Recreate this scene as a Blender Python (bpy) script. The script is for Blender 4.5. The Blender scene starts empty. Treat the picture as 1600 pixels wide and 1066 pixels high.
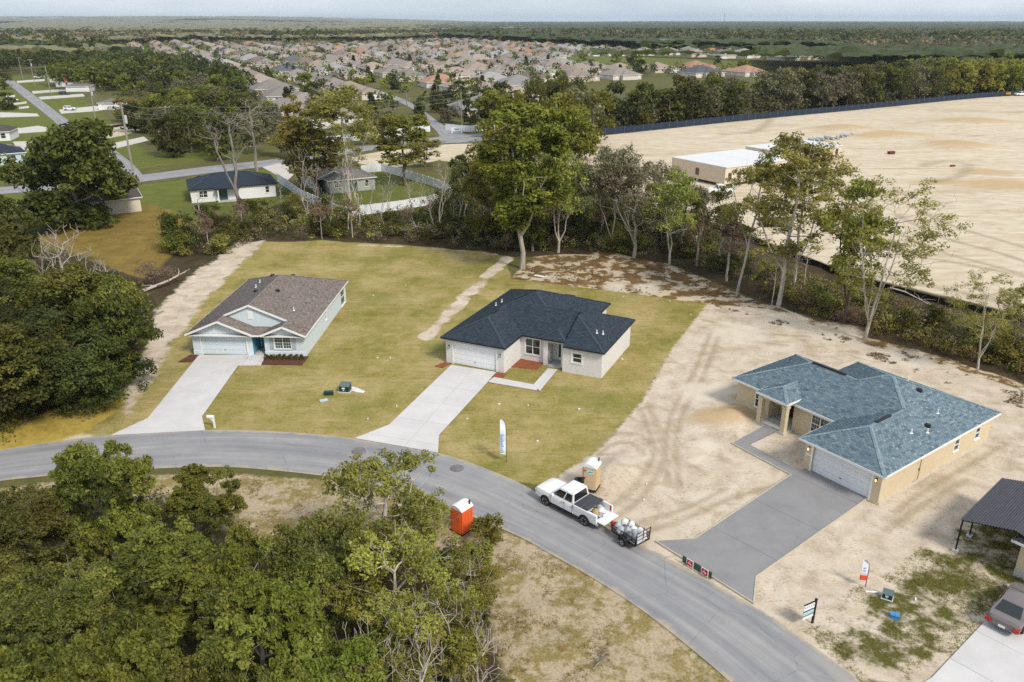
import bpy, math, random
import numpy as np
from mathutils import Vector, Matrix
R = math.radians
random.seed(7); np.random.seed(7)
scene = bpy.context.scene
COL = scene.collection

# ------------------------------------------------------------------ camera, sky, sun, exposure
CAM_H = 33.0
FPX = 1244.0                       # focal length in photo pixels (28 mm on a 36 mm wide sensor)
PITCH = math.atan((533 - 33) / FPX)
cam_d = bpy.data.cameras.new('camera'); cam = bpy.data.objects.new('camera', cam_d); COL.objects.link(cam)
cam.location = (0, 0, CAM_H); cam.rotation_euler = (R(90) - PITCH, 0, 0)
cam_d.lens = 28; cam_d.sensor_width = 36; cam_d.clip_start = 0.5; cam_d.clip_end = 30000
scene.camera = cam
SUN_EL, SUN_AZ = 44.0, 140.0        # azimuth clockwise from +Y (the view direction): sun to the right and behind the camera
SUN_STR, SUN_ANG, SKY_STR, EXPO = 2.15, 13.0, 0.086, 0.66
world = bpy.data.worlds.new('World'); scene.world = world; world.use_nodes = True
wn = world.node_tree; wn.nodes.clear()
w_out = wn.nodes.new('ShaderNodeOutputWorld'); w_bg = wn.nodes.new('ShaderNodeBackground')
w_sky = wn.nodes.new('ShaderNodeTexSky'); w_sky.sky_type = 'NISHITA'; w_sky.sun_disc = False
w_sky.sun_elevation = R(SUN_EL); w_sky.sun_rotation = R(SUN_AZ); w_sky.dust_density = 1.5; w_sky.altitude = 50
w_tc = wn.nodes.new('ShaderNodeTexCoord'); w_map = wn.nodes.new('ShaderNodeMapping'); w_map.inputs['Scale'].default_value = (1.5, 1.5, 9)
w_no = wn.nodes.new('ShaderNodeTexNoise'); w_no.inputs['Scale'].default_value = 2.2; w_no.inputs['Detail'].default_value = 6
w_rp = wn.nodes.new('ShaderNodeValToRGB')
w_rp.color_ramp.elements[0].position = 0.3; w_rp.color_ramp.elements[0].color = (4.3, 5.0, 5.8, 1)
w_rp.color_ramp.elements[1].position = 0.7; w_rp.color_ramp.elements[1].color = (7.2, 7.6, 8.0, 1)
w_mx = wn.nodes.new('ShaderNodeMix'); w_mx.data_type = 'RGBA'; w_mx.inputs[0].default_value = 0.85
wl = wn.links.new
wl(w_tc.outputs['Generated'], w_map.inputs['Vector']); wl(w_map.outputs[0], w_no.inputs['Vector'])
wl(w_no.outputs['Fac'], w_rp.inputs[0]); wl(w_sky.outputs[0], w_mx.inputs[6]); wl(w_rp.outputs[0], w_mx.inputs[7])
wl(w_mx.outputs[2], w_bg.inputs[0]); w_bg.inputs[1].default_value = SKY_STR; wl(w_bg.outputs[0], w_out.inputs[0])
sun_d = bpy.data.lights.new('sun', 'SUN'); sun = bpy.data.objects.new('sun', sun_d); COL.objects.link(sun)
sun_d.energy = SUN_STR; sun_d.angle = R(SUN_ANG); sun_d.color = (1.0, 0.93, 0.82)
sun.rotation_euler = (R(90 - SUN_EL), 0, R(180 - SUN_AZ)); sun.location = (60, 40, 80)
vs = scene.view_settings
vs.view_transform = 'Standard'; vs.look = 'None'; vs.exposure = EXPO; vs.gamma = 1; vs.use_curve_mapping = False
cy = scene.cycles
cy.max_bounces = 5; cy.diffuse_bounces = 2; cy.glossy_bounces = 2; cy.transmission_bounces = 3; cy.volume_bounces = 0; cy.transparent_max_bounces = 6
cy.caustics_reflective = False; cy.caustics_refractive = False
try: cy.use_denoising = False; cy.use_adaptive_sampling = True; cy.adaptive_threshold = 0.004
except Exception: pass

# ------------------------------------------------------------------ the survey: photo pixel -> place on the ground
def G(px, py, z=0.0):
    x = px - 800.0; y = py - 533.0
    Y = FPX * math.cos(PITCH) - y * math.sin(PITCH); Z = -FPX * math.sin(PITCH) - y * math.cos(PITCH)
    t = -(CAM_H - z) / Z
    return (x * t, Y * t)
def P(X, Y, Z):
    Z = Z - CAM_H
    d = Y * math.cos(PITCH) - Z * math.sin(PITCH); u = Y * math.sin(PITCH) + Z * math.cos(PITCH)
    return 800 + FPX * X / d, 533 - FPX * u / d
def height_for(X, Y, top):           # height of something standing at X,Y whose top shows at row top
    a = 0.1
    for h in np.arange(0.2, 40, 0.1):
        if P(X, Y, h)[1] <= top: return h
        a = h
    return a
def GL(pts, z=0.0): return [G(x, y, z) for x, y in pts]

# ------------------------------------------------------------------ node helpers
class NG:
    def __init__(s, name):
        s.m = bpy.data.materials.new(name); s.m.use_nodes = True; s.t = s.m.node_tree
        s.b = s.t.nodes['Principled BSDF']; s._tc = None
    def n(s, t): return s.t.nodes.new(t)
    def l(s, a, b): s.t.links.new(a, b)
    def put(s, sock, v):
        if hasattr(v, 'is_output'): s.l(v, sock)
        elif isinstance(v, (tuple, list)) and len(v) == 3 and sock.type == 'RGBA': sock.default_value = (*v, 1)
        else: sock.default_value = v
    def pos(s):
        if s._tc is None: s._tc = s.n('ShaderNodeNewGeometry').outputs['Position']
        return s._tc
    def obj(s): return s.n('ShaderNodeTexCoord').outputs['Object']
    def mapping(s, v, scale=(1, 1, 1), rot=(0, 0, 0)):
        m = s.n('ShaderNodeMapping'); s.l(v, m.inputs[0]); m.inputs['Scale'].default_value = scale; m.inputs['Rotation'].default_value = rot
        return m.outputs[0]
    def noise(s, scale, detail=4, rough=0.55, v=None, dist=0.0):
        t = s.n('ShaderNodeTexNoise'); s.l(v or s.pos(), t.inputs['Vector'])
        t.inputs['Scale'].default_value = scale; t.inputs['Detail'].default_value = detail; t.inputs['Roughness'].default_value = rough; t.inputs['Distortion'].default_value = dist
        return t.outputs['Fac']
    def ramp(s, f, stops):
        r = s.n('ShaderNodeValToRGB'); s.put(r.inputs[0], f); e = r.color_ramp.elements
        while len(e) < len(stops): e.new(0.5)
        for i, (p, c) in enumerate(stops): e[i].position = p; e[i].color = (*c, 1) if len(c) == 3 else c
        return r.outputs[0]
    def mix(s, f, a, b, mode='MIX'):
        m = s.n('ShaderNodeMix'); m.data_type = 'RGBA'; m.blend_type = mode
        s.put(m.inputs[0], f); s.put(m.inputs[6], a); s.put(m.inputs[7], b); return m.outputs[2]
    def math(s, op, a, b=0.0, c=0.0):
        m = s.n('ShaderNodeMath'); m.operation = op; s.put(m.inputs[0], a); s.put(m.inputs[1], b); s.put(m.inputs[2], c); return m.outputs[0]
    def step(s, v, lo, hi):
        m = s.n('ShaderNodeMapRange'); m.interpolation_type = 'SMOOTHSTEP'; s.put(m.inputs[0], v); m.inputs[1].default_value = lo; m.inputs[2].default_value = hi
        return m.outputs[0]
    def attr(s, name, out='Fac'):
        a = s.n('ShaderNodeAttribute'); a.attribute_name = name; return a.outputs[out]
    def rnd(s): return s.n('ShaderNodeObjectInfo').outputs['Random']
    def hsv(s, c, h=0.5, sa=1.0, v=1.0):
        m = s.n('ShaderNodeHueSaturation'); s.put(m.inputs['Hue'], h); s.put(m.inputs['Saturation'], sa); s.put(m.inputs['Value'], v); s.put(m.inputs['Color'], c); return m.outputs[0]
    def bump(s, h, strength=0.3, dist=0.05):
        b = s.n('ShaderNodeBump'); s.l(h, b.inputs['Height']); b.inputs['Strength'].default_value = strength; b.inputs['Distance'].default_value = dist
        s.l(b.outputs[0], s.b.inputs['Normal'])
    def done(s, col, rough=0.8, spec=0.3, metal=0.0):
        s.put(s.b.inputs['Base Color'], col); s.put(s.b.inputs['Roughness'], rough); s.b.inputs['Specular IOR Level'].default_value = spec; s.b.inputs['Metallic'].default_value = metal
        return s.m
_mats = {}
def mat(name, col, rough=0.7, var=0.12, scale=3.0, spec=0.3, metal=0.0, dirt=0.0, bump=0.0):
    if name in _mats: return _mats[name]
    g = NG(name)
    n = g.noise(scale, 5, v=g.obj()); lo = tuple(c * (1 - var) for c in col); hi = tuple(min(1, c * (1 + var)) for c in col)
    c = g.ramp(n, [(0.3, lo), (0.7, hi)])
    if dirt:
        d = g.step(g.noise(0.7, 6, 0.65), 0.48, 0.75); c = g.mix(g.math('MULTIPLY', d, dirt), c, (0.20, 0.15, 0.10))
    if bump: g.bump(g.noise(scale * 8, 3, v=g.obj()), bump, 0.01)
    _mats[name] = g.done(c, rough, spec, metal); return _mats[name]

def leaf_mat(name, dark, light, trans=0.35, hue=0.05, val=0.35):
    g = NG(name); t = g.attr('tint'); r = g.rnd()
    c = g.mix(t, dark, light)
    h = g.math('MULTIPLY_ADD', r, hue, 0.5 - hue / 2)
    v = g.math('MULTIPLY_ADD', r, val, 1 - val / 2)
    c = g.hsv(c, h, 1.0, v)
    g.done(c, 0.6, 0.25)
    tr = g.n('ShaderNodeBsdfTranslucent'); g.l(g.hsv(c, 0.49, 1.05, 1.2), tr.inputs[0])
    ms = g.n('ShaderNodeMixShader'); ms.inputs[0].default_value = trans
    g.l(g.b.outputs[0], ms.inputs[1]); g.l(tr.outputs[0], ms.inputs[2])
    g.l(ms.outputs[0], g.t.nodes['Material Output'].inputs[0])
    return g.m
def bark_mat(name, a, b):
    g = NG(name); n = g.noise(1.2, 6, 0.65, v=g.mapping(g.pos(), (3, 3, 0.8)))
    c = g.ramp(n, [(0.3, a), (0.7, b)]); c = g.hsv(c, 0.5, 1, g.math('MULTIPLY_ADD', g.rnd(), 0.3, 0.85))
    return g.done(c, 0.9, 0.15)

# ------------------------------------------------------------------ mesh helpers
def npmesh(name, V, F, mats=(), tint=None, smooth=False, matidx=None):
    """V (n,3), F (m,k) same-size faces"""
    V = np.asarray(V, np.float32); F = np.asarray(F, np.int32); k = F.shape[1]
    me = bpy.data.meshes.new(name); me.vertices.add(len(V)); me.vertices.foreach_set('co', V.ravel())
    me.loops.add(F.size); me.loops.foreach_set('vertex_index', F.ravel())
    me.polygons.add(len(F)); me.polygons.foreach_set('loop_start', np.arange(0, F.size, k, dtype=np.int32))
    try: me.polygons.foreach_set('loop_total', np.full(len(F), k, np.int32))
    except Exception: pass
    for m in mats: me.materials.append(m)
    if matidx is not None: me.polygons.foreach_set('material_index', np.asarray(matidx, np.int32))
    if smooth: me.polygons.foreach_set('use_smooth', np.ones(len(F), bool))
    if tint is not None:
        a = me.attributes.new('tint', 'FLOAT', 'FACE'); a.data.foreach_set('value', np.asarray(tint, np.float32))
    me.update(calc_edges=True); me.validate(); return me

class MB:
    def __init__(s): s.v = []; s.f = []; s.mi = []; s.cur = 0
    def mat(s, i): s.cur = i; return s
    def add(s, vs, fs):
        o = len(s.v); s.v += [tuple(v) for v in vs]
        for f in fs: s.f.append(tuple(i + o for i in f)); s.mi.append(s.cur)
        return s
    def quad(s, a, b, c, d): return s.add([a, b, c, d], [(0, 1, 2, 3)])
    def box(s, c, d, rz=0.0, taper=1.0, M=None):
        x, y, z = (q / 2 for q in d); ca, sa = math.cos(rz), math.sin(rz); vs = []
        for sz in (-1, 1):
            k = taper if sz > 0 else 1
            for sx, sy in ((-1, -1), (1, -1), (1, 1), (-1, 1)):
                px, py = sx * x * k, sy * y * k; vs.append((c[0] + px * ca - py * sa, c[1] + px * sa + py * ca, c[2] + sz * z))
        if M is not None: vs = [tuple(M @ Vector(v)) for v in vs]
        return s.add(vs, [(3, 2, 1, 0), (4, 5, 6, 7), (0, 1, 5, 4), (1, 2, 6, 5), (2, 3, 7, 6), (3, 0, 4, 7)])
    def bar(s, a, b, w, h=None, up=(0, 0, 1)):
        a, b = Vector(a), Vector(b); h = h or w; d = (b - a).normalized(); u = Vector(up)
        if abs(d.dot(u)) > 0.98: u = Vector((1, 0, 0))
        x = d.cross(u).normalized() * w / 2; y = x.cross(d).normalized() * h / 2
        vs = [p + q for p in (a, b) for q in (-x - y, x - y, x + y, -x + y)]
        return s.add(vs, [(3, 2, 1, 0), (4, 5, 6, 7), (0, 1, 5, 4), (1, 2, 6, 5), (2, 3, 7, 6), (3, 0, 4, 7)])
    def tube(s, pts, rad, n=6, cap=True):
        pts = [Vector(p) for p in pts]; rad = rad if isinstance(rad, (list, tuple)) else [rad] * len(pts); rings = []
        for i, p in enumerate(pts):
            d = (pts[min(i + 1, len(pts) - 1)] - pts[max(i - 1, 0)]).normalized()
            u = Vector((0, 0, 1)) if abs(d.z) < 0.9 else Vector((1, 0, 0)); x = d.cross(u).normalized(); y = d.cross(x)
            rings.append([p + (x * math.cos(t) + y * math.sin(t)) * rad[i] for t in (2 * math.pi * k / n for k in range(n))])
        vs = [v for r in rings for v in r]
        fs = [(i * n + k, i * n + (k + 1) % n, (i + 1) * n + (k + 1) % n, (i + 1) * n + k) for i in range(len(pts) - 1) for k in range(n)]
        if cap: fs += [tuple(range(n)), tuple(range((len(pts) - 1) * n, len(pts) * n))[::-1]]
        return s.add(vs, fs)
    def loft(s, rings, closed=True, caps=True):
        n = len(rings[0]); vs = [v for r in rings for v in r]; fs = []
        for i in range(len(rings) - 1):
            for k in range(n if closed else n - 1):
                fs.append((i * n + k, i * n + (k + 1) % n, (i + 1) * n + (k + 1) % n, (i + 1) * n + k))
        if caps: fs += [tuple(range(n))[::-1], tuple(range((len(rings) - 1) * n, len(rings) * n))]
        return s.add(vs, fs)
    def prism(s, poly, z0, z1):
        n = len(poly); a = sum(poly[i][0] * poly[(i + 1) % n][1] - poly[(i + 1) % n][0] * poly[i][1] for i in range(n))
        if a < 0: poly = poly[::-1]
        return s.add([(x, y, z0) for x, y in poly] + [(x, y, z1) for x, y in poly],
                     [tuple(range(n))[::-1], tuple(range(n, 2 * n))] + [(i, (i + 1) % n, n + (i + 1) % n, n + i) for i in range(n)])
    def mesh(s, name, *mats, smooth=None):
        me = bpy.data.meshes.new(name); me.from_pydata(s.v, [], s.f)
        for m in mats: me.materials.append(m)
        if len(mats) > 1: me.polygons.foreach_set('material_index', s.mi)
        me.update(); me.validate()
        if smooth is not None:
            me.polygons.foreach_set('use_smooth', [True] * len(me.polygons)); me.set_sharp_from_angle(angle=R(smooth))
        return me

def obj(name, me, parent=None, loc=(0, 0, 0), rz=0.0, scale=None):
    o = bpy.data.objects.new(name, me); COL.objects.link(o); o.location = loc; o.rotation_euler = (0, 0, rz)
    if scale is not None: o.scale = scale if isinstance(scale, (tuple, list)) else (scale,) * 3
    if parent is not None: o.parent = parent
    return o
def tag(o, label=None, cat=None, group=None, kind=None):
    if label: o['label'] = label
    if cat: o['category'] = cat
    if group: o['group'] = group
    if kind: o['kind'] = kind
    return o
def thing(name, label, cat, loc=(0, 0, 0), rz=0.0, group=None, scale=None):
    return tag(obj(name, None, None, loc, rz, scale), label, cat, group)
def dup(root, loc, rz, label=None, group=None, scale=None):
    def cp(o, par):
        c = o.copy(); COL.objects.link(c)
        if par is not None: c.parent = par
        for ch in kids.get(o.name, []): cp(ch, c)
        return c
    kids = {}
    for ch in root.children_recursive: kids.setdefault(ch.parent.name, []).append(ch)
    c = cp(root, None); c.location = loc; c.rotation_euler = (0, 0, rz)
    if label: c['label'] = label
    if group: c['group'] = group
    if scale is not None: c.scale = scale if isinstance(scale, (tuple, list)) else (scale,) * 3
    return c
ORD = ['first', 'second', 'third', 'fourth', 'fifth', 'sixth', 'seventh', 'eighth', 'ninth', 'tenth', 'eleventh', 'twelfth', 'thirteenth', 'fourteenth', 'fifteenth',
       'sixteenth', 'seventeenth', 'eighteenth', 'nineteenth', 'twentieth']
def ordinal(i):
    if i < 20: return ORD[i]
    t = ['twenty', 'thirty', 'forty', 'fifty', 'sixty', 'seventy', 'eighty', 'ninety'][(i + 1) // 10 - 2]; r = (i + 1) % 10
    return (t[:-1] + 'ieth') if r == 0 else t + '-' + ORD[r - 1]

# ------------------------------------------------------------------ planar geometry
def inside(X, Y, poly):
    c = np.zeros(X.shape, bool); n = len(poly)
    for i in range(n):
        x0, y0 = poly[i]; x1, y1 = poly[(i + 1) % n]
        if y0 == y1: continue
        c ^= ((y0 > Y) != (y1 > Y)) & (X < (x1 - x0) * (Y - y0) / (y1 - y0) + x0)
    return c
def dist_line(X, Y, pts):
    d = np.full(X.shape, 1e9)
    for (x0, y0), (x1, y1) in zip(pts[:-1], pts[1:]):
        dx, dy = x1 - x0, y1 - y0; L = dx * dx + dy * dy + 1e-9
        t = np.clip(((X - x0) * dx + (Y - y0) * dy) / L, 0, 1)
        d = np.minimum(d, np.hypot(X - x0 - t * dx, Y - y0 - t * dy))
    return d
def soft(X, Y, poly, w):
    d = dist_line(X, Y, list(poly) + [poly[0]]); s = np.where(inside(X, Y, poly), d, -d)
    return np.clip(0.5 + s / (2 * w), 0, 1)
def smooth_line(pts, n=8):
    pts = [np.array(p, float) for p in pts]; out = []
    for i in range(len(pts) - 1):
        p0 = pts[max(i - 1, 0)]; p1 = pts[i]; p2 = pts[i + 1]; p3 = pts[min(i + 2, len(pts) - 1)]
        for t in np.arange(n) / n:
            out.append(0.5 * (2 * p1 + (p2 - p0) * t + (2 * p0 - 5 * p1 + 4 * p2 - p3) * t * t + (3 * p1 - p0 - 3 * p2 + p3) * t ** 3))
    out.append(pts[-1]); return out
def resample(pts, n):
    pts = np.array(pts); s = np.r_[0, np.cumsum(np.hypot(*np.diff(pts, axis=0).T))]; t = np.linspace(0, s[-1], n)
    return np.c_[np.interp(t, s, pts[:, 0]), np.interp(t, s, pts[:, 1])]
def vnoise(X, Y, s, seed=0):           # cheap smooth value noise on numpy arrays
    X = X / s; Y = Y / s; xi = np.floor(X); yi = np.floor(Y); fx = X - xi; fy = Y - yi; fx = fx * fx * (3 - 2 * fx); fy = fy * fy * (3 - 2 * fy)
    def h(a, b):
        q = np.sin(a * 127.1 + b * 311.7 + seed * 74.7) * 43758.5453; return q - np.floor(q)
    return (h(xi, yi) * (1 - fx) + h(xi + 1, yi) * fx) * (1 - fy) + (h(xi, yi + 1) * (1 - fx) + h(xi + 1, yi + 1) * fx) * fy

# ------------------------------------------------------------------ ground: one sheet, zones as vertex weights
Z_LAWN = GL([(100, 690), (222, 612), (262, 545), (315, 470), (412, 378), (500, 376), (620, 382), (745, 392), (785, 400), (800, 434), (960, 451), (1108, 473), (1052, 545), (1005, 625), (935, 705), (850, 759), (790, 750), (685, 712), (557, 690), (440, 680), (320, 677), (180, 684)])
Z_STRIP_L = GL([(372, 380), (414, 376), (318, 470), (264, 546), (224, 612), (200, 645), (193, 628), (226, 545), (248, 482), (300, 430)])
Z_YELLOW = GL([(-120, 720), (-120, 680), (0, 664), (60, 648), (150, 622), (210, 596), (222, 618), (170, 650), (115, 688), (0, 708)])
Z_SAND3 = GL([(1106, 474), (1210, 476), (1330, 524), (1480, 566), (1600, 606), (1760, 660), (1760, 800), (1640, 960), (1500, 1080), (1330, 1060), (1200, 962), (1040, 872), (960, 835), (850, 759), (935, 705), (1005, 625), (1050, 545)])
Z_WEEDY = GL([(1255, 985), (1300, 960), (1330, 920), (1370, 905), (1420, 870), (1500, 800), (1640, 790), (1640, 930), (1530, 985), (1455, 1066), (1345, 1066)])
Z_BACK = GL([(796, 436), (835, 402), (950, 393), (1060, 418), (1160, 462), (1330, 520), (1480, 560), (1600, 600), (1600, 612), (1480, 572), (1330, 532), (1200, 482), (1108, 476), (960, 455)])
Z_FORE = GL([(-700, 800), (-200, 790), (0, 762), (110, 750), (320, 738), (520, 752), (700, 800), (805, 836), (930, 905), (1000, 950), (1140, 1066), (1200, 1130), (1300, 1600), (-900, 1600)])
Z_SITE = GL([(930, 213), (1140, 191), (1430, 163), (1530, 153), (1640, 146), (2200, 130), (2600, 300), (1720, 530), (1550, 480), (1340, 430), (1130, 352), (900, 285), (840, 262), (770, 256), (690, 252), (672, 240), (690, 226), (800, 222), (880, 222)])
Z_SITE2 = GL([(545, 246), (600, 236), (690, 228), (690, 250), (620, 262), (560, 256)])
Z_BRUSH = GL([(232, 440), (300, 360), (380, 342), (470, 305), (600, 330), (700, 300), (760, 262), (900, 288), (1130, 354), (1340, 432), (1550, 482), (1760, 550), (1760, 650), (1600, 604), (1480, 564), (1330, 524), (1200, 474), (1060, 420), (850, 402), (790, 401), (620, 382), (412, 377), (300, 432), (250, 480)])
Z_WOODL = GL([(-500, 700), (-500, 380), (0, 380), (120, 400), (232, 440), (250, 482), (226, 548), (193, 628), (60, 650)])
Z_OCHRE = GL([(40, 372), (130, 345), (235, 318), (300, 345), (400, 348), (330, 385), (300, 428), (232, 450), (140, 402)])
Z_GREEN = [GL(p) for p in ([(-60, 292), (-60, 332), (30, 330), (230, 320), (280, 352), (400, 346), (470, 302), (430, 262), (235, 288), (120, 292)],
    [(-60, 160), (-60, 290), (60, 284), (230, 262), (520, 228), (600, 220), (600, 205), (430, 235), (230, 240), (185, 200), (120, 150), (30, 118), (-60, 120)],
    [(860, 84), (1170, 96), (1190, 108), (1010, 106), (880, 100)], [(470, 70), (570, 72), (560, 82), (480, 80)],
    [(470, 300), (540, 330), (700, 300), (690, 280), (600, 262), (520, 270)], [(690, 215), (760, 216), (880, 205), (880, 196), (760, 205)])]
Z_DIRTL = GL([(125, 205), (160, 196), (240, 190), (240, 198), (190, 212), (140, 222)])
Z_DARKSAND = [G(x, y) for x, y in ((975, 735),)]
xs = np.arange(-63, 79, 0.36); g = []; x = xs[-1]; st = 0.36
while x < 16000: st *= 1.075; x += st; g.append(x)
g = np.array(g); gl = []; x = xs[0]; st = 0.36
while x > -16000: st *= 1.075; x -= st; gl.append(x)
XS = np.r_[np.array(gl)[::-1], xs, g]
ys = np.arange(27, 100, 0.36); gy = []; y = ys[-1]; st = 0.36
while y < 24000: st = max(st * 1.02, y * 0.004) if y < 500 else y * 0.02; y += st; gy.append(y)
YS = np.r_[-400, -100, 0, 12, 20, 24, ys, np.array(gy)]
GX, GY = np.meshgrid(XS, YS); nx, ny = len(XS), len(YS)
# low mounds and ruts of the building lots, a rise far off on the left
def mound(cx, cy, r, h, q=1.0):
    d = np.hypot(GX - cx, (GY - cy) * q) / r; return h * np.exp(-d * d * 1.6)
GZ = np.zeros(GX.shape)
for (px, py, r, h) in ((968, 738, 2.6, 0.75), (948, 752, 1.8, 0.6), (1120, 660, 3.0, 0.5), (1145, 652, 1.6, 0.45), (1170, 640, 1.5, 0.3)): c = G(px, py); GZ += mound(*c, r, h)
for (px, py, r, h) in ((1320, 205, 12, 4.2), (1408, 213, 11, 2.4), (1495, 230, 12, 3.4), (1525, 192, 16, 3.0), (1365, 216, 8, 1.4), (1565, 290, 12, 0.9), (1540, 270, 9, 0.6)): c = G(px, py); GZ += mound(*c, r, h * 0.5)
wS = soft(GX, GY, Z_SAND3, 0.9); wSite = np.maximum(soft(GX, GY, Z_SITE, 2.0), soft(GX, GY, Z_SITE2, 1.5))
GZ += wS * (vnoise(GX, GY, 1.1, 3) - 0.5) * 0.10 + wS * (vnoise(GX, GY, 0.5, 8) - 0.5) * 0.05
Z_FWOOD = GL([(-300, 800), (110, 780), (240, 785), (330, 810), (420, 870), (500, 860), (590, 820), (660, 850), (735, 870), (765, 930), (770, 1000), (800, 1090), (700, 1300), (-300, 1300)])
wF = soft(GX, GY, Z_FORE, 1.0) * (1 - soft(GX, GY, Z_FWOOD, 2.0)); GZ += wF * (vnoise(GX, GY, 1.6, 5) - 0.5) * 0.22
wB = soft(GX, GY, Z_BRUSH, 2.0); GZ += wB * (vnoise(GX, GY, 2.2, 6) - 0.5) * 0.4
far = np.clip((GY - 4500) / 5000, 0, 1) * np.clip((-GX - 300) / 2500, 0, 1); GZ += 60 * far * far
wL = np.clip(soft(GX, GY, Z_LAWN, 0.8), 0, 1)
wGap = np.clip(1 - dist_line(GX, GY, GL([(795, 402), (762, 432), (730, 460), (700, 492), (665, 528)])) / 1.55, 0, 1) ** 0.7
wGap = np.maximum(wGap, np.clip(1 - dist_line(GX, GY, GL([(625, 548), (600, 567), (562, 592)])) / 0.9, 0, 1) * 0.55)
wGap = np.maximum(wGap, np.clip(1 - dist_line(GX, GY, GL([(560, 383), (640, 386), (720, 392), (775, 398)])) / 1.3, 0, 1) * 0.75)
trk = np.zeros(GX.shape)
for line, w in (([(1110, 520), (1080, 590), (1052, 640), (1040, 690), (1045, 760)], 0.35), ([(1125, 520), (1098, 590), (1070, 640), (1056, 690), (1062, 760)], 0.35),
                ([(1000, 640), (1020, 690), (1015, 730), (985, 770), (940, 800)], 0.4), ([(1012, 630), (1036, 690), (1030, 735), (1000, 780), (950, 815)], 0.4), ([(930, 700), (960, 678), (1000, 680), (1022, 700)], 0.4),
                ([(935, 712), (962, 692), (990, 695), (1006, 712)], 0.35), ([(985, 838), (1060, 815), (1140, 780), (1225, 755)], 0.4), ([(1000, 815), (1070, 795), (1130, 765)], 0.3), ([(1400, 800), (1440, 770), (1500, 735), (1560, 700)], 0.4),
                ([(1385, 830), (1440, 790), (1510, 750)], 0.4), ([(1100, 500), (1180, 520), (1260, 525)], 0.4), ([(1100, 512), (1160, 530), (1230, 540)], 0.4),
                ([(1420, 320), (1480, 350), (1560, 375), (1650, 400)], 0.9), ([(1400, 335), (1470, 370), (1560, 395), (1650, 425)], 0.9), ([(1380, 350), (1460, 390), (1560, 418), (1650, 445)], 0.9), ([(1420, 400), (1500, 412), (1600, 432)], 0.8),
                ([(1440, 260), (1470, 252), (1510, 255), (1500, 275), (1460, 285)], 1.6), ([(1300, 420), (1420, 440), (1600, 480)], 1.2), ([(1140, 190), (1200, 185), (1180, 205), (1130, 210)], 2.0), ([(1520, 172), (1560, 176), (1600, 175)], 2.5), ([(1470, 208), (1520, 212), (1560, 214)], 1.5)):
    trk = np.maximum(trk, np.clip(1.2 - dist_line(GX, GY, smooth_line(GL(line))) / w, 0, 1))
tanp = np.zeros(GX.shape)
for (px, py, r) in ((1320, 205, 13), (1408, 213, 13), (1495, 230, 13), (1525, 192, 17), (1365, 216, 9), (1565, 290, 13), (1540, 270, 9), (1470, 285, 8), (1120, 656, 3.4), (1150, 648, 3.0)): c = G(px, py); tanp = np.maximum(tanp, mound(*c, r * 1.15, 1.0, 1.6))
pale = np.zeros(GX.shape)
for (px, py, r) in ((1095, 612, 3.4), (1122, 608, 2.2), (1106, 697, 1.3), (980, 728, 1.4), (1155, 520, 5), (1010, 450, 3), (960, 449, 2.6), (1300, 520, 5), (1230, 500, 4), (1420, 560, 4), (180, 690, 2.0), (120, 690, 2.0)): c = G(px, py); pale = np.maximum(pale, mound(*c, r, 1.0))
wW = soft(GX, GY, Z_WEEDY, 1.6)
wGr = np.zeros(GX.shape)
for p in Z_GREEN: wGr = np.maximum(wGr, soft(GX, GY, p, 1.5))
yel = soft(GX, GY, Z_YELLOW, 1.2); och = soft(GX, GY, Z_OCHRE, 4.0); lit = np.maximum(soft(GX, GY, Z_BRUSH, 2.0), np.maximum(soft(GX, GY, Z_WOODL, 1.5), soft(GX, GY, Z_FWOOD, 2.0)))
bk = soft(GX, GY, Z_BACK, 1.0); strip = np.clip(soft(GX, GY, Z_STRIP_L, 1.9) * (0.62 + 0.85 * vnoise(GX, GY, 1.7, 21) * 0.6 + 0.34 * vnoise(GX, GY, 0.7, 22)), 0, 1)
wGap = np.clip(wGap * (0.35 + 1.0 * vnoise(GX, GY, 1.5, 23)), 0, 1)
sand = np.maximum.reduce([wS, strip, soft(GX, GY, Z_DIRTL, 2.0)])
def gsurf_z(X, Y):                      # ground height at a point (for standing things)
    i = np.clip(np.searchsorted(XS, X), 1, nx - 1); j = np.clip(np.searchsorted(YS, Y), 1, ny - 1)
    return float(GZ[j, i])
idx = np.arange(nx * ny).reshape(ny, nx)
GF = np.stack([idx[:-1, :-1], idx[:-1, 1:], idx[1:, 1:], idx[1:, :-1]], -1).reshape(-1, 4)
# flatten the sheet under everything paved or built
FLAT = []
ROAD_UP = GL([(-420, 800), (-200, 760), (-60, 716), (0, 703), (120, 686), (180, 680), (320, 672.5), (440, 675), (557, 686), (685, 708), (790, 745), (850, 776), (920, 812), (1000, 852), (1040, 873), (1110, 910), (1180, 950), (1260, 1003), (1345, 1066), (1460, 1160), (1650, 1330)])
ROAD_LO = GL([(-420, 880), (-200, 800), (-60, 763), (0, 752), (110, 741), (200, 735), (320, 730), (400, 733), (520, 746), (600, 762), (700, 793), (805, 836), (860, 866), (930, 906), (1000, 952), (1060, 998), (1140, 1066), (1230, 1160), (1380, 1330)])
road_poly = resample(smooth_line(ROAD_UP), 90).tolist() + resample(smooth_line(ROAD_LO), 90).tolist()[::-1]
PAVED = [road_poly]
flat = np.zeros(GX.shape)
for p in PAVED: flat = np.maximum(flat, soft(GX, GY, p, 0.8))
nearm = (GY < 130)
D1 = GL([(311, 556), (384, 556), (316, 652), (321, 673.5), (174, 681), (231, 655)])
W1 = GL([(371, 572.5), (408, 572), (416, 556), (384.6, 556)])
D2 = GL([(705, 571.5), (775, 582.5), (762, 598), (686, 681), (684.5, 708.5), (555, 686), (608, 665)])
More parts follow.
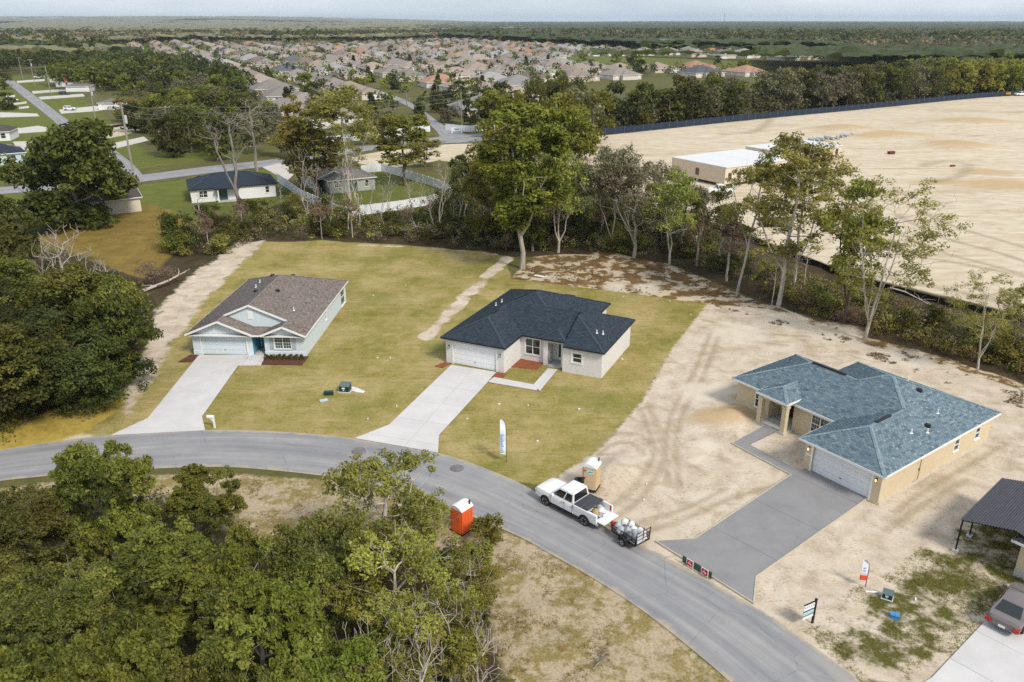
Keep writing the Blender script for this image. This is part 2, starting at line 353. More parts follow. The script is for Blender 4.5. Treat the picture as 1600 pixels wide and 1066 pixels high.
W2 = GL([(772, 590.5), (833.5, 602), (856, 577), (871, 578.5), (843.5, 612), (763, 598)])
D3 = GL([(1236, 743), (1264, 732.5), (1356, 779.5), (1181, 903), (1177, 944), (1024, 847), (1086, 843)])
W3 = GL([(1195, 665.5), (1213, 674.5), (1170, 695.5), (1251, 739), (1235.5, 743.5), (1143, 694)])
D4 = GL([(1535, 976), (1590, 918), (1700, 960), (1640, 1100), (1560, 1180), (1480, 1120), (1440, 1070), (1456, 1060)])
for p in (D1, W1, D2, W2, D3, W3, D4): flat = np.maximum(flat, soft(GX, GY, p, 1.2))
GZ = np.where(nearm, GZ * (1 - np.clip(flat * 2, 0, 1)), GZ)
tree_shade_none = None

gme = npmesh('ground', np.c_[GX.ravel(), GY.ravel(), GZ.ravel()], GF, smooth=True)
def vcol(name, *ch):
    a = gme.attributes.new(name, 'FLOAT_COLOR', 'POINT'); d = np.ones((nx * ny, 4), np.float32)
    for i, c in enumerate(ch): d[:, i] = c.ravel()
    a.data.foreach_set('color', d.ravel())
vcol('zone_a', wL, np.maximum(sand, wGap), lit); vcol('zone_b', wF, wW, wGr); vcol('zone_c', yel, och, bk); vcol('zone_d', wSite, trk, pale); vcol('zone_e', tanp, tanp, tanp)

def ground_material():
    g = NG('ground_soil_and_grass')
    n_big = g.noise(0.05, 5, 0.6); n_mid = g.noise(0.35, 6, 0.62); n_sm = g.noise(1.6, 6, 0.65); n_fine = g.noise(7, 5, 0.7); n_gr = g.noise(26, 3, 0.7)
    def ch(nm):
        s = g.n('ShaderNodeSeparateColor'); a = g.n('ShaderNodeAttribute'); a.attribute_name = nm; g.l(a.outputs['Color'], s.inputs[0]); return s.outputs
    A, B, C, D = ch('zone_a'), ch('zone_b'), ch('zone_c'), ch('zone_d')
    def w(sock, amp=0.5, n=None, lo=0.38, hi=0.62):
        return g.step(g.math('ADD', sock, g.math('MULTIPLY_ADD', n or n_sm, amp, -amp * 0.5)), lo, hi)
    det = g.math('ADD', g.math('MULTIPLY', n_fine, 0.6), g.math('MULTIPLY', n_gr, 0.4))
    combo = g.math('ADD', g.math('MULTIPLY', n_mid, 0.45), g.math('ADD', g.math('MULTIPLY', n_sm, 0.3), g.math('MULTIPLY', n_fine, 0.25)))
    # default: rough grass, olive and brown
    base = g.ramp(combo, [(0.3, (0.045, 0.055, 0.02)), (0.5, (0.11, 0.105, 0.035)), (0.68, (0.19, 0.155, 0.06))])
    base = g.mix(g.step(n_big, 0.45, 0.7), base, (0.10, 0.095, 0.04))
    green = g.ramp(combo, [(0.32, (0.075, 0.095, 0.018)), (0.55, (0.13, 0.145, 0.03)), (0.72, (0.20, 0.175, 0.055))])
    col = g.mix(w(B[2], 0.3), base, green)
    ochre = g.ramp(combo, [(0.32, (0.085, 0.07, 0.02)), (0.5, (0.20, 0.14, 0.035)), (0.68, (0.31, 0.215, 0.06))])
    col = g.mix(w(C[1], 0.5, n_mid), col, ochre)
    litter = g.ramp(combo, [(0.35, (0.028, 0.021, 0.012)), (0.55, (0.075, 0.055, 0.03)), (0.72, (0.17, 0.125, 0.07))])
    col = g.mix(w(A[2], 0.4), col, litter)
    # new sod: ochre green with patches
    sodn = g.math('ADD', g.math('MULTIPLY', g.noise(0.16, 3, 0.55), 0.5), g.math('ADD', g.math('MULTIPLY', g.noise(0.8, 5, 0.6), 0.3), g.math('MULTIPLY', det, 0.2)))
    sod = g.ramp(sodn, [(0.36, (0.155, 0.150, 0.028)), (0.46, (0.265, 0.222, 0.062)), (0.55, (0.36, 0.285, 0.118)), (0.66, (0.45, 0.355, 0.18))])
    sod = g.mix(g.math('MULTIPLY', g.step(g.noise(0.085, 4, 0.6), 0.52, 0.66), 0.42), sod, g.mix(n_fine, (0.10, 0.125, 0.018), (0.21, 0.225, 0.055)))
    n_md2 = g.noise(3.0, 8, 0.78)
    sod = g.mix(g.math('MULTIPLY', g.step(n_md2, 0.53, 0.64), 0.5), sod, (0.42, 0.345, 0.18))
    sod = g.mix(g.math('MULTIPLY', g.step(n_md2, 0.47, 0.37), 0.5), sod, (0.11, 0.11, 0.022))
    strips = g.noise(1.0, 3, 0.6, v=g.mapping(g.pos(), (0.25, 2.2, 1), (0, 0, R(38))))
    sod = g.mix(g.math('MULTIPLY', g.step(strips, 0.5, 0.72), 0.40), sod, (0.17, 0.115, 0.036))
    sod = g.mix(g.math('MULTIPLY', g.step(n_fine, 0.54, 0.68), 0.45), sod, (0.40, 0.32, 0.15))
    sod = g.mix(g.math('MULTIPLY', g.step(n_fine, 0.46, 0.34), 0.5), sod, (0.085, 0.085, 0.016))
    sod = g.mix(g.math('MULTIPLY', g.step(n_gr, 0.60, 0.78), 0.4), sod, (0.34, 0.28, 0.12))
    sod = g.mix(g.math('MULTIPLY', g.step(n_gr, 0.42, 0.28), 0.45), sod, (0.06, 0.055, 0.012))
    col = g.mix(w(A[0], 0.35), col, sod)
    yl = g.ramp(combo, [(0.35, (0.20, 0.155, 0.03)), (0.52, (0.42, 0.31, 0.07)), (0.68, (0.56, 0.43, 0.15))])
    col = g.mix(w(C[0], 0.5), col, yl)
    # pale sand with damp patches, debris specks
    def sandcol(lo, mid, hi, an=(1, 1, 1)):
        nn = g.noise(0.5, 7, 0.62, v=g.mapping(g.pos(), an, (0, 0, R(20))), dist=0.6)
        return g.ramp(g.math('ADD', g.math('MULTIPLY', nn, 0.7), g.math('MULTIPLY', n_fine, 0.3)), [(0.34, lo), (0.5, mid), (0.66, hi)])
    sd = sandcol((0.37, 0.295, 0.21), (0.54, 0.455, 0.355), (0.63, 0.555, 0.46))
    debris = g.math('MULTIPLY', g.step(g.noise(3.2, 6, 0.75, v=g.mapping(g.pos(), (1, 2.2, 1), (0, 0, R(-25)))), 0.54, 0.64), g.step(n_mid, 0.40, 0.58))
    sd = g.mix(g.math('MULTIPLY', g.step(g.noise(0.9, 6, 0.7, v=g.mapping(g.pos(), (0.35, 1.6, 1), (0, 0, R(60))), dist=1.5), 0.56, 0.66), 0.45), sd, (0.31, 0.235, 0.15))
    sd = g.mix(g.math('MULTIPLY', debris, 0.7), sd, (0.15, 0.105, 0.06))
    col = g.mix(w(A[1], 0.45), col, sd)
    bk_ = g.mix(g.step(g.noise(0.45, 5, 0.6), 0.48, 0.56), g.ramp(combo, [(0.35, (0.09, 0.05, 0.02)), (0.6, (0.22, 0.135, 0.05)), (0.72, (0.16, 0.15, 0.04))]), (0.50, 0.42, 0.31))
    col = g.mix(w(C[2], 0.4), col, bk_)
    st = sandcol((0.42, 0.335, 0.225), (0.57, 0.485, 0.365), (0.65, 0.575, 0.46), (0.5, 1.2, 1))
    grade = g.noise(0.035, 6, 0.62, v=g.mapping(g.pos(), (0.6, 2.0, 1), (0, 0, R(-25))), dist=1.2)
    st = g.mix(g.math('MULTIPLY', g.step(grade, 0.48, 0.72), 0.6), st, (0.37, 0.285, 0.165))
    lines = g.noise(0.35, 3, 0.6, v=g.mapping(g.pos(), (0.06, 2.2, 1), (0, 0, R(32))), dist=0.8)
    st = g.mix(g.math('MULTIPLY', g.step(lines, 0.58, 0.68), g.step(grade, 0.62, 0.42)), st, (0.40, 0.32, 0.21))
    col = g.mix(w(D[0], 0.4, n_mid), col, st)
    col = g.mix(g.math('MULTIPLY', g.step(g.math('MULTIPLY', ch('zone_e')[0], g.math('ADD', n_sm, 0.45)), 0.22, 0.75), 0.75), col, (0.46, 0.325, 0.165))
    # rough verge across the road: sand showing through thin dry grass
    patch = g.step(g.math('ADD', g.math('MULTIPLY', n_mid, 0.55), g.math('MULTIPLY', n_sm, 0.45)), 0.43, 0.55)
    fore = g.mix(patch, g.ramp(det, [(0.34, (0.12, 0.10, 0.035)), (0.5, (0.24, 0.185, 0.07)), (0.64, (0.35, 0.275, 0.13))]), g.ramp(det, [(0.35, (0.27, 0.205, 0.125)), (0.6, (0.50, 0.41, 0.29))]))
    fore = g.mix(g.math('MULTIPLY', g.step(g.noise(0.9, 4), 0.60, 0.7), 0.8), fore, (0.21, 0.11, 0.035))
    col = g.mix(w(B[0], 0.3), col, fore)
    wd = g.step(g.math('ADD', g.math('MULTIPLY', g.noise(0.55, 6, 0.68), 0.75), g.math('MULTIPLY', B[1], 0.30)), 0.58, 0.72)
    wcol = g.ramp(det, [(0.35, (0.032, 0.04, 0.008)), (0.5, (0.085, 0.085, 0.018)), (0.66, (0.19, 0.14, 0.05))])
    col = g.mix(g.math('MULTIPLY', wd, g.step(B[1], 0.1, 0.5)), col, wcol)
    col = g.mix(g.math('MULTIPLY', D[1], g.math('MULTIPLY_ADD', n_sm, 0.9, 0.1)), col, (0.27, 0.205, 0.125))
    col = g.mix(g.math('MULTIPLY', g.step(g.math('MULTIPLY', D[2], g.math('ADD', n_sm, 0.3)), 0.25, 0.6), 0.75), col, (0.62, 0.55, 0.45))
    g.bump(g.math('ADD', g.math('MULTIPLY', n_fine, 0.7), n_gr), 0.35, 0.06)
    return g.done(col, 0.95, 0.12)
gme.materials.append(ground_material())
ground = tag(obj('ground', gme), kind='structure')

# ------------------------------------------------------------------ road and paving
def ribbon(name, up, lo, m, z, n=200, rows=8, attrs=True):
    U = resample(smooth_line(up), n); L = resample(smooth_line(lo), n); t = np.linspace(0, 1, rows)
    V = U[:, None, :] * (1 - t)[None, :, None] + L[:, None, :] * t[None, :, None]
    crown = (1 - (2 * t - 1) ** 2) * 0.05
    V = np.concatenate([V, np.broadcast_to((z + crown)[None, :, None], V.shape[:2] + (1,))], -1)
    i = np.arange(n * rows).reshape(n, rows)
    F = np.stack([i[:-1, :-1], i[1:, :-1], i[1:, 1:], i[:-1, 1:]], -1).reshape(-1, 4)
    me = npmesh(name, V.reshape(-1, 3), F, [m], smooth=True)
    a = me.attributes.new('across', 'FLOAT', 'POINT'); a.data.foreach_set('value', np.broadcast_to(t[None, :], (n, rows)).ravel().astype(np.float32))
    ds = np.r_[0, np.cumsum(np.hypot(*np.diff((U + L) / 2, axis=0).T))]
    a = me.attributes.new('along', 'FLOAT', 'POINT'); a.data.foreach_set('value', np.repeat(ds, rows).astype(np.float32))
    return tag(obj(name, me), kind='structure')
def asphalt(name, sandy=True):
    g = NG(name); ac = g.attr('across'); al = g.attr('along')
    cv = g.n('ShaderNodeCombineXYZ'); g.l(g.math('MULTIPLY', al, 0.06), cv.inputs[0]); g.l(g.math('MULTIPLY', ac, 7.0), cv.inputs[1])
    lanes = g.noise(1.0, 5, 0.6, v=cv.outputs[0]); n1 = g.noise(0.4, 6, 0.6); n2 = g.noise(3.0, 6, 0.7); n3 = g.noise(30, 2, 0.6)
    f = g.math('ADD', g.math('MULTIPLY', lanes, 0.6), g.math('ADD', g.math('MULTIPLY', n1, 0.25), g.math('MULTIPLY', n3, 0.15)))
    c = g.ramp(f, [(0.36, (0.20, 0.20, 0.213)), (0.52, (0.275, 0.272, 0.28)), (0.66, (0.36, 0.35, 0.335))])
    if sandy:
        edge = g.math('ABSOLUTE', g.math('SUBTRACT', ac, 0.5))
        e1 = g.step(g.math('ADD', edge, g.math('MULTIPLY_ADD', g.noise(0.7, 6, 0.65), 0.30, -0.15)), 0.43, 0.51)
        c = g.mix(g.math('MULTIPLY', e1, 0.75), c, (0.44, 0.36, 0.25))
        far_ = g.step(al, 78, 90)                                  # sand tracked on to the road by the building lot
        side = g.step(g.math('ADD', g.math('SUBTRACT', 1.0, ac), g.math('MULTIPLY_ADD', g.noise(0.5, 6, 0.6), 0.5, -0.25)), 0.74, 0.86)
        c = g.mix(g.math('MULTIPLY', g.math('MULTIPLY', side, far_), 0.9), c, (0.47, 0.385, 0.275))
        spots = g.math('MULTIPLY', g.step(g.noise(1.3, 7, 0.72, v=g.mapping(g.pos(), (1, 1.6, 1), (0, 0, R(40)))), 0.60, 0.70), far_)
        c = g.mix(g.math('MULTIPLY', spots, 0.6), c, (0.44, 0.37, 0.28))
    c = g.mix(g.math('MULTIPLY', g.step(n2, 0.60, 0.72), 0.3), c, (0.12, 0.12, 0.125))
    wv = g.n('ShaderNodeTexVoronoi'); wv.feature = 'DISTANCE_TO_EDGE'; g.l(g.mapping(g.pos(), (0.16, 0.22, 1)), wv.inputs['Vector']); wv.inputs['Scale'].default_value = 1.0
    ck = g.math('MULTIPLY', g.step(g.math('ADD', wv.outputs['Distance'], g.math('MULTIPLY', g.math('ABSOLUTE', g.math('SUBTRACT', n1, 0.5)), 0.12)), 0.012, 0.004), 0.22)
    c = g.mix(ck, c, (0.07, 0.07, 0.072))
    g.bump(n3, 0.2, 0.01); return g.done(c, 0.85, 0.25)
M_ROAD = asphalt('asphalt_near')
ribbon('road', ROAD_UP, ROAD_LO, M_ROAD, 0.03)
M_ROAD2 = asphalt('asphalt_far', False)
ribbon('back_road', GL([(-300, 312), (-60, 300), (0, 293), (120, 286), (205, 276), (330, 260), (430, 249), (520, 235), (600, 225), (690, 214), (740, 210), (830, 203)]), GL([(-300, 325), (-60, 312), (0, 304), (120, 296), (205, 287), (330, 271), (430, 259), (520, 244), (600, 233), (690, 225), (750, 222), (850, 212)]), M_ROAD2, 0.06, 120, 3)
ribbon('side_street', GL([(4, 124), (30, 146), (70, 178), (110, 212), (165, 258), (190, 284)]), GL([(22, 126), (55, 150), (104, 186), (150, 215), (200, 250), (228, 280)]), M_ROAD2, 0.05, 80, 3)
ribbon('subdivision_street', GL([(690, 222), (684, 208), (672, 196), (655, 180), (640, 168), (600, 150), (540, 130)]), GL([(745, 216), (712, 204), (690, 194), (668, 178), (655, 168), (612, 148), (552, 130)]), M_ROAD2, 0.05, 80, 3)

def concrete(name, base, var=0.08):
    g = NG(name); n = g.math('ADD', g.math('MULTIPLY', g.noise(0.5, 6, 0.6), 0.7), g.math('MULTIPLY', g.noise(14, 3), 0.3))
    c = g.ramp(n, [(0.35, tuple(q * (1 - var) for q in base)), (0.65, tuple(q * (1 + var) for q in base))])
    c = g.mix(g.math('MULTIPLY', g.step(g.noise(0.25, 6, 0.7), 0.55, 0.75), 0.3), c, tuple(q * 0.72 for q in base))
    c = g.hsv(c, 0.5, 1, g.math('MULTIPLY_ADD', g.rnd(), 0.06, 0.97))
    return g.done(c, 0.85, 0.25)
M_CONC = concrete('concrete_driveway', (0.56, 0.545, 0.54)); M_CONC_D = concrete('concrete_fresh_grey', (0.24, 0.234, 0.238), 0.13); M_JOINT = mat('joint_dark', (0.22, 0.21, 0.2))
def clip(poly, n, d):                  # keep the part with p.n <= d
    out = []
    for i in range(len(poly)):
        a, b = poly[i], poly[(i + 1) % len(poly)]; da = a[0] * n[0] + a[1] * n[1] - d; db = b[0] * n[0] + b[1] * n[1] - d
        if da <= 0: out.append(a)
        if da * db < 0: t = da / (da - db); out.append((a[0] + (b[0] - a[0]) * t, a[1] + (b[1] - a[1]) * t))
    return out
def paving(name, pieces, m, dirv, step, split=None, z=0.10):
    """slabs cut from the outline with open joints, over a darker bed"""
    b = MB()
    for p in pieces: b.prism(p, -0.1, z - 0.045)
    root = tag(obj(name, b.mesh(name, M_JOINT)), kind='structure')
    L = math.hypot(*dirv); d = (dirv[0] / L, dirv[1] / L); e = (-d[1], d[0])
    for p in pieces:
        s = [q[0] * d[0] + q[1] * d[1] for q in p]; k0 = math.floor(min(s) / step); k1 = math.ceil(max(s) / step)
        c = split
        for k in range(k0, k1):
            q = clip(clip(p, d, (k + 1) * step - 0.012), (-d[0], -d[1]), -(k * step + 0.012))
            parts = [q]
            if split is not None: parts = [clip(q, e, split - 0.012), clip(q, (-e[0], -e[1]), -(split + 0.012))]
            for r in parts:
                if len(r) >= 3:
                    ar = abs(sum(r[i][0] * r[(i + 1) % len(r)][1] - r[(i + 1) % len(r)][0] * r[i][1] for i in range(len(r)))) / 2
                    if ar < 0.3: continue
                    h = z + random.uniform(-0.003, 0.003); obj('slab', MB().prism(r, 0.0, h).mesh('slab', m), root)
    return root
def vdir(a, b): return (b[0] - a[0], b[1] - a[1])
def cross_mid(p, q, d):
    L = math.hypot(*d); return (-(d[1]) * (p[0] + q[0]) / 2 + d[0] * (p[1] + q[1]) / 2) / L
def conv(p, cuts): return [[p[i] for i in c] for c in cuts]
d1 = vdir(G(350, 556), G(250, 668)); paving('driveway', conv(D1, [(0, 1, 2, 5), (5, 2, 3, 4)]), M_CONC, d1, 3.6)
paving('front_walk', [W1], M_CONC, (1, 0.05), 1.5)
d2 = vdir(G(740, 577), G(640, 690)); paving('driveway', conv(D2, [(0, 1, 2, 3, 6), (6, 3, 4, 5)]), M_CONC, d2, 3.6, cross_mid(G(705, 572), G(775, 582.5), d2))
w2 = vdir(W2[5], W2[4]); paving('front_walk', conv(W2, [(0, 1, 4, 5), (1, 2, 3, 4)]), M_CONC, w2, 1.5)
d3 = vdir(G(1310, 757), G(1110, 900)); paving('driveway', conv(D3, [(0, 1, 2, 3), (0, 3, 4, 5, 6)]), M_CONC_D, d3, 5.2)
w3 = vdir(W3[5], W3[4]); paving('front_walk', conv(W3, [(0, 1, 2, 5), (5, 2, 3, 4)]), M_CONC_D, w3, 4.0)
d4 = vdir(G(1535, 976), G(1456, 1060)); paving('driveway', [D4], M_CONC, d4, 3.4)
# pale form boards left along the fresh concrete
bd = MB()
for a, b in ((D3[3], D3[4]), (D3[2], D3[3]), (D3[4], D3[5]), (D3[5], D3[6]), (D3[6], D3[0]), (W3[4], W3[5]), (W3[0], W3[5])):
    bd.bar((*a, 0.07), (*b, 0.07), 0.07, 0.14)
M_PINE = mat('form_board_pine', (0.50, 0.445, 0.355))
tag(obj('form_boards', bd.mesh('form_boards', M_PINE)), kind='structure')
# far paths and driveways
M_FPATH = concrete('concrete_far', (0.52, 0.49, 0.45))
for nm, poly in (('far_driveway', [(0, 176), (58, 178), (62, 182), (0, 184)]), ('far_driveway', [(15, 203), (60, 197), (75, 200), (72, 206), (15, 210)]), ('far_driveway', [(92, 172), (150, 166), (176, 170), (150, 174), (96, 178)]), ('far_driveway', [(60, 152), (130, 147), (133, 151), (64, 156)]),
                 ('far_driveway', [(50, 143), (110, 139), (110, 142), (52, 147)]), ('far_driveway', [(6, 150), (24, 149), (24, 152), (8, 152)]), ('far_driveway', [(170, 226), (225, 214), (232, 220), (175, 234)]), ('far_driveway', [(26, 127), (70, 124), (70, 127), (28, 130)]), ('far_driveway', [(410, 262), (436, 256), (470, 262), (450, 282), (436, 276)]),
                 ('far_driveway', [(20, 222), (56, 221), (60, 234), (30, 236)]), ('far_driveway', [(18, 162), (42, 159), (42, 162), (20, 165)]), ('far_driveway', [(30, 168), (45, 166), (46, 169), (30, 171)])):
    tag(obj(nm, MB().prism(GL(poly), -0.1, 0.09).mesh(nm, M_FPATH)), kind='structure')

# ------------------------------------------------------------------ houses
def shingle_mat(name, cols, rough=0.9):
    g = NG(name); t = g.attr('tint'); n = g.noise(0.25, 5, 0.6)
    c = g.ramp(t, [(i / (len(cols) - 1), c) for i, c in enumerate(cols)])
    c = g.hsv(c, 0.5, 1, g.math('MULTIPLY_ADD', n, 0.25, 0.87)); c = g.mix(g.math('MULTIPLY', g.noise(40, 2), 0.25), c, tuple(q * 1.5 for q in cols[len(cols) // 2]))
    return g.done(c, rough, 0.25)
M_SH1 = shingle_mat('shingle_taupe', [(0.10, 0.082, 0.074), (0.165, 0.138, 0.124), (0.21, 0.178, 0.160), (0.27, 0.232, 0.212)])
M_SH2 = shingle_mat('shingle_charcoal', [(0.018, 0.026, 0.037), (0.031, 0.044, 0.060), (0.046, 0.064, 0.085)])
M_SH3 = shingle_mat('shingle_slate', [(0.066, 0.098, 0.128), (0.108, 0.160, 0.195), (0.158, 0.215, 0.248), (0.235, 0.29, 0.312)])
M_WHITE = mat('white_trim', (0.80, 0.80, 0.79), 0.5, 0.03); M_BLACKTRIM = mat('black_trim', (0.018, 0.02, 0.024), 0.5)
M_GLASS = mat('window_glass', (0.018, 0.026, 0.030), 0.08, 0.1, spec=0.8); M_GLASS_T = mat('window_glass_teal', (0.03, 0.085, 0.085), 0.1, 0.2, spec=0.8)
M_BLUEW = mat('siding_pale_blue', (0.60, 0.68, 0.73), 0.75, 0.04, bump=0.1); M_BLUED = mat('entry_blue', (0.10, 0.34, 0.44), 0.5, 0.06); M_SHUT = mat('shutter_grey', (0.40, 0.45, 0.49), 0.6)
M_GREYW = mat('stucco_light_grey', (0.67, 0.655, 0.645), 0.85, 0.05, dirt=0.06, bump=0.15); M_TANW = mat('stucco_tan', (0.61, 0.505, 0.345), 0.85, 0.06, dirt=0.10, bump=0.15)
M_DOORW = mat('garage_door_white', (0.78, 0.80, 0.82), 0.45, 0.03); M_DOORB = mat('garage_door_blue', (0.60, 0.68, 0.73), 0.45, 0.03)
M_METAL = mat('dark_metal', (0.03, 0.03, 0.032), 0.4, 0.1, spec=0.5, metal=0.6); M_PVC = mat('vent_white', (0.75, 0.75, 0.74), 0.5); M_LAMP = NG('lamp_glow'); M_LAMP.b.inputs['Emission Color'].default_value = (1, 0.62, 0.25, 1); M_LAMP.b.inputs['Emission Strength'].default_value = 2.5; M_LAMP = M_LAMP.done((0.9, 0.7, 0.4), 0.4); M_LAMP.cycles.emission_sampling = 'NONE'
M_MULCH = mat('red_mulch', (0.25, 0.082, 0.035), 0.95, 0.45, 9); M_MULCH_B = mat('brown_mulch', (0.11, 0.045, 0.03), 0.95, 0.45, 9); M_PORCH = mat('porch_slab', (0.48, 0.46, 0.44), 0.85)

class Sec:
    """one roof section: eave rectangle in house coordinates; sides = which edges slope"""
    def __init__(s, u0, u1, v0, v1, sides, ze, sl): s.b = (u0, u1, v0, v1); s.sides = sides; s.ze = ze; s.sl = sl
    def d(s, side, u, v):
        u0, u1, v0, v1 = s.b; return {'L': u - u0, 'R': u1 - u, 'F': v - v0, 'B': v1 - v}[side]
    def z(s, u, v):
        ins = (u >= s.b[0]) & (u <= s.b[1]) & (v >= s.b[2]) & (v <= s.b[3])
        m = None
        for q in s.sides: d = s.d(q, u, v); m = d if m is None else np.minimum(m, d)
        return np.where(ins, s.ze + s.sl * m, -99)
    def lin(s, side):                   # distance = a.u + b.v + c
        u0, u1, v0, v1 = s.b; return {'L': (1, 0, -u0), 'R': (-1, 0, u1), 'F': (0, 1, -v0), 'B': (0, -1, v1)}[side]
    def facet(s, side):
        u0, u1, v0, v1 = s.b; p = [(u0, v0), (u1, v0), (u1, v1), (u0, v1)]; a = s.lin(side)
        for q in s.sides:
            if q != side:
                b = s.lin(q); p = clip(p, (a[0] - b[0], a[1] - b[1]), b[2] - a[2])
                if len(p) < 3: return []
        return p
    def h(s, side, u, v): a = s.lin(side); return s.ze + s.sl * (a[0] * u + a[1] * v + a[2])

def build_roof(root, secs, m, m_fascia, m_gable, tabw=0.34, exp=0.165, tabs=True, vents=()):
    deck = MB(); TV, TT = [], []; caps = MB()
    rng = np.random.default_rng(5)
    def others(i, u, v):
        o = np.full(u.shape, -99.0)
        for j, t in enumerate(secs):
            if j != i: o = np.maximum(o, t.z(u, v))
        return o
    for i, s in enumerate(secs):
        fas = MB(); gab = MB()
        for side in s.sides:
            p = s.facet(side)
            if len(p) < 3: continue
            deck.add([(u, v, s.h(side, u, v) - 0.012) for u, v in p], [tuple(range(len(p)))])
            a = s.lin(side); up = np.array([a[0], a[1]], float); e = np.array([up[1], -up[0]])   # e along eave, up = uphill
            arr = np.array(p)
            if tabs:
                A = arr @ e; B = arr @ up; cs = 1 / math.sqrt(1 + s.sl ** 2); ex = exp * cs
                jj = np.arange(math.floor(B.min() / ex), math.ceil(B.max() / ex) + 1); b0 = B.min()
                nb = int(math.ceil((B.max() - b0) / ex)); na = int(math.ceil((A.max() - A.min()) / tabw)) + 2
                bi, ai = np.meshgrid(np.arange(nb), np.arange(na), indexing='ij')
                off = (bi % 2) * 0.5 + rng.random((nb, 1)) * 0.3
                a0 = A.min() + (ai - 1 + off) * tabw; bb = b0 + bi * ex
                ca = a0 + tabw / 2; cb = bb + ex / 2
                U = ca * e[0] + cb * up[0]; V = ca * e[1] + cb * up[1]
                ok = inside(U, V, p); Zs = s.h(side, U, V); ok &= others(i, U, V) < Zs + 0.004
                a0, bb = a0[ok], bb[ok]; n = len(a0)
                if n:
                    gp = tabw * 0.04; lift = 0.014 + 0.016 * rng.random(n)
                    a1 = np.minimum(a0 + tabw - gp, A.max() + 0.02); a0 = np.maximum(a0 + gp, A.min() - 0.02); b1 = np.minimum(bb + ex * 1.05, B.max() + 0.02)
                    def pt(aa, b_, dz): u = aa * e[0] + b_ * up[0]; v = aa * e[1] + b_ * up[1]; return np.stack([u, v, s.h(side, u, v) + dz], -1)
                    q = np.stack([pt(a0, bb, lift), pt(a1, bb, lift), pt(a1, b1, 0.002 + 0 * lift), pt(a0, b1, 0.002 + 0 * lift), pt(a0, bb, 0 * lift - 0.011), pt(a1, bb, 0 * lift - 0.011)], 1)
                    TV.append(q); tt = np.clip(rng.normal(0.47, 0.20, n) + (rng.random(n) < 0.1) * -0.3, 0, 1); TT.append(tt)
            # caps on hips and ridges
            for k in range(len(p)):
                q0, q1 = np.array(p[k]), np.array(p[(k + 1) % len(p)])
                da, db = (a[0] * q[0] + a[1] * q[1] + a[2] for q in (q0, q1))
                if da < 1e-4 and db < 1e-4: continue
                u0, u1, v0, v1 = s.b; eps = 1e-4
                on = lambda q: (abs(q[0] - u0) < eps, abs(q[0] - u1) < eps, abs(q[1] - v0) < eps, abs(q[1] - v1) < eps)
                if any(x and y for x, y in zip(on(q0), on(q1))): continue
                L = np.hypot(*(q1 - q0)); nn = max(1, int(L / 0.28)); d = (q1 - q0) / L; nrm = np.array([-d[1], d[0]]) * 0.15
                if (d[0], d[1]) < (-d[0], -d[1]): continue
                for w in range(nn):
                    c0 = q0 + d * L * w / nn; c1 = q0 + d * L * (w + 1.05) / nn; cm = (c0 + c1) / 2
                    zm = s.h(side, *cm)
                    if others(i, np.array([cm[0]]), np.array([cm[1]]))[0] > zm - 0.03: continue
                    z0, z1 = s.h(side, *c0) + 0.055 + rng.random() * 0.008, s.h(side, *c1) + 0.04
                    dz = 0.15 * s.sl * (0.7 if abs(d[0]) > 0.1 and abs(d[1]) > 0.1 else 1.0)
                    l0, l1, r0, r1 = c0 + nrm, c1 + nrm, c0 - nrm, c1 - nrm
                    caps.quad((*c0, z0), (*c1, z1), (*l1, z1 - dz), (*l0, z0 - dz)); caps.quad((*c1, z1), (*c0, z0), (*r0, z0 - dz), (*r1, z1 - dz))
        u0, u1, v0, v1 = s.b; cor = {'F': ((u0, v0), (u1, v0)), 'R': ((u1, v0), (u1, v1)), 'B': ((u1, v1), (u0, v1)), 'L': ((u0, v1), (u0, v0))}
        out = {'F': (0, -1), 'R': (1, 0), 'B': (0, 1), 'L': (-1, 0)}
        zf = s.ze
        for side in s.sides:
            (a0, b0), (a1, b1) = cor[side]; o = out[side]
            fas.bar((a0 + o[0] * 0.015, b0 + o[1] * 0.015, zf - 0.07), (a1 + o[0] * 0.015, b1 + o[1] * 0.015, zf - 0.07), 0.03, 0.17)
        fas.quad((u0, v0, zf - 0.15), (u0, v1, zf - 0.15), (u1, v1, zf - 0.15), (u1, v0, zf - 0.15))
        for side in 'FBLR':             # gable ends: rakes and a wall up to the roof
            if side in s.sides or side not in getattr(s, 'gables', 'F'): continue
            inset = getattr(s, 'inset', 0.35)
            o = out[side]; (a0, b0), (a1, b1) = cor[side]; mx, my = (a0 + a1) / 2, (b0 + b1) / 2
            pk = float(s.z(np.array([mx - o[0] * 1e-3]), np.array([my - o[1] * 1e-3]))[0])
            lw, rw = getattr(s, 'rake', (True, True))
            for w, (aa, bb) in zip((lw, rw), ((a0, b0), (a1, b1))):
                if w is not False: t_ = 0.0 if (w is True or side != 'F') else w; fas.bar((aa + (mx - aa) * t_ + o[0] * 0.02, bb + (my - bb) * t_ + o[1] * 0.02, s.ze - 0.06 + (pk - s.ze) * t_), (mx + o[0] * 0.02, my + o[1] * 0.02, pk - 0.05), 0.05, 0.2)
            ix, iy = -o[0] * inset, -o[1] * inset; q = 0.93
            gab.add([(mx + (a0 - mx) * q + ix, my + (b0 - my) * q + iy, s.ze - 0.15), (mx + (a1 - mx) * q + ix, my + (b1 - my) * q + iy, s.ze - 0.15), (mx + ix, my + iy, pk - 0.06)], [(0, 1, 2)])
        obj('fascia', fas.mesh('fascia', m_fascia), root)
        if gab.v: obj('gable', gab.mesh('gable', m_gable), root)
    ro = obj('roof', deck.mesh('roof', m), root)
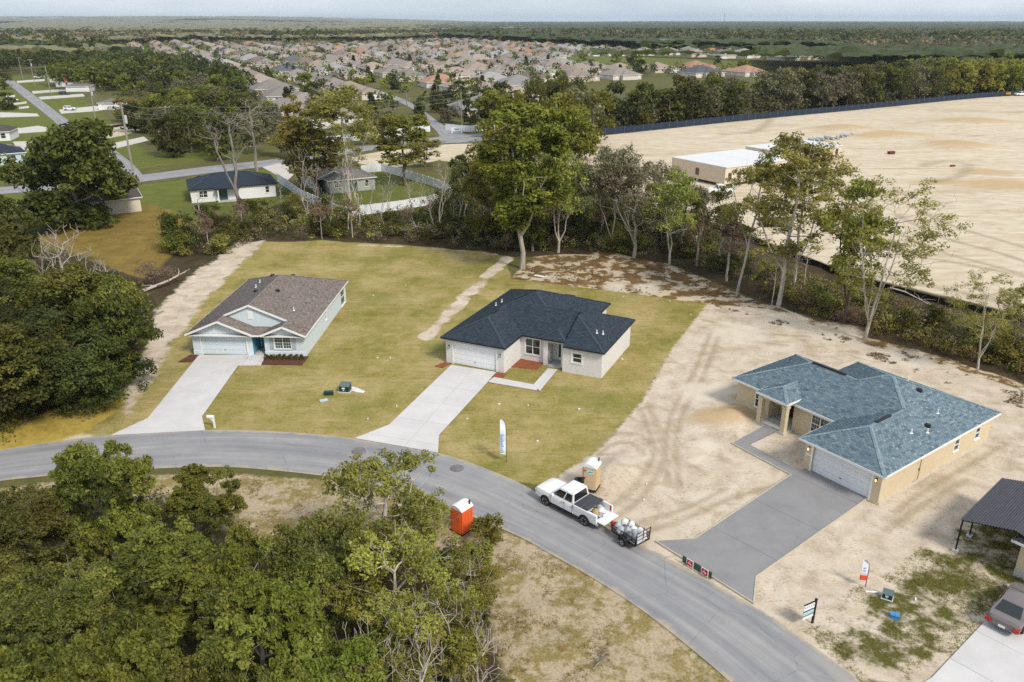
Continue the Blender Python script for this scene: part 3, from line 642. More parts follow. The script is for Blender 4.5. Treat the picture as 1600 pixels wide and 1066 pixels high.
    if TV:
        q = np.concatenate(TV); n = len(q); base = np.arange(n)[:, None] * 6
        F = np.concatenate([base + np.array([[0, 1, 2, 3]]), base + np.array([[4, 5, 1, 0]])], 1).reshape(-1, 4)
        tag(obj('shingle', npmesh('shingle', q.reshape(-1, 3), F, [m], tint=np.repeat(np.concatenate(TT), 2)), ro), kind='stuff')
    if caps.v:
        me = caps.mesh('ridge_cap', m); at = me.attributes.new('tint', 'FLOAT', 'FACE'); at.data.foreach_set('value', np.clip(np.random.normal(0.75, 0.12, len(me.polygons)), 0, 1).astype(np.float32))
        tag(obj('ridge_cap', me, ro), kind='stuff')
    at = ro.data.attributes.new('tint', 'FLOAT', 'FACE'); at.data.foreach_set('value', np.full(len(ro.data.polygons), 0.15, np.float32))
    def top(u, v): return max(float(s.z(np.array([u]), np.array([v]))[0]) for s in secs)
    for kind, u, v, rz, L in vents:
        z = top(u, v)
        if kind == 'ridge':
            b = MB(); d = (math.cos(rz) * L / 2, math.sin(rz) * L / 2); b.bar((u - d[0], v - d[1], top(u - d[0], v - d[1]) + 0.09), (u + d[0], v + d[1], top(u + d[0], v + d[1]) + 0.09), 0.26, 0.09); obj('ridge_vent', b.mesh('ridge_vent', M_METAL), ro)
        elif kind == 'box':
            b = MB(); b.box((0, 0, 0.03), (0.5, 0.5, 0.05)); b.box((0, 0, 0.13), (0.42, 0.42, 0.16), taper=0.75); obj('roof_vent', b.mesh('roof_vent', M_METAL), ro, (u, v, z), rz)
        else:
            b = MB(); b.tube([(0, 0, -0.1), (0, 0, 0.35)], 0.06, 8); b.tube([(0, 0, 0.0), (0, 0, 0.06)], [0.16, 0.09], 8); obj('vent_pipe', b.mesh('vent_pipe', M_PVC), ro, (u, v, z))
    return top

def wall_run(b, p0, p1, z1, ops=(), z0=-0.1, dep=0.12):
    """outside lies to the right of p0 -> p1; openings (s0, s1, z0, z1)"""
    L = math.hypot(p1[0] - p0[0], p1[1] - p0[1]); d = ((p1[0] - p0[0]) / L, (p1[1] - p0[1]) / L); nrm = (d[1], -d[0])
    S = sorted({0, L, *[o[0] for o in ops], *[o[1] for o in ops]}); Z = sorted({z0, z1, *[o[2] for o in ops], *[o[3] for o in ops]})
    pt = lambda s, z, k=0.0: (p0[0] + d[0] * s - nrm[0] * k, p0[1] + d[1] * s - nrm[1] * k, z)
    for s0, s1 in zip(S[:-1], S[1:]):
        for a, c in zip(Z[:-1], Z[1:]):
            if any(o[0] <= s0 and s1 <= o[1] and o[2] <= a and c <= o[3] for o in ops): continue
            b.quad(pt(s0, a), pt(s1, a), pt(s1, c), pt(s0, c))
    for s0, s1, a, c in [o[:4] for o in ops]:
        b.quad(pt(s0, a), pt(s0, a, dep), pt(s0, c, dep), pt(s0, c)); b.quad(pt(s1, a, dep), pt(s1, a), pt(s1, c), pt(s1, c, dep))
        b.quad(pt(s0, c), pt(s0, c, dep), pt(s1, c, dep), pt(s1, c)); b.quad(pt(s0, a, dep), pt(s0, a), pt(s1, a), pt(s1, a, dep))
    return pt, d, nrm
def frame_of(p0, p1, s, z, k=0.0):
    L = math.hypot(p1[0] - p0[0], p1[1] - p0[1]); d = ((p1[0] - p0[0]) / L, (p1[1] - p0[1]) / L); n = (d[1], -d[0])
    return (p0[0] + d[0] * s + n[0] * k, p0[1] + d[1] * s + n[1] * k, z), math.atan2(d[1], d[0])     # local x along the wall, local -y outwards
def window(root, p0, p1, s0, s1, z0, z1, mf=None, mg=None, cols=1, grid=(0, 0), trim=0.0, mtrim=None, shutters=None):
    mf = mf or M_WHITE; mg = mg or M_GLASS; c, rz = frame_of(p0, p1, (s0 + s1) / 2, (z0 + z1) / 2); w, h = s1 - s0, z1 - z0
    f = MB(); t = 0.07
    for x in (-w / 2 + t / 2, w / 2 - t / 2): f.box((x, 0.045, 0), (t, 0.09, h))
    for z in (-h / 2 + t / 2, h / 2 - t / 2): f.box((0, 0.045, z), (w - 2 * t, 0.088, t))
    f.box((0, 0.05, 0), (w - 2 * t, 0.07, 0.06))
    for k in range(1, cols): f.box((-w / 2 + w * k / cols, 0.043, 0), (0.09, 0.082, h - 2 * t))
    f.box((0, -0.03, -h / 2 - 0.03), (w + 0.14, 0.10, 0.06))
    if trim:
        for x in (-w / 2 - trim / 2, w / 2 + trim / 2): f.box((x, -0.015, 0), (trim, 0.05, h + 2 * trim))
        for z in (-h / 2 - trim / 2, h / 2 + trim / 2): f.box((0, -0.012, z), (w, 0.05, trim))
    wo = obj('window', f.mesh('window', mf), root, c, rz); pw = w / cols
    for k in range(cols):
        for zz in (-1, 1):
            x = -w / 2 + pw * (k + 0.5); b = MB(); b.box((x, 0.09, zz * h / 4), (pw - 0.16, 0.012, h / 2 - 0.1)); po = obj('pane', b.mesh('pane', mg), wo)
            if grid[0]:
                g = MB()
                for a in range(1, grid[0]): g.box((x - (pw - 0.16) / 2 + (pw - 0.16) * a / grid[0], 0.079, zz * h / 4), (0.022, 0.012, h / 2 - 0.1))
                for a in range(1, grid[1]): g.box((x, 0.077, zz * h / 4 - (h / 2 - 0.1) / 2 + (h / 2 - 0.1) * a / grid[1]), (pw - 0.16, 0.01, 0.022))
                obj('muntin', g.mesh('muntin', mf), wo)
    if shutters:
        for sx in (-1, 1):
            b = MB(); b.box((sx * (w / 2 + 0.28), -0.02, 0), (0.45, 0.04, h + 0.1))
            for k in range(9): b.box((sx * (w / 2 + 0.28), -0.045, -h / 2 + 0.1 + (h - 0.2) * k / 8), (0.36, 0.02, 0.05))
            obj('shutter', b.mesh('shutter', shutters), root, c, rz)
def garage_door(root, p0, p1, s0, s1, h, m, back=0.14):
    c, rz = frame_of(p0, p1, (s0 + s1) / 2, 0.06, -back); w = s1 - s0; e = MB(); e.box((0, 0.03, h / 2), (w, 0.02, h)); g = obj('garage_door', e.mesh('garage_door', m), root, c, rz)
    for k in range(4):
        b = MB(); ph = h / 4; z = ph * (k + 0.5); b.box((0, 0, z), (w - 0.02, 0.04, ph - 0.018))
        for j in range(8): b.box((-w / 2 + w * (j + 0.5) / 8, -0.022, z), (w / 8 - 0.14, 0.012, ph - 0.16))
        obj('panel', b.mesh('panel', m), g)
    hd = MB(); hd.box((0, -0.05, 0.55), (0.14, 0.03, 0.05)); obj('handle', hd.mesh('handle', M_METAL), g)
    t = MB()
    for sx in (-1, 1): t.box((sx * (w / 2 + 0.07), -back - 0.01, h / 2 + 0.03), (0.14, 0.045, h + 0.06))
    t.box((0, -back - 0.012, h + 0.11), (w + 0.28, 0.05, 0.12)); obj('door_trim', t.mesh('door_trim', M_WHITE), root, c, rz)
def lantern(root, p0, p1, s, z, lit=False):
    c, rz = frame_of(p0, p1, s, z); b = MB(); b.box((0, -0.02, 0.05), (0.12, 0.03, 0.2)); b.box((0, -0.12, 0.16), (0.16, 0.16, 0.03), taper=0.5); b.box((0, -0.12, -0.14), (0.12, 0.12, 0.03)); b.bar((0, -0.02, 0.1), (0, -0.12, 0.15), 0.03)
    for x in (-0.06, 0.06):
        for y in (-0.18, -0.06): b.box((x, y, 0), (0.015, 0.015, 0.28))
    w = obj('wall_lamp', b.mesh('wall_lamp', M_METAL), root, c, rz); k = MB(); k.tube([(0, -0.12, -0.11), (0, -0.12, 0.1)], 0.05, 8); obj('lamp_glass', k.mesh('lamp_glass', M_LAMP if lit else M_PVC), w)
def entry_door(root, p0, p1, s0, s1, h, m, glass=None, back=0.1):
    c, rz = frame_of(p0, p1, (s0 + s1) / 2, 0.12, -back); w = s1 - s0; b = MB(); b.box((0, 0, h / 2), (w, 0.05, h))
    if glass is None:
        for z0, z1 in ((0.15, 0.9), (1.1, h - 0.15)):
            for x in (-w / 4, w / 4): b.box((x, -0.03, (z0 + z1) / 2), (w / 2 - 0.16, 0.015, z1 - z0))
    d = obj('front_door', b.mesh('front_door', m), root, c, rz)
    if glass: k = MB(); k.box((0, -0.032, h / 2 + 0.1), (w * 0.5, 0.014, h * 0.75)); obj('pane', k.mesh('pane', glass), d)
    hd = MB(); hd.box((w / 2 - 0.1, -0.06, 1.0), (0.04, 0.05, 0.2)); obj('handle', hd.mesh('handle', M_METAL), d)
    t = MB()
    for sx in (-1, 1): t.box((sx * (w / 2 + 0.05), -0.02, h / 2), (0.1, 0.07, h))
    t.box((0, -0.02, h + 0.05), (w + 0.2, 0.07, 0.1)); obj('door_frame', t.mesh('door_frame', M_WHITE), root, c, rz)
def column(root, u, v, z1, m, w=0.42):
    b = MB(); b.box((u, v, z1 / 2), (w, w, z1)); b.box((u, v, 0.12), (w + 0.1, w + 0.1, 0.2)); b.box((u, v, z1 - 0.1), (w + 0.1, w + 0.1, 0.16)); obj('column', b.mesh('column', m), root)

# ---- house with the pale blue siding (left)
S = 0.417
def house_blue():
    ze = 2.6; o = G(288.4, 522.9, ze); a = R(-2.4)
    r = thing('house', 'pale blue house with brown shingle roof and two front gables', 'house', (*o, 0), a)
    main = Sec(0, 12.75, 1.9, 19.2, 'LRB', ze, S); main.gables = 'F'; main.inset = 0.25; main.rake = (0.565, 0.376)
    gar = Sec(-0.01, 7.2, 0, 9, 'LR', ze - 0.02, S); gar.inset = 0.7; gar.gables = 'F'
    rt = Sec(7.95, 12.76, 0, 9, 'LR', ze - 0.02, S); rt.inset = 0.7
    ent = Sec(6.8, 8.35, 0.1, 2.2, 'F', ze - 0.03, 0.12); ent.gables = ''
    build_roof(r, [main, gar, rt, ent], M_SH1, M_WHITE, M_BLUEW, vents=[('box', 4.9, 14.3, 0, 0), ('box', 7.4, 14.2, 0, 0), ('box', 5.0, 8.2, 0, 0), ('box', 7.5, 8.1, 0, 0), ('pipe', 4.0, 11, 0, 0), ('pipe', 10.2, 4.9, 0, 0), ('pipe', 3.7, 13.2, 0, 0)])
    b = MB(); vf = 0.7; zt = ze - 0.1; gd = (0.95, 5.75, -0.1, 2.25)
    wall_run(b, (0.4, vf), (6.8, vf), zt, [gd], dep=0.2)
    wall_run(b, (6.8, vf), (6.8, 3.0), zt); wall_run(b, (6.8, 3.0), (8.1, 3.0), zt, [(0.15, 1.15, 0.1, 2.2)]); wall_run(b, (8.1, 3.0), (8.1, vf), zt)
    win = (1.05, 2.85, 0.85, 2.25); wall_run(b, (8.1, vf), (12.4, vf), zt, [win])
    side = [(8.3, 8.9, 1.0, 2.2), (15.6, 17.6, 0.1, 2.2)]; wall_run(b, (12.4, vf), (12.4, 18.9), zt, side); wall_run(b, (12.4, 18.9), (0.4, 18.9), zt); wall_run(b, (0.4, 18.9), (0.4, vf), zt)
    # lap siding shadow lines and a paler base course
    obj('wall', b.mesh('wall', M_BLUEW), r)
    lap = MB()
    for p0, p1 in (((12.415, vf), (12.415, 18.9)),):
        for k in range(1, 12): lap.bar((p0[0], p0[1], k * 0.2), (p1[0], p1[1], k * 0.2), 0.012, 0.03)
    for p0, p1 in (((0.37, vf - 0.02), (1.28, vf - 0.02)), ((6.22, vf - 0.02), (6.83, vf - 0.02)), ((8.07, vf - 0.02), (12.43, vf - 0.02))): skirt = MB(); skirt.bar((*p0, 0.3), (*p1, 0.3), 0.06, 0.5); obj('base_course', skirt.mesh('base_course', mat('skirt_blue', (0.66, 0.735, 0.775), 0.7, 0.03)), r)

    garage_door(r, (0.4, vf), (6.8, vf), 0.95, 5.75, 2.15, M_DOORB, 0.12)
    entry_door(r, (6.8, 3.0), (8.1, 3.0), 0.15, 1.15, 2.05, M_BLUED)
    pr = MB(); pr.box((7.45, 1.85, 0.02), (1.28, 2.28, 0.2)); obj('porch', pr.mesh('porch', M_PORCH), r)
    pan = MB()
    pan.box((6.83, 1.85, 1.3), (0.03, 2.2, 2.4)); pan.box((8.07, 1.85, 1.3), (0.03, 2.2, 2.4)); obj('entry_panel', pan.mesh('entry_panel', M_BLUED), r)
    window(r, (8.1, vf), (12.4, vf), *win, cols=2, grid=(3, 2), mg=mat('glass_green', (0.05, 0.10, 0.10), 0.1, 0.2, spec=0.7), trim=0.08, shutters=M_SHUT)
    for w in side: window(r, (12.4, vf), (12.4, 18.9), *w, mg=M_GLASS_T)
    gv = MB(); gv.box((6.37, 1.9 + 0.235, 4.05), (0.55, 0.04, 0.9))
    for k in range(7): gv.box((6.37, 2.11, 3.7 + k * 0.115), (0.48, 0.03, 0.05))
    obj('gable_vent', gv.mesh('gable_vent', M_WHITE), r)
    return r, o, a
def house_grey():
    ze = 2.95; o = G(688, 526.7, ze); a = R(-24.72)
    r = thing('house', 'light grey stucco house with charcoal hip roof and white garage door', 'house', (*o, 0), a)
    A = Sec(0, 7.35, 0, 17.3, 'LRFB', ze, S); M_ = Sec(0.01, 12.55, 4.05, 17.35, 'LRFB', ze - 0.012, S); C2 = Sec(6, 12.4, 4.07, 13, 'FB', ze - 0.024, S); C2.gables = ''
    C = Sec(12.3, 16.65, 2.95, 13.35, 'RFB', ze - 0.018, S); C.gables = 'L'; C.inset = 0.0; C.rake = (False, False); E = Sec(9.3, 12.4, 3.7, 9, 'LRF', ze + 0.12, S)
    C = Sec(8.9, 16.65, 2.95, 13.35, 'RFB', ze - 0.018, S); C.gables = ''
    # the right wing starts at the entry: drop the part left of it
    C = Sec(12.3, 16.65, 2.95, 13.35, 'RFB', ze - 0.018, S); C.gables = ''
    secs = [A, M_, C2, C, E]
    for s in (A, M_, E): s.gables = ''
    top = build_roof(r, secs, M_SH2, M_BLACKTRIM, M_GREYW, vents=[('ridge', 3.67, 5.4, R(90), 1.3), ('ridge', 4.6, 9.9, R(40), 1.3), ('ridge', 8.7, 14.2, 0, 1.2), ('pipe', 2.2, 10.1, 0, 0), ('pipe', 2.0, 9.0, 0, 0), ('pipe', 14.8, 5.9, 0, 0), ('pipe', 15.3, 6.4, 0, 0), ('box', 10.9, 8.7, 0, 0)])
    ck = MB(); n = 16                    # step between the two front slopes
    pts = [(12.29, 2.95 + 5.2 * k / n) for k in range(n + 1)]
    for p, q in zip(pts[:-1], pts[1:]):
        zt = lambda t: C.ze + S * (t[1] - 2.95) - 0.02
        ck.quad((*p, ze - 0.15), (*q, ze - 0.15), (*q, zt(q)), (*p, zt(p)))
    obj('roof_step', ck.mesh('roof_step', M_BLACKTRIM), r)
    b = MB(); zt = ze - 0.1; vf = 0.4
    wall_run(b, (0.4, vf), (7.0, vf), zt, [(0.85, 5.75, -0.1, 2.35)], dep=0.2); wall_run(b, (7.0, vf), (7.0, 4.45), zt)
    w1 = (0.55, 2.25, 0.75, 2.55); wall_run(b, (7.0, 4.45), (9.75, 4.45), zt, [w1])
    wall_run(b, (9.75, 4.45), (9.75, 4.1), zt); wall_run(b, (9.75, 4.1), (12.15, 4.1), zt, [(0.5, 1.95, 0.05, 2.6)], dep=0.3)
    wall_run(b, (12.15, 4.1), (12.7, 3.4), zt) if False else wall_run(b, (12.15, 4.1), (12.15, 3.35), zt)
    w2 = (1.05, 2.05, 1.2, 2.25); wall_run(b, (12.15, 3.35), (16.3, 3.35), zt, [w2]); wall_run(b, (16.3, 3.35), (16.3, 13.0), zt); wall_run(b, (16.3, 13.0), (12.2, 13.0), zt); wall_run(b, (12.2, 13.0), (12.2, 17.0), zt)
    wall_run(b, (12.2, 17.0), (0.4, 17.0), zt); wall_run(b, (0.4, 17.0), (0.4, vf), zt)
    wall_run(b, (10.25, 5.6), (11.7, 5.6), zt, [(0.35, 1.25, 0.1, 2.3)]); wall_run(b, (10.25, 4.1), (10.25, 5.6), 2.6); wall_run(b, (11.7, 5.6), (11.7, 4.1), 2.6)
    obj('wall', b.mesh('wall', M_GREYW), r)
    garage_door(r, (0.4, vf), (7.0, vf), 0.85, 5.75, 2.25, M_DOORW, 0.12)
    window(r, (7.0, 4.45), (9.75, 4.45), *w1, cols=2, trim=0.09); window(r, (12.15, 3.35), (16.3, 3.35), *w2, trim=0.16)
    entry_door(r, (10.25, 5.6), (11.7, 5.6), 0.35, 1.25, 2.15, M_WHITE, M_GLASS)
    pr = MB(); pr.box((11.0, 4.75, 0.03), (1.42, 1.65, 0.2)); obj('porch', pr.mesh('porch', M_PORCH), r)
    lantern(r, (0.4, vf), (7.0, vf), 0.4, 1.9); lantern(r, (0.4, vf), (7.0, vf), 6.2, 1.9)
    return r, o, a
def house_tan():
    ze = 2.75; o = G(1248, 684, ze); a = R(-54.2)
    r = thing('house', 'tan stucco house with slate blue shingle roof and unpaved sand yard', 'house', (*o, 0), a)
    Gr = Sec(0, 7.2, 0, 12, 'LRF', ze, S); M_ = Sec(-5.9, 7.21, 4.75, 17.4, 'LRFB', ze - 0.012, S); L_ = Sec(-10.55, 1, 4.74, 14.2, 'LFB', ze - 0.024, S); Pp = Sec(-7.0, -3.75, 3.6, 9, 'LRF', ze + 0.3, S)
    for s in (Gr, M_, L_, Pp): s.gables = ''
    build_roof(r, [Gr, M_, L_, Pp], M_SH3, M_WHITE, M_TANW, vents=[('ridge', -4.0, 9.47, 0, 3.3), ('ridge', 3.6, 5.3, R(90), 2.0), ('pipe', 5.4, 6.4, 0, 0), ('pipe', 5.9, 7.9, 0, 0), ('box', 5.5, 8.6, 0.3, 0), ('box', 2.8, 11.9, 0.4, 0), ('pipe', 1.4, 12.5, 0, 0), ('pipe', 5.0, 11.0, 0, 0)])
    b = MB(); zt = ze - 0.1; vf = 0.5
    wall_run(b, (0.4, vf), (6.8, vf), zt, [(0.7, 5.6, -0.1, 2.3)], dep=0.25)
    sw = [(10.5, 11.3, 0.9, 2.0), (13.9, 14.7, 0.9, 2.0), (4.6, 5.5, 0.05, 2.1)]
    wall_run(b, (6.8, vf), (6.8, 17.0), zt, sw); wall_run(b, (6.8, 17.0), (-5.5, 17.0), zt); wall_run(b, (-5.5, 17.0), (-5.5, 13.8), zt); wall_run(b, (-5.5, 13.8), (-10.15, 13.8), zt); wall_run(b, (-10.15, 13.8), (-10.15, 5.2), zt)
    w1 = (2.0, 3.0, 0.7, 2.3); wall_run(b, (-10.15, 5.2), (-6.6, 5.2), zt, [w1]); wall_run(b, (-6.6, 5.2), (-6.6, 6.9), zt + 0.3); wall_run(b, (-6.6, 6.9), (-4.1, 6.9), zt, [(0.9, 1.95, 0.1, 2.3)]); wall_run(b, (-4.1, 6.9), (-4.1, 5.2), zt)
    w2 = (1.75, 3.45, 0.7, 2.3); wall_run(b, (-4.1, 5.2), (0.4, 5.2), zt, [w2]); wall_run(b, (0.4, 5.2), (0.4, vf), zt)
    b.box((-5.35, 4.05, ze + 0.02), (2.95, 0.36, 0.32)); b.box((-6.62, 4.9, ze + 0.02), (0.34, 1.4, 0.32)); b.box((-4.12, 4.9, ze + 0.02), (0.34, 1.4, 0.32))
    obj('wall', b.mesh('wall', M_TANW), r)
    column(r, -6.6, 4.05, ze - 0.12, M_TANW); column(r, -4.12, 4.05, ze - 0.12, M_TANW)
    garage_door(r, (0.4, vf), (6.8, vf), 0.7, 5.6, 2.2, M_DOORW, 0.2)
    window(r, (-10.15, 5.2), (-6.6, 5.2), *w1, grid=(3, 2)); window(r, (-4.1, 5.2), (0.4, 5.2), *w2, cols=2, grid=(3, 2))
    for w in sw[:2]: window(r, (6.8, vf), (6.8, 17.0), *w)
    entry_door(r, (-6.6, 6.9), (-4.1, 6.9), 0.9, 1.95, 2.15, mat('door_brown', (0.05, 0.03, 0.022), 0.5)); entry_door(r, (6.8, vf), (6.8, 17.0), 4.6, 5.5, 2.05, M_TANW)
    pr = MB(); pr.box((-5.36, 5.3, 0.03), (3.1, 3.1, 0.2)); obj('porch', pr.mesh('porch', M_PORCH), r)
    lantern(r, (0.4, vf), (6.8, vf), 0.32, 1.95, True); lantern(r, (0.4, vf), (6.8, vf), 6.0, 1.95, True)
    pl = MB(); c, rz = frame_of((0.4, vf), (6.8, vf), 0.35, 1.45, 0.02); pl.box((0, 0, 0), (0.5, 0.03, 0.16)); obj('number_plate', pl.mesh('number_plate', M_WHITE), r, c, rz)
    # footing ledge of bare block with splashed sand
    f = MB(); f.box((6.83, 8.7, 0.04), (0.1, 16.3, 0.34)); obj('footing', f.mesh('footing', mat('bare_footing', (0.55, 0.5, 0.43), 0.9, 0.1, dirt=0.4)), r)
    return r, o, a
H1, O1, A1 = house_blue(); H2, O2, A2 = house_grey(); H3, O3, A3 = house_tan()
def bed(name_o, ang, polys, m, label, cat='mulch bed'):
    b = MB(); ca, sa = math.cos(ang), math.sin(ang)
    rng = random.Random(4)
    for p in polys:
        w = [(name_o[0] + u * ca - v * sa, name_o[1] + u * sa + v * ca) for u, v in p]; b.prism(w, -0.05, 0.08)
        xs_ = [q[0] for q in w]; ys_ = [q[1] for q in w]
        for k in range(int((max(xs_) - min(xs_)) * (max(ys_) - min(ys_)) * 14)):
            x, y = rng.uniform(min(xs_), max(xs_)), rng.uniform(min(ys_), max(ys_))
            if inside(np.array([x]), np.array([y]), w)[0]: b.box((x, y, 0.09), (rng.uniform(0.05, 0.16), 0.04, 0.03), rng.uniform(0, 3))
    return tag(obj('mulch_bed', b.mesh('mulch_bed', m)), label, cat)
bed(O1, A1, [[(8.3, -1.6), (12.6, -1.6), (12.7, 0.65), (8.1, 0.65)]], M_MULCH_B, 'brown mulch bed with low hedge under the shuttered window of the blue house')
bed(O1, A1, [[(6.05, -0.6), (6.85, -0.6), (6.75, 0.65), (6.2, 0.65)]], M_MULCH_B, 'small brown mulch square between driveway and entry of the blue house')
bed(O1, A1, [[(-0.5, -1.4), (0.9, -1.2), (1.1, 0.6), (0.0, 0.6)]], M_MULCH_B, 'brown mulch patch at the left corner of the blue garage')
bed(O2, A2, [[(7.05, 2.2), (9.7, 2.6), (9.7, 4.4), (7.05, 4.4)]], M_MULCH, 'red mulch bed beneath the large window of the grey house')
bed(O2, A2, [[(-0.2, -1.0), (0.75, -1.0), (1.05, 0.35), (0.2, 0.35)]], M_MULCH, 'red mulch patch left of the white garage door of the grey house')
bed(O2, A2, [[(6.3, -0.9), (7.4, -0.9), (7.3, 0.35), (6.4, 0.35)]], M_MULCH, 'red mulch patch right of the white garage door of the grey house')

# ------------------------------------------------------------------ vehicles
M_TYRE = mat('tyre_rubber', (0.018, 0.018, 0.019), 0.85); M_RIM = mat('alloy_rim', (0.42, 0.42, 0.43), 0.3, 0.05, metal=0.7, spec=0.5); M_CARGLASS = mat('car_glass', (0.012, 0.015, 0.017), 0.05, 0.1, spec=0.9)
M_RED = mat('tail_lamp_red', (0.42, 0.012, 0.02), 0.25, spec=0.6); M_LENS = mat('head_lamp', (0.65, 0.68, 0.7), 0.15, spec=0.7); M_PLASTIC = mat('black_plastic', (0.02, 0.02, 0.022), 0.6); M_CHROME = mat('chrome', (0.6, 0.6, 0.62), 0.2, 0.03, metal=0.9)
def paint(name, c): 
    g = NG(name); n = g.noise(0.8, 5); g.b.inputs['Coat Weight'].default_value = 0.6; g.b.inputs['Coat Roughness'].default_value = 0.08
    return g.done(g.ramp(n, [(0.3, tuple(q * 0.94 for q in c)), (0.7, c)]), 0.4, 0.4)
P_WHITE = paint('paint_white', (0.80, 0.81, 0.82)); P_SILVER = paint('paint_taupe', (0.17, 0.145, 0.145)); P_BLACK = paint('paint_black', (0.02, 0.022, 0.026)); P_GREY = paint('paint_grey', (0.12, 0.13, 0.14))
def wheel_meshes(r, w):
    b = MB(); prof = [(-w / 2, r * 0.66), (-w / 2, r * 0.93), (-w * 0.36, r), (w * 0.36, r), (w / 2, r * 0.93), (w / 2, r * 0.66)]; n = 20
    b.loft([[(math.cos(2 * math.pi * k / n) * q, y, math.sin(2 * math.pi * k / n) * q) for k in range(n)] for y, q in prof])
    t = b.mesh('wheel', M_TYRE, smooth=35)
    k_ = MB(); k_.tube([(0, -w * 0.3, 0), (0, w * 0.47, 0)], r * 0.2, 10); k_.loft([[(math.cos(2 * math.pi * k / n) * q, y, math.sin(2 * math.pi * k / n) * q) for k in range(n)] for y, q in ((w * 0.2, r * 0.55), (w * 0.48, r * 0.60), (w * 0.51, r * 0.68), (w * 0.40, r * 0.69))], caps=False)
    for s in range(6):
        a = 2 * math.pi * s / 6; k_.bar((math.cos(a) * r * 0.12, w * 0.42, math.sin(a) * r * 0.12), (math.cos(a) * r * 0.62, w * 0.47, math.sin(a) * r * 0.62), 0.09, 0.03, up=(0, 1, 0))
    k_.tube([(0, w * 0.18, 0), (0, w * 0.2, 0)], r * 0.6, 16)
    return t, k_.mesh('rim', M_RIM, smooth=40)
def body_ring(x, w, zb, zt):
    pts = [(w * 0.90, zb), (w, zb + 0.12), (w, (zb + zt) / 2), (w * 0.985, zt - 0.10), (w * 0.93, zt - 0.02), (w * 0.7, zt + 0.012)]
    return [(x, y, z) for y, z in pts] + [(x, -y, z) for y, z in pts[::-1]]
def inset_quad(q, m, off):
    q = [Vector(p) for p in q]; c = sum(q, Vector()) / 4; n = (q[1] - q[0]).cross(q[3] - q[0]).normalized()
    def lerp(u, v): return (q[0] * (1 - u) + q[1] * u) * (1 - v) + (q[3] * (1 - u) + q[2] * u) * v
    u0, u1, v0, v1 = m; r = [lerp(u0, v0), lerp(u1, v0), lerp(u1, v1), lerp(u0, v1)]
    return [p + n * off for p in r]
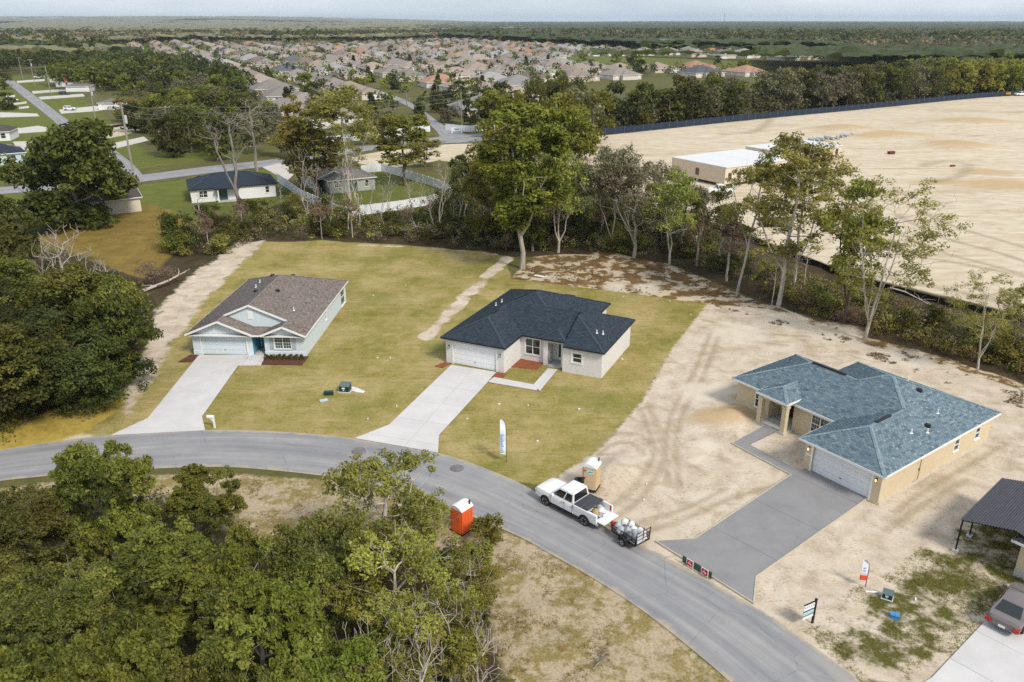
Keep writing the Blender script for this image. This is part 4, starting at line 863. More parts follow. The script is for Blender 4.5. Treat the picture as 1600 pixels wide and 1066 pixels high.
def vehicle(name, label, cat, loc, rz, pt, st, gb, gr, wheels, wr, ww=0.24, side=((0.05, 0.47), (0.53, 0.95)), group=None, zb=0.3, rail=None):
    """x forward. st: body stations (x, half width, bottom, top); gb: greenhouse base (x0 rear, x1 front, half width, z); gr: roof (x0, x1, half width, z)"""
    root = thing(name, label, cat, loc, rz, group)
    b = MB(); b.loft([body_ring(*s) for s in st]); obj('body', b.mesh('body', pt, smooth=32), root)
    c = MB(); x0, x1, w, z = gb; X0, X1, W, Zr = gr; mid = lambda k: (x0 + (X0 - x0) * k, x1 + (X1 - x1) * k, w + (W - w) * k, z + (Zr - z) * k)
    def rr(t, s=1.0): a, e, ww_, zz = t; return [(a, -ww_ * s, zz), (e, -ww_ * s, zz), (e, ww_ * s, zz), (a, ww_ * s, zz)]
    top = (X0 + 0.12, X1 - 0.15, W - 0.1, Zr + 0.045); c.loft([rr((x0, x1, w, z - 0.06)), rr((x0, x1, w, z)), rr(gr), rr(top)]); obj('cab', c.mesh('cab', pt, smooth=40), root)
    A = rr((x0, x1, w, z)); B = rr(gr)
    g1 = MB(); g1.quad(*inset_quad((A[1], A[2], B[2], B[1]), (0.06, 0.94, 0.06, 0.93), 0.006)); obj('windscreen', g1.mesh('windscreen', M_CARGLASS), root)
    g2 = MB(); g2.quad(*inset_quad((A[3], A[0], B[0], B[3]), (0.08, 0.92, 0.12, 0.88), 0.006)); obj('rear_window', g2.mesh('rear_window', M_CARGLASS), root)
    for s in (0, 1):
        q = (A[0], A[1], B[1], B[0]) if s == 0 else (A[2], A[3], B[3], B[2])
        for k, (a, e) in enumerate(side):
            if s: a, e = 1 - e, 1 - a
            g = MB(); g.quad(*inset_quad(q, (a, e, 0.1, 0.86), 0.006)); obj('side_window', g.mesh('side_window', M_CARGLASS), root)
        sy = -1 if s == 0 else 1
        m = MB(); m.box((x1 - 0.35, sy * (w + 0.16), z + 0.08), (0.14, 0.24, 0.17)); obj('mirror', m.mesh('mirror', pt), root)
        for hx in ([x1 - 1.2] if len(side) == 1 else [x1 - 1.25, x1 - 2.15]):
            h = MB(); h.box((hx, sy * (w + 0.075), z - 0.16), (0.2, 0.05, 0.04)); obj('door_handle', h.mesh('door_handle', M_CHROME), root)
    hw = st[len(st) // 2][1]; tm, rm = wheel_meshes(wr, ww)
    for wx in wheels:
        for sy in (-1, 1):
            ar = MB(); n = 14; ar.loft([[(wx + math.cos(math.pi * k / n) * q, sy * (hw + 0.012 + d), max(zb - 0.02, wr + math.sin(math.pi * k / n) * q)) for k in range(n + 1)] for q, d in ((wr * 0.2, 0), (wr * 1.17, 0.0), (wr * 1.2, -0.02))], closed=False, caps=False); obj('wheel_arch', ar.mesh('wheel_arch', M_PLASTIC), root)
            wo = obj('wheel', tm, root, (wx, sy * (hw - ww * 0.36), wr), 0 if sy > 0 else math.pi); obj('rim', rm, wo)
    fx, fw, fz = st[-1][0], st[-2][1], st[-1][3]; bx, bz = st[0][0], st[0][3]
    for sy in (-1, 1):
        l = MB(); l.box((fx - 0.10, sy * (fw - 0.2), fz - 0.16), (0.24, 0.34, 0.17)); obj('headlight', l.mesh('headlight', M_LENS), root)
        l = MB(); l.box((bx + 0.1, sy * (st[1][1] - 0.12), bz - 0.20), (0.34, 0.36, 0.2) if rail is None else (0.14, 0.12, 0.4)); obj('tail_light', l.mesh('tail_light', M_RED), root)
    f = MB(); f.box((fx - 0.02, 0, st[-1][2] + 0.18), (0.16, fw * 1.7, 0.22)); f.box((fx - 0.005, 0, fz - 0.2), (0.1, fw * 0.9, 0.2)); obj('grille', f.mesh('grille', M_PLASTIC), root)
    pl = MB(); pl.box((bx - 0.012, 0, bz - 0.32), (0.03, 0.36, 0.14)); obj('number_plate', pl.mesh('number_plate', M_WHITE), root)
    return root
def gz(px, py): x, y = G(px, py); return (x, y, 0)
def pickup(loc, rz, label, open_bed=False, group=None):
    st = [(-0.8, 1.0, 0.42, 1.22), (-0.6, 1.0, 0.42, 1.24), (1.35, 1.0, 0.42, 1.25), (2.2, 1.0, 0.42, 1.24), (2.72, 0.97, 0.45, 1.20), (2.90, 0.90, 0.5, 1.10)]
    r = vehicle('pickup_truck', label, 'pickup truck', loc, rz, P_WHITE, st, (-0.74, 1.42, 0.93, 1.23), (-0.62, 0.62, 0.78, 1.96), (-1.85, 1.85), 0.41, 0.28, ((0.06, 0.40), (0.45, 0.93)), group, 0.42, rail=1)
    for ch in r.children:
        if ch.name.startswith(('tail_light', 'number_plate')): ch.location.x = -2.1
    b = MB()
    for sy in (-1, 1):
        b.loft([[(x, sy * 0.84, 0.5), (x, sy * 0.97, 0.5), (x, sy * 1.0, 0.7), (x, sy * 0.99, 1.22), (x, sy * 0.95, 1.27), (x, sy * 0.84, 1.27)] for x in (-2.9, -2.8, -0.75)])
    b.box((-0.79, 0, 0.88), (0.08, 1.7, 0.74)); b.box((-1.83, 0, 0.66), (2.1, 1.7, 0.10))
    obj('bed', b.mesh('bed', P_WHITE, smooth=35), r)
    t = MB()
    if open_bed: t.box((-3.22, 0, 0.72), (0.62, 1.66, 0.07)); t.box((-3.22, 0, 0.762), (0.5, 1.4, 0.02))
    else: t.box((-2.88, 0, 0.95), (0.07, 1.68, 0.58))
    obj('tailgate', t.mesh('tailgate', P_WHITE), r)
    k = MB(); k.box((-2.98, 0, 0.52), (0.2, 1.9, 0.2)); obj('bumper', k.mesh('bumper', M_CHROME), r)
    sm = MB()
    for sy in (-1, 1):
        for x in (1.32, 0.02, -0.70): sm.box((x, sy * 1.0, 0.84), (0.018, 0.012, 0.68))
        sm.box((0.3, sy * 1.0, 0.52), (2.0, 0.012, 0.018)); sm.box((2.0, sy * 0.80, 1.19), (1.1, 0.015, 0.015))
    sm.box((-0.80, 0, 1.0), (0.03, 2.0, 0.5)); obj('panel_gap', sm.mesh('panel_gap', M_PLASTIC), r)
    s = MB()
    for sy in (-1, 1): s.box((0.0, sy * 0.99, 0.36), (2.1, 0.14, 0.06))
    obj('running_board', s.mesh('running_board', M_PLASTIC), r)
    return r
# the pickup at the kerb with trailer
tl = Vector(G(852, 790.5)); tr_ = Vector(G(912.5, 822)); hd = (tl - tr_).normalized(); ang = math.atan2(hd.y, hd.x); TS = min(1.0, (tl - tr_).length / 3.7)
side = Vector((-hd.y, hd.x)); side = side if side.y > 0 else -side
tc = (tl + tr_) / 2 + side * 0.97 * TS
truck = pickup((tc.x, tc.y, 0.05), ang, 'white pickup truck at the kerb with tailgate down and loaded bed', True); truck.scale = (TS,) * 3
def on_truck(x, y, z=0):
    c, s = math.cos(ang), math.sin(ang); x, y, z = x * TS, y * TS, z * TS; return (tc.x + x * c - y * s, tc.y + x * s + y * c, 0.05 + z)
M_VINYL = mat('tonneau_vinyl', (0.055, 0.06, 0.068), 0.7)
tn = MB()
for k in range(3): tn.box((-1.02 - 0.42 * k, 0, 1.31 + 0.0), (0.40, 1.86, 0.05))
tn.box((-1.9, 0, 1.36), (0.36, 1.8, 0.09)); obj('tonneau_cover', tn.mesh('tonneau_cover', M_VINYL), truck)
fs = MB(); yfar = -1 if (Vector(on_truck(0, -1)[:2]).length > Vector(on_truck(0, 1)[:2]).length) else 1
dr = MB(); dr.add([(1.15, yfar * 1.0, 0.5), (0.55, yfar * 1.85, 0.5), (0.55, yfar * 1.85, 1.2), (1.15, yfar * 1.0, 1.2), (1.09, yfar * 0.96, 0.5), (0.49, yfar * 1.81, 0.5), (0.49, yfar * 1.81, 1.2), (1.09, yfar * 0.96, 1.2)], [(0, 1, 2, 3), (7, 6, 5, 4), (0, 4, 5, 1), (1, 5, 6, 2), (2, 6, 7, 3), (3, 7, 4, 0)])
do = obj('open_door', dr.mesh('open_door', P_WHITE), truck)
dw = MB(); dw.bar((1.12, yfar * 0.98, 1.2), (0.85, yfar * 1.30, 1.82), 0.05); dw.bar((0.85, yfar * 1.30, 1.82), (0.52, yfar * 1.80, 1.75), 0.05); dw.bar((0.52, yfar * 1.83, 1.75), (0.52, yfar * 1.83, 1.2), 0.05); obj('door_frame', dw.mesh('door_frame', M_PLASTIC), do)
dg = MB(); dg.quad((1.08, yfar * 1.0, 1.2), (0.54, yfar * 1.80, 1.2), (0.54, yfar * 1.78, 1.74), (0.85, yfar * 1.32, 1.8)); obj('door_glass', dg.mesh('door_glass', M_CARGLASS), do)
def sack(name, label, cat, loc, s, m, seed, group=None, rz=0.0):
    b = MB(); rng = random.Random(seed); n = 9
    rings = []
    for k, (zz, q) in enumerate(((0, 0.75), (0.12, 1.0), (0.45, 1.05), (0.75, 0.85), (0.95, 0.45), (1.05, 0.2))):
        rings.append([(math.cos(2 * math.pi * i / n) * q * s[0] * rng.uniform(0.72, 1.25), math.sin(2 * math.pi * i / n) * q * s[1] * rng.uniform(0.72, 1.25), zz * s[2] * rng.uniform(0.93, 1.07)) for i in range(n)])
    b.loft(rings); return tag(obj(name, b.mesh(name, m, smooth=50), None, loc, rz), label, cat, group)
M_BAG = mat('grey_bag', (0.36, 0.38, 0.40), 0.45, 0.2, 6); M_BAGW = mat('white_bag', (0.66, 0.66, 0.66), 0.5, 0.12, 6); M_BAGD = mat('dark_grey_bag', (0.12, 0.125, 0.13), 0.4, 0.2, 6); M_KRAFT = mat('kraft_sack', (0.42, 0.31, 0.13), 0.7, 0.2); M_CARDB = mat('cardboard', (0.42, 0.32, 0.21), 0.8)
sack('tan_sack', 'tan paper sack in the middle of the open truck bed', 'sack', on_truck(-2.25, 0.25, 0.72), (0.26, 0.26, 0.5), M_KRAFT, 1)
sack('white_sack', 'crumpled white sack in the truck bed near the far side rail', 'sack', on_truck(-2.35, -0.3 * 1, 0.72), (0.32, 0.28, 0.42), M_BAGW, 2)
sack('grey_sack', 'grey sack wedged against the folded black bed cover', 'sack', on_truck(-2.05, -0.5, 0.72), (0.22, 0.22, 0.4), M_BAG, 3)
bx = MB(); bx.box((0, 0, 0.15), (0.42, 0.3, 0.3)); bx.box((0, 0, 0.31), (0.46, 0.34, 0.05)); tag(obj('cool_box', bx.mesh('cool_box', M_BAGW), None, on_truck(-2.65, -0.1, 0.72), ang + 0.3), 'white and pale cool box at the tail end of the truck bed', 'cool box')
bl = MB(); bl.box((0, 0, 0.02), (0.36, 0.5, 0.04)); bl.box((0.03, 0.02, 0.05), (0.28, 0.4, 0.03), 0.2); tag(obj('blue_tarpaulin', bl.mesh('blue_tarpaulin', mat('tarp_blue', (0.05, 0.16, 0.42), 0.5)), None, on_truck(-2.55, 0.48, 0.72), ang), 'small folded blue tarpaulin beside the cool box in the truck bed', 'tarpaulin')
# trailer
ta = Vector(G(969, 851)); tb = Vector(G(1008, 858)); trz = ang + R(-9)
tx = Vector(G(984, 846))
tt = thing('utility_trailer', 'small black utility trailer piled with grey bags behind the white truck', 'trailer', (tx.x, tx.y, 0.05), trz, scale=(0.85, 0.95, 1))
fr = MB()
for sy in (-0.72, 0.72): fr.bar((1.3, sy, 0.5), (-1.3, sy, 0.5), 0.06, 0.1)
for x in (1.3, 0.45, -0.45, -1.3): fr.bar((x, -0.72, 0.5), (x, 0.72, 0.5), 0.05, 0.09)
fr.bar((1.3, 0.6, 0.5), (2.25, 0, 0.5), 0.06, 0.09); fr.bar((1.3, -0.6, 0.5), (2.25, 0, 0.5), 0.06, 0.09)
for x in (1.3, -1.3):
    for sy in (-0.72, 0.72): fr.bar((x, sy, 0.5), (x, sy, 0.98), 0.05)
obj('frame', fr.mesh('frame', M_METAL), tt)
for sy in (-0.72, 0.72):
    rl = MB(); rl.bar((1.3, sy, 0.98), (-1.3, sy, 0.98), 0.05); rl.bar((1.3, sy, 0.75), (-1.3, sy, 0.75), 0.03); obj('side_rail', rl.mesh('side_rail', M_METAL), tt)
for k in range(6): pk = MB(); pk.box((0, -0.58 + 0.232 * k, 0.57), (2.56, 0.215, 0.035)); obj('plank', pk.mesh('plank', mat('trailer_plank', (0.30, 0.25, 0.19), 0.85, 0.2, dirt=0.3)), tt)
wb = MB(); wb.box((0.0, -0.68 if yfar < 0 else 0.68, 0.8), (2.5, 0.03, 0.42)); obj('side_board', wb.mesh('side_board', mat('weathered_board', (0.47, 0.44, 0.38), 0.85)), tt)
tm, rm = wheel_meshes(0.33, 0.2)
for sy in (-1, 1):
    w = obj('wheel', tm, tt, (-0.15, sy * 0.88, 0.33), 0 if sy > 0 else math.pi); obj('rim', rm, w)
    fd = MB(); n = 10; fd.loft([[(-0.15 + math.cos(math.pi * k / n) * 0.45, y, 0.36 + math.sin(math.pi * k / n) * 0.42) for k in range(n + 1)] for y in (sy * 0.76, sy * 1.02)], closed=False, caps=False); obj('mudguard', fd.mesh('mudguard', M_METAL), tt)
gt = MB()
for sy in (-0.68, 0, 0.68): gt.bar((-1.34, sy, 0.5), (-1.42, sy, 1.75 if sy == 0 else 1.55), 0.05)
for z in (0.6, 0.9, 1.2, 1.5): gt.bar((-1.36 - (z - 0.6) * 0.06, -0.68, z), (-1.36 - (z - 0.6) * 0.06, 0.68, z), 0.035)
obj('ramp_gate', gt.mesh('ramp_gate', M_METAL), tt)
mp = MB(); mp.box((-1.36, 0.2, 0.95), (0.015, 0.75, 0.75)); obj('ramp_panel', mp.mesh('ramp_panel', mat('galvanised', (0.5, 0.52, 0.54), 0.5, 0.15)), tt)
def on_trailer(x, y, z): c, s = math.cos(trz), math.sin(trz); x *= 0.85; y *= 0.95; return (tx.x + x * c - y * s, tx.y + x * s + y * c, 0.05 + z)
rng = random.Random(12)
spots = [(1.0, 0.35), (0.95, -0.3), (0.5, 0.1), (0.45, 0.5), (0.4, -0.45), (0.0, 0.3), (-0.05, -0.25), (-0.4, 0.48), (-0.45, -0.05), (-0.5, -0.5), (-0.9, 0.25), (-0.95, -0.3)]
for k, (x, y) in enumerate(spots):
    sack('rubbish_bag', f'{ordinal(k)} rubbish bag from the front of the heap in the black utility trailer', 'bag', on_trailer(x, y, 0.59), (0.30, 0.28, 0.5 + 0.2 * rng.random()), (M_BAG, M_BAGW, M_BAGD, M_BAG, M_BAGW)[k % 5], 20 + k, 'rubbish bags in the trailer', rng.random() * 3)
yn = -yfar
gcn = MB(); gcn.box((0, 0, 0.17), (0.3, 0.24, 0.34), taper=0.9); gcn.bar((-0.1, 0, 0.38), (0.1, 0, 0.38), 0.04); gcn.tube([(0.1, 0, 0.32), (0.2, 0, 0.46)], 0.025, 6); tag(obj('fuel_can', gcn.mesh('fuel_can', mat('can_red', (0.55, 0.03, 0.035), 0.45)), None, on_trailer(1.5, yn * 0.34, 0.56), trz), 'red fuel can on the trailer tongue', 'fuel can')
# the other vehicles
st_sedan = [(-2.42, 0.72, 0.42, 0.82), (-2.3, 0.84, 0.30, 0.97), (-1.5, 0.915, 0.26, 1.02), (0.9, 0.92, 0.26, 0.97), (1.6, 0.91, 0.26, 0.88), (2.25, 0.85, 0.3, 0.74), (2.42, 0.7, 0.36, 0.62)]
def sedan(loc, rz, label, pt, group=None): return vehicle('sedan', label, 'car', loc, rz, pt, st_sedan, (-1.95, 1.15, 0.84, 0.97), (-1.0, 0.25, 0.63, 1.46), (-1.42, 1.42), 0.335, 0.22, group=group, zb=0.26)
st_suv = [(-2.3, 0.80, 0.45, 0.98), (-2.22, 0.88, 0.34, 1.05), (-1.4, 0.94, 0.32, 1.06), (1.0, 0.94, 0.32, 1.04), (1.7, 0.93, 0.32, 1.0), (2.2, 0.86, 0.36, 0.86), (2.32, 0.74, 0.42, 0.74)]
def suv(loc, rz, label, pt, group=None): return vehicle('suv', label, 'car', loc, rz, pt, st_suv, (-2.22, 1.25, 0.86, 1.04), (-1.95, 0.4, 0.68, 1.72), (-1.38, 1.40), 0.37, 0.24, group=group, zb=0.32)
cR = G(1540, 968); cF = G(1600, 890); 
sa = math.atan2(G(1620, 915)[1] - G(1566, 985)[1], G(1620, 915)[0] - G(1566, 985)[0])
sc = Vector(G(1562, 990)) + Vector((math.cos(sa), math.sin(sa))) * 2.3
sedan((sc.x, sc.y, 0.10), sa, 'taupe grey sedan parked on the concrete driveway at the right edge', P_SILVER)
pickup((*G(1124, 303), 0), R(8), 'white pickup truck parked on sand beside the raised tan building')
sedan((*G(1212, 354), 0), R(170), 'silver sedan half hidden behind the tall tree by the black silt fence', P_GREY)
suv((*G(110, 173), 0.09), R(8), 'white crossover on the pale driveway of the white garage', P_WHITE)
suv((*G(101, 149), 0.09), R(10), 'black van on a driveway beside the side street', P_BLACK)
sedan((*G(20, 159), 0.09), R(170), 'white car partly cut by the left edge beside the side street', P_WHITE)
pickup((*G(62, 123), 0.09), R(175), 'white pickup truck on the far driveway by the utility pole')
suv((*G(12, 101), 0), R(5), 'dark car in front of the far white house at the left edge', P_BLACK)

# ------------------------------------------------------------------ toilets, boxes, signs, letterbox
def portable_toilet(loc, rz, body, label, logo=None, roofc=M_WHITE):
    r = thing('portable_toilet', label, 'portable toilet', loc, rz)
    b = MB(); w = 1.12; b.box((0, 0, 0.08), (w + 0.1, w + 0.1, 0.16))
    for s in range(4): b.box((0, 0, 0), (0.01, 0.01, 0.01))
    b = MB(); b.box((0, 0, 0.07), (w + 0.1, w + 0.1, 0.14)); obj('base', b.mesh('base', M_PLASTIC), r)
    b = MB(); b.loft([[(sx * w / 2 * q, sy * w / 2 * q, z) for sx, sy in ((-1, -1), (1, -1), (1, 1), (-1, 1))] for z, q in ((0.14, 1), (1.95, 0.97))])
    for x in (-0.42, -0.14, 0.14, 0.42):
        b.box((x, w / 2 - 0.005, 1.0), (0.1, 0.05, 1.6)); b.box((w / 2 - 0.005, x, 1.0), (0.05, 0.1, 1.6)); b.box((-w / 2 + 0.005, x, 1.0), (0.05, 0.1, 1.6))
    obj('wall', b.mesh('wall', body), r)
    d = MB(); d.box((0, -w / 2 - 0.015, 1.0), (0.8, 0.05, 1.7)); d.box((0, -w / 2 - 0.04, 0.6), (0.6, 0.02, 0.6)); do = obj('door', d.mesh('door', body), r)
    h = MB(); h.box((-0.3, -w / 2 - 0.06, 1.05), (0.08, 0.05, 0.16)); h.box((-0.3, -w / 2 - 0.055, 1.7), (0.1, 0.04, 0.1)); obj('latch', h.mesh('latch', M_RED), do)
    if logo is not None:
        l = MB(); n = 14; l.add([(0.1 + math.cos(2 * math.pi * k / n) * 0.28, -w / 2 - 0.048, 1.62 + math.sin(2 * math.pi * k / n) * 0.14) for k in range(n)], [tuple(range(n))]); lo = obj('logo', l.mesh('logo', M_WHITE), do)
        l = MB(); l.add([(-0.12, -w / 2 - 0.054, 1.60), (0.0, -w / 2 - 0.054, 1.55), (0.35, -w / 2 - 0.054, 1.60), (0.3, -w / 2 - 0.054, 1.68), (0.02, -w / 2 - 0.054, 1.70)], [(0, 1, 2, 3, 4)]); obj('logo_print', l.mesh('logo_print', logo), do)
    t = MB(); n = 8; t.loft([[(sx, sy * (w / 2 + 0.03), 1.95 + 0.30 * math.sin(math.pi * k / n) ** 0.75) for k in range(n + 1) for sx in [-(w / 2 + 0.03) + (w + 0.06) * k / n]] for sy in (-1, -0.33, 0.33, 1)], closed=False, caps=True)
    obj('roof', t.mesh('roof', roofc, smooth=40), r)
    v = MB(); v.tube([(0.4, 0.4, 1.95), (0.4, 0.4, 2.42)], 0.06, 8); obj('vent_pipe', v.mesh('vent_pipe', M_PLASTIC), r)
    return r
M_TANP = mat('toilet_tan', (0.62, 0.475, 0.30), 0.5, 0.06); M_ORG = mat('toilet_orange', (0.80, 0.14, 0.035), 0.5, 0.08)
portable_toilet((*G(923, 765), gsurf_z(*G(923, 765))), R(-25), M_TANP, 'tan portable toilet with white roof beside the white pickup', mat('logo_teal', (0.03, 0.42, 0.45), 0.5))
portable_toilet((*G(722, 828), 0), R(-40), M_ORG, 'orange portable toilet with white roof at the roadside under the tree')
M_GREEN = mat('utility_green', (0.012, 0.045, 0.035), 0.5, 0.15); M_BLUEP = mat('blue_plastic', (0.06, 0.24, 0.52), 0.5)
def transformer(loc, rz, label, s=1.0):
    r = thing('utility_box', label, 'utility box', loc, rz, scale=s)
    b = MB(); b.box((0, 0, 0.04), (1.15, 1.0, 0.08)); obj('pad', b.mesh('pad', M_CONC), r)
    b = MB(); b.loft([[(-0.48, -0.4, 0.08), (0.48, -0.4, 0.08), (0.48, 0.4, 0.08), (-0.48, 0.4, 0.08)], [(-0.48, -0.4, 0.62), (0.48, -0.4, 0.62), (0.48, 0.4, 0.74), (-0.48, 0.4, 0.74)]]); obj('cabinet', b.mesh('cabinet', M_GREEN), r)
    b = MB(); b.add([(-0.52, -0.46, 0.63), (0.52, -0.46, 0.63), (0.52, 0.44, 0.77), (-0.52, 0.44, 0.77), (-0.52, -0.46, 0.67), (0.52, -0.46, 0.67), (0.52, 0.44, 0.81), (-0.52, 0.44, 0.81)], [(3, 2, 1, 0), (4, 5, 6, 7), (0, 1, 5, 4), (1, 2, 6, 5), (2, 3, 7, 6), (3, 0, 4, 7)]); obj('lid', b.mesh('lid', mat('lid_grey_green', (0.10, 0.14, 0.14), 0.4)), r)
    b = MB(); b.box((-0.05, -0.405, 0.45), (0.3, 0.012, 0.16)); b.box((-0.05, -0.405, 0.25), (0.14, 0.012, 0.08)); obj('warning_label', b.mesh('warning_label', M_WHITE), r)
    return r
transformer((*G(540, 611), 0), R(-8), 'green utility box with pale lid beside a white plastic sheet on the lawn')
transformer((*G(1386, 934), 0), R(-30), 'small dark green utility box on the weedy sand right of the grey driveway', 0.6)
b = MB(); b.box((0, 0, 0.16), (0.85, 0.34, 0.32)); b.box((0, 0, 0.34), (0.9, 0.4, 0.05)); tag(obj('cable_pedestal', b.mesh('cable_pedestal', M_GREEN), None, gz(514, 617), R(4)), 'low dark green cable box on the lawn left of the utility box', 'cable box')
b = MB(); b.box((0, 0, 0.03), (0.75, 0.5, 0.06)); b.box((0.05, 0.03, 0.066), (0.16, 0.14, 0.02)); tag(obj('meter_lid', b.mesh('meter_lid', mat('lid_blue_grey', (0.42, 0.5, 0.55), 0.6)), None, gz(506, 626), R(30)), 'flat blue grey meter lid in the grass below the low green box', 'meter lid')
def sheet(name, label, cat, px, w, h, m, seed):
    rng = np.random.default_rng(seed); nx_, ny_ = 14, 8; u, v = np.meshgrid(np.linspace(-1, 1, nx_), np.linspace(-1, 1, ny_)); sh = 1 - 0.5 * np.clip(u, 0, 1)
    z = 0.03 + 0.12 * rng.random(u.shape) * (1 - np.abs(v) ** 2); X = u * w + rng.normal(0, 0.04, u.shape); Y = v * h * sh - 0.35 * h * np.sin(u * 2)
    i = np.arange(nx_ * ny_).reshape(ny_, nx_); F = np.stack([i[:-1, :-1], i[:-1, 1:], i[1:, 1:], i[1:, :-1]], -1).reshape(-1, 4)
    return tag(obj(name, npmesh(name, np.c_[X.ravel(), Y.ravel(), z.ravel()], F, [m], smooth=True), None, (*G(*px), 0), R(-20)), label, cat)
sheet('plastic_sheet', 'crumpled white plastic sheet trailing from the green utility box on the lawn', 'plastic sheet', (558, 610), 0.95, 0.4, M_BAGW, 3)
b = MB(); b.box((0, 0, 0.14), (0.42, 0.34, 0.28), taper=0.92); b.box((0, 0, 0.30), (0.5, 0.4, 0.05)); b.box((0.1, 0, 0.33), (0.2, 0.3, 0.02)); tag(obj('blue_crate', b.mesh('blue_crate', M_BLUEP), None, gz(1397, 966), R(-28)), 'bright blue plastic box lying in the weeds near the roadside', 'box')
b = MB(); b.tube([(-0.4, 0, 0.06), (0.4, 0, 0.06)], 0.06, 8); tag(obj('plastic_pipe', b.mesh('plastic_pipe', M_PVC), None, gz(1362, 926), R(-5)), 'short white pipe lying beside the small dark green box', 'pipe')
# letterbox
r = thing('letterbox', 'white letterbox on a post at the mouth of the blue house driveway', 'letterbox', gz(336, 669), R(-5))
b = MB(); b.box((0, 0, 0.6), (0.13, 0.13, 1.2)); b.box((0, 0, 1.22), (0.17, 0.17, 0.05), taper=0.3); b.bar((0, 0, 0.98), (-0.4, 0, 0.98), 0.09); b.bar((0, 0, 0.6), (-0.3, 0, 0.95), 0.07); obj('post', b.mesh('post', M_WHITE), r)
b = MB(); n = 8; b.loft([[(-0.3 + x, y, z) for y, z in [(-0.1, 1.03), (0.1, 1.03)] + [(0.1 * math.cos(math.pi * k / n), 1.15 + 0.1 * math.sin(math.pi * k / n)) for k in range(n + 1)]] for x in (-0.26, 0.26)]); obj('mailbox', b.mesh('mailbox', M_WHITE), r)
# feather flags
M_FLAGW = mat('flag_white', (0.74, 0.77, 0.82), 0.7, 0.04); M_FLAGB = mat('flag_print_blue', (0.22, 0.38, 0.66), 0.7, 0.2); M_FLAGR = mat('flag_red', (0.68, 0.10, 0.05), 0.7)
def feather_flag(loc, rz, h, label, prints, red=False):
    r = thing('feather_flag', label, 'flag', loc, rz); sgn = -1
    pole = MB(); pole.tube([(0, 0, 0), (0, 0, h * 0.7), (-0.05, 0, h * 0.88), (-0.2, 0, h * 0.97), (-0.34, 0, h)], [0.025, 0.02, 0.015, 0.012, 0.008], 6); obj('pole', pole.mesh('pole', M_PLASTIC), r)
    L = [(h * 0.17 if not red else h * 0.3, -0.02), (h * 0.7, -0.02), (h * 0.88, -0.07), (h * 0.97, -0.22), (h, -0.34)]; w = 0.42 if red else 0.5; n = 24; f = MB(); z0 = L[0][0]
    def edge(z): 
        for (a, x), (c, y) in zip(L[:-1], L[1:]):
            if z <= c: return x + (y - x) * (z - a) / (c - a)
        return L[-1][1]
    zs = [z0 + (h * 0.985 - z0) * k / n for k in range(n + 1)]
    rows = [[(edge(z), 0, z), ((edge(z) + max(-w, -w)) / 2, 0.05 * math.sin(z * 4), z + 0.06), (-w, 0.02 * math.cos(z * 3), z + 0.16 if z < z0 + 0.3 else z + 0.02)] for z in zs]
    f.loft(rows, closed=False, caps=False); fl = obj('banner', f.mesh('banner', M_FLAGW, smooth=60), r)
    for z, x0, x1, hh in prints:
        p = MB(); y = -0.055 - 0.004
        for sgy in (-1, 1): p.quad((x0, sgy * 0.06, z), (x1, sgy * 0.06, z), (x1, sgy * 0.06, z + hh), (x0, sgy * 0.06, z + hh))
        obj('print', p.mesh('print', M_FLAGB), fl)
    if red: q = MB(); q.box((-w / 2 - 0.01, 0, z0 + 0.1), (w * 0.98, 0.13, 0.34)); obj('red_band', q.mesh('red_band', M_FLAGR), fl)
    return r
rng = random.Random(3)
feather_flag(gz(791, 722), R(12), 3.9, 'tall white feather flag with blue lettering on the lawn by the road', [(0.95 + 0.17 * k, -0.46, -0.2 - 0.05 * (k % 3), 0.11) for k in range(10)])
feather_flag((*G(1352, 917), 0), R(-10), 2.0, 'short white feather flag with red lower band on the sand', [(1.2 + 0.2 * k, -0.3, -0.18, 0.08) for k in range(2)], True)
# for-sale sign
sr = thing('yard_sign', 'sale sign with white and blue panels hung from a black post', 'sign', gz(1269, 973), R(28))
b = MB(); b.box((0, 0, 0.85), (0.11, 0.11, 1.7)); b.box((0, 0, 1.72), (0.14, 0.14, 0.05)); b.bar((0, 0, 1.62), (-0.95, 0, 1.62), 0.06); obj('post', b.mesh('post', M_PLASTIC), sr)
for k, (z, h, c) in enumerate(((1.36, 0.36, (0.78, 0.79, 0.80)), (1.12, 0.07, (0.03, 0.04, 0.07)), (0.97, 0.22, (0.40, 0.58, 0.72)), (0.80, 0.12, (0.16, 0.27, 0.13)), (0.64, 0.20, (0.74, 0.76, 0.76)))):
    q = MB(); q.box((-0.5, 0, z), (0.85, 0.03, h)); obj('sign_panel', q.mesh('sign_panel', mat('sign_colour_%d' % k, c, 0.5, 0.03)), sr)
tx_ = MB()
for k in range(5): tx_.box((-0.82 + 0.16 * k, -0.018, 1.40), (0.11, 0.006, 0.10))
obj('print', tx_.mesh('print', mat('print_grey_blue', (0.30, 0.36, 0.5), 0.5)), sr)
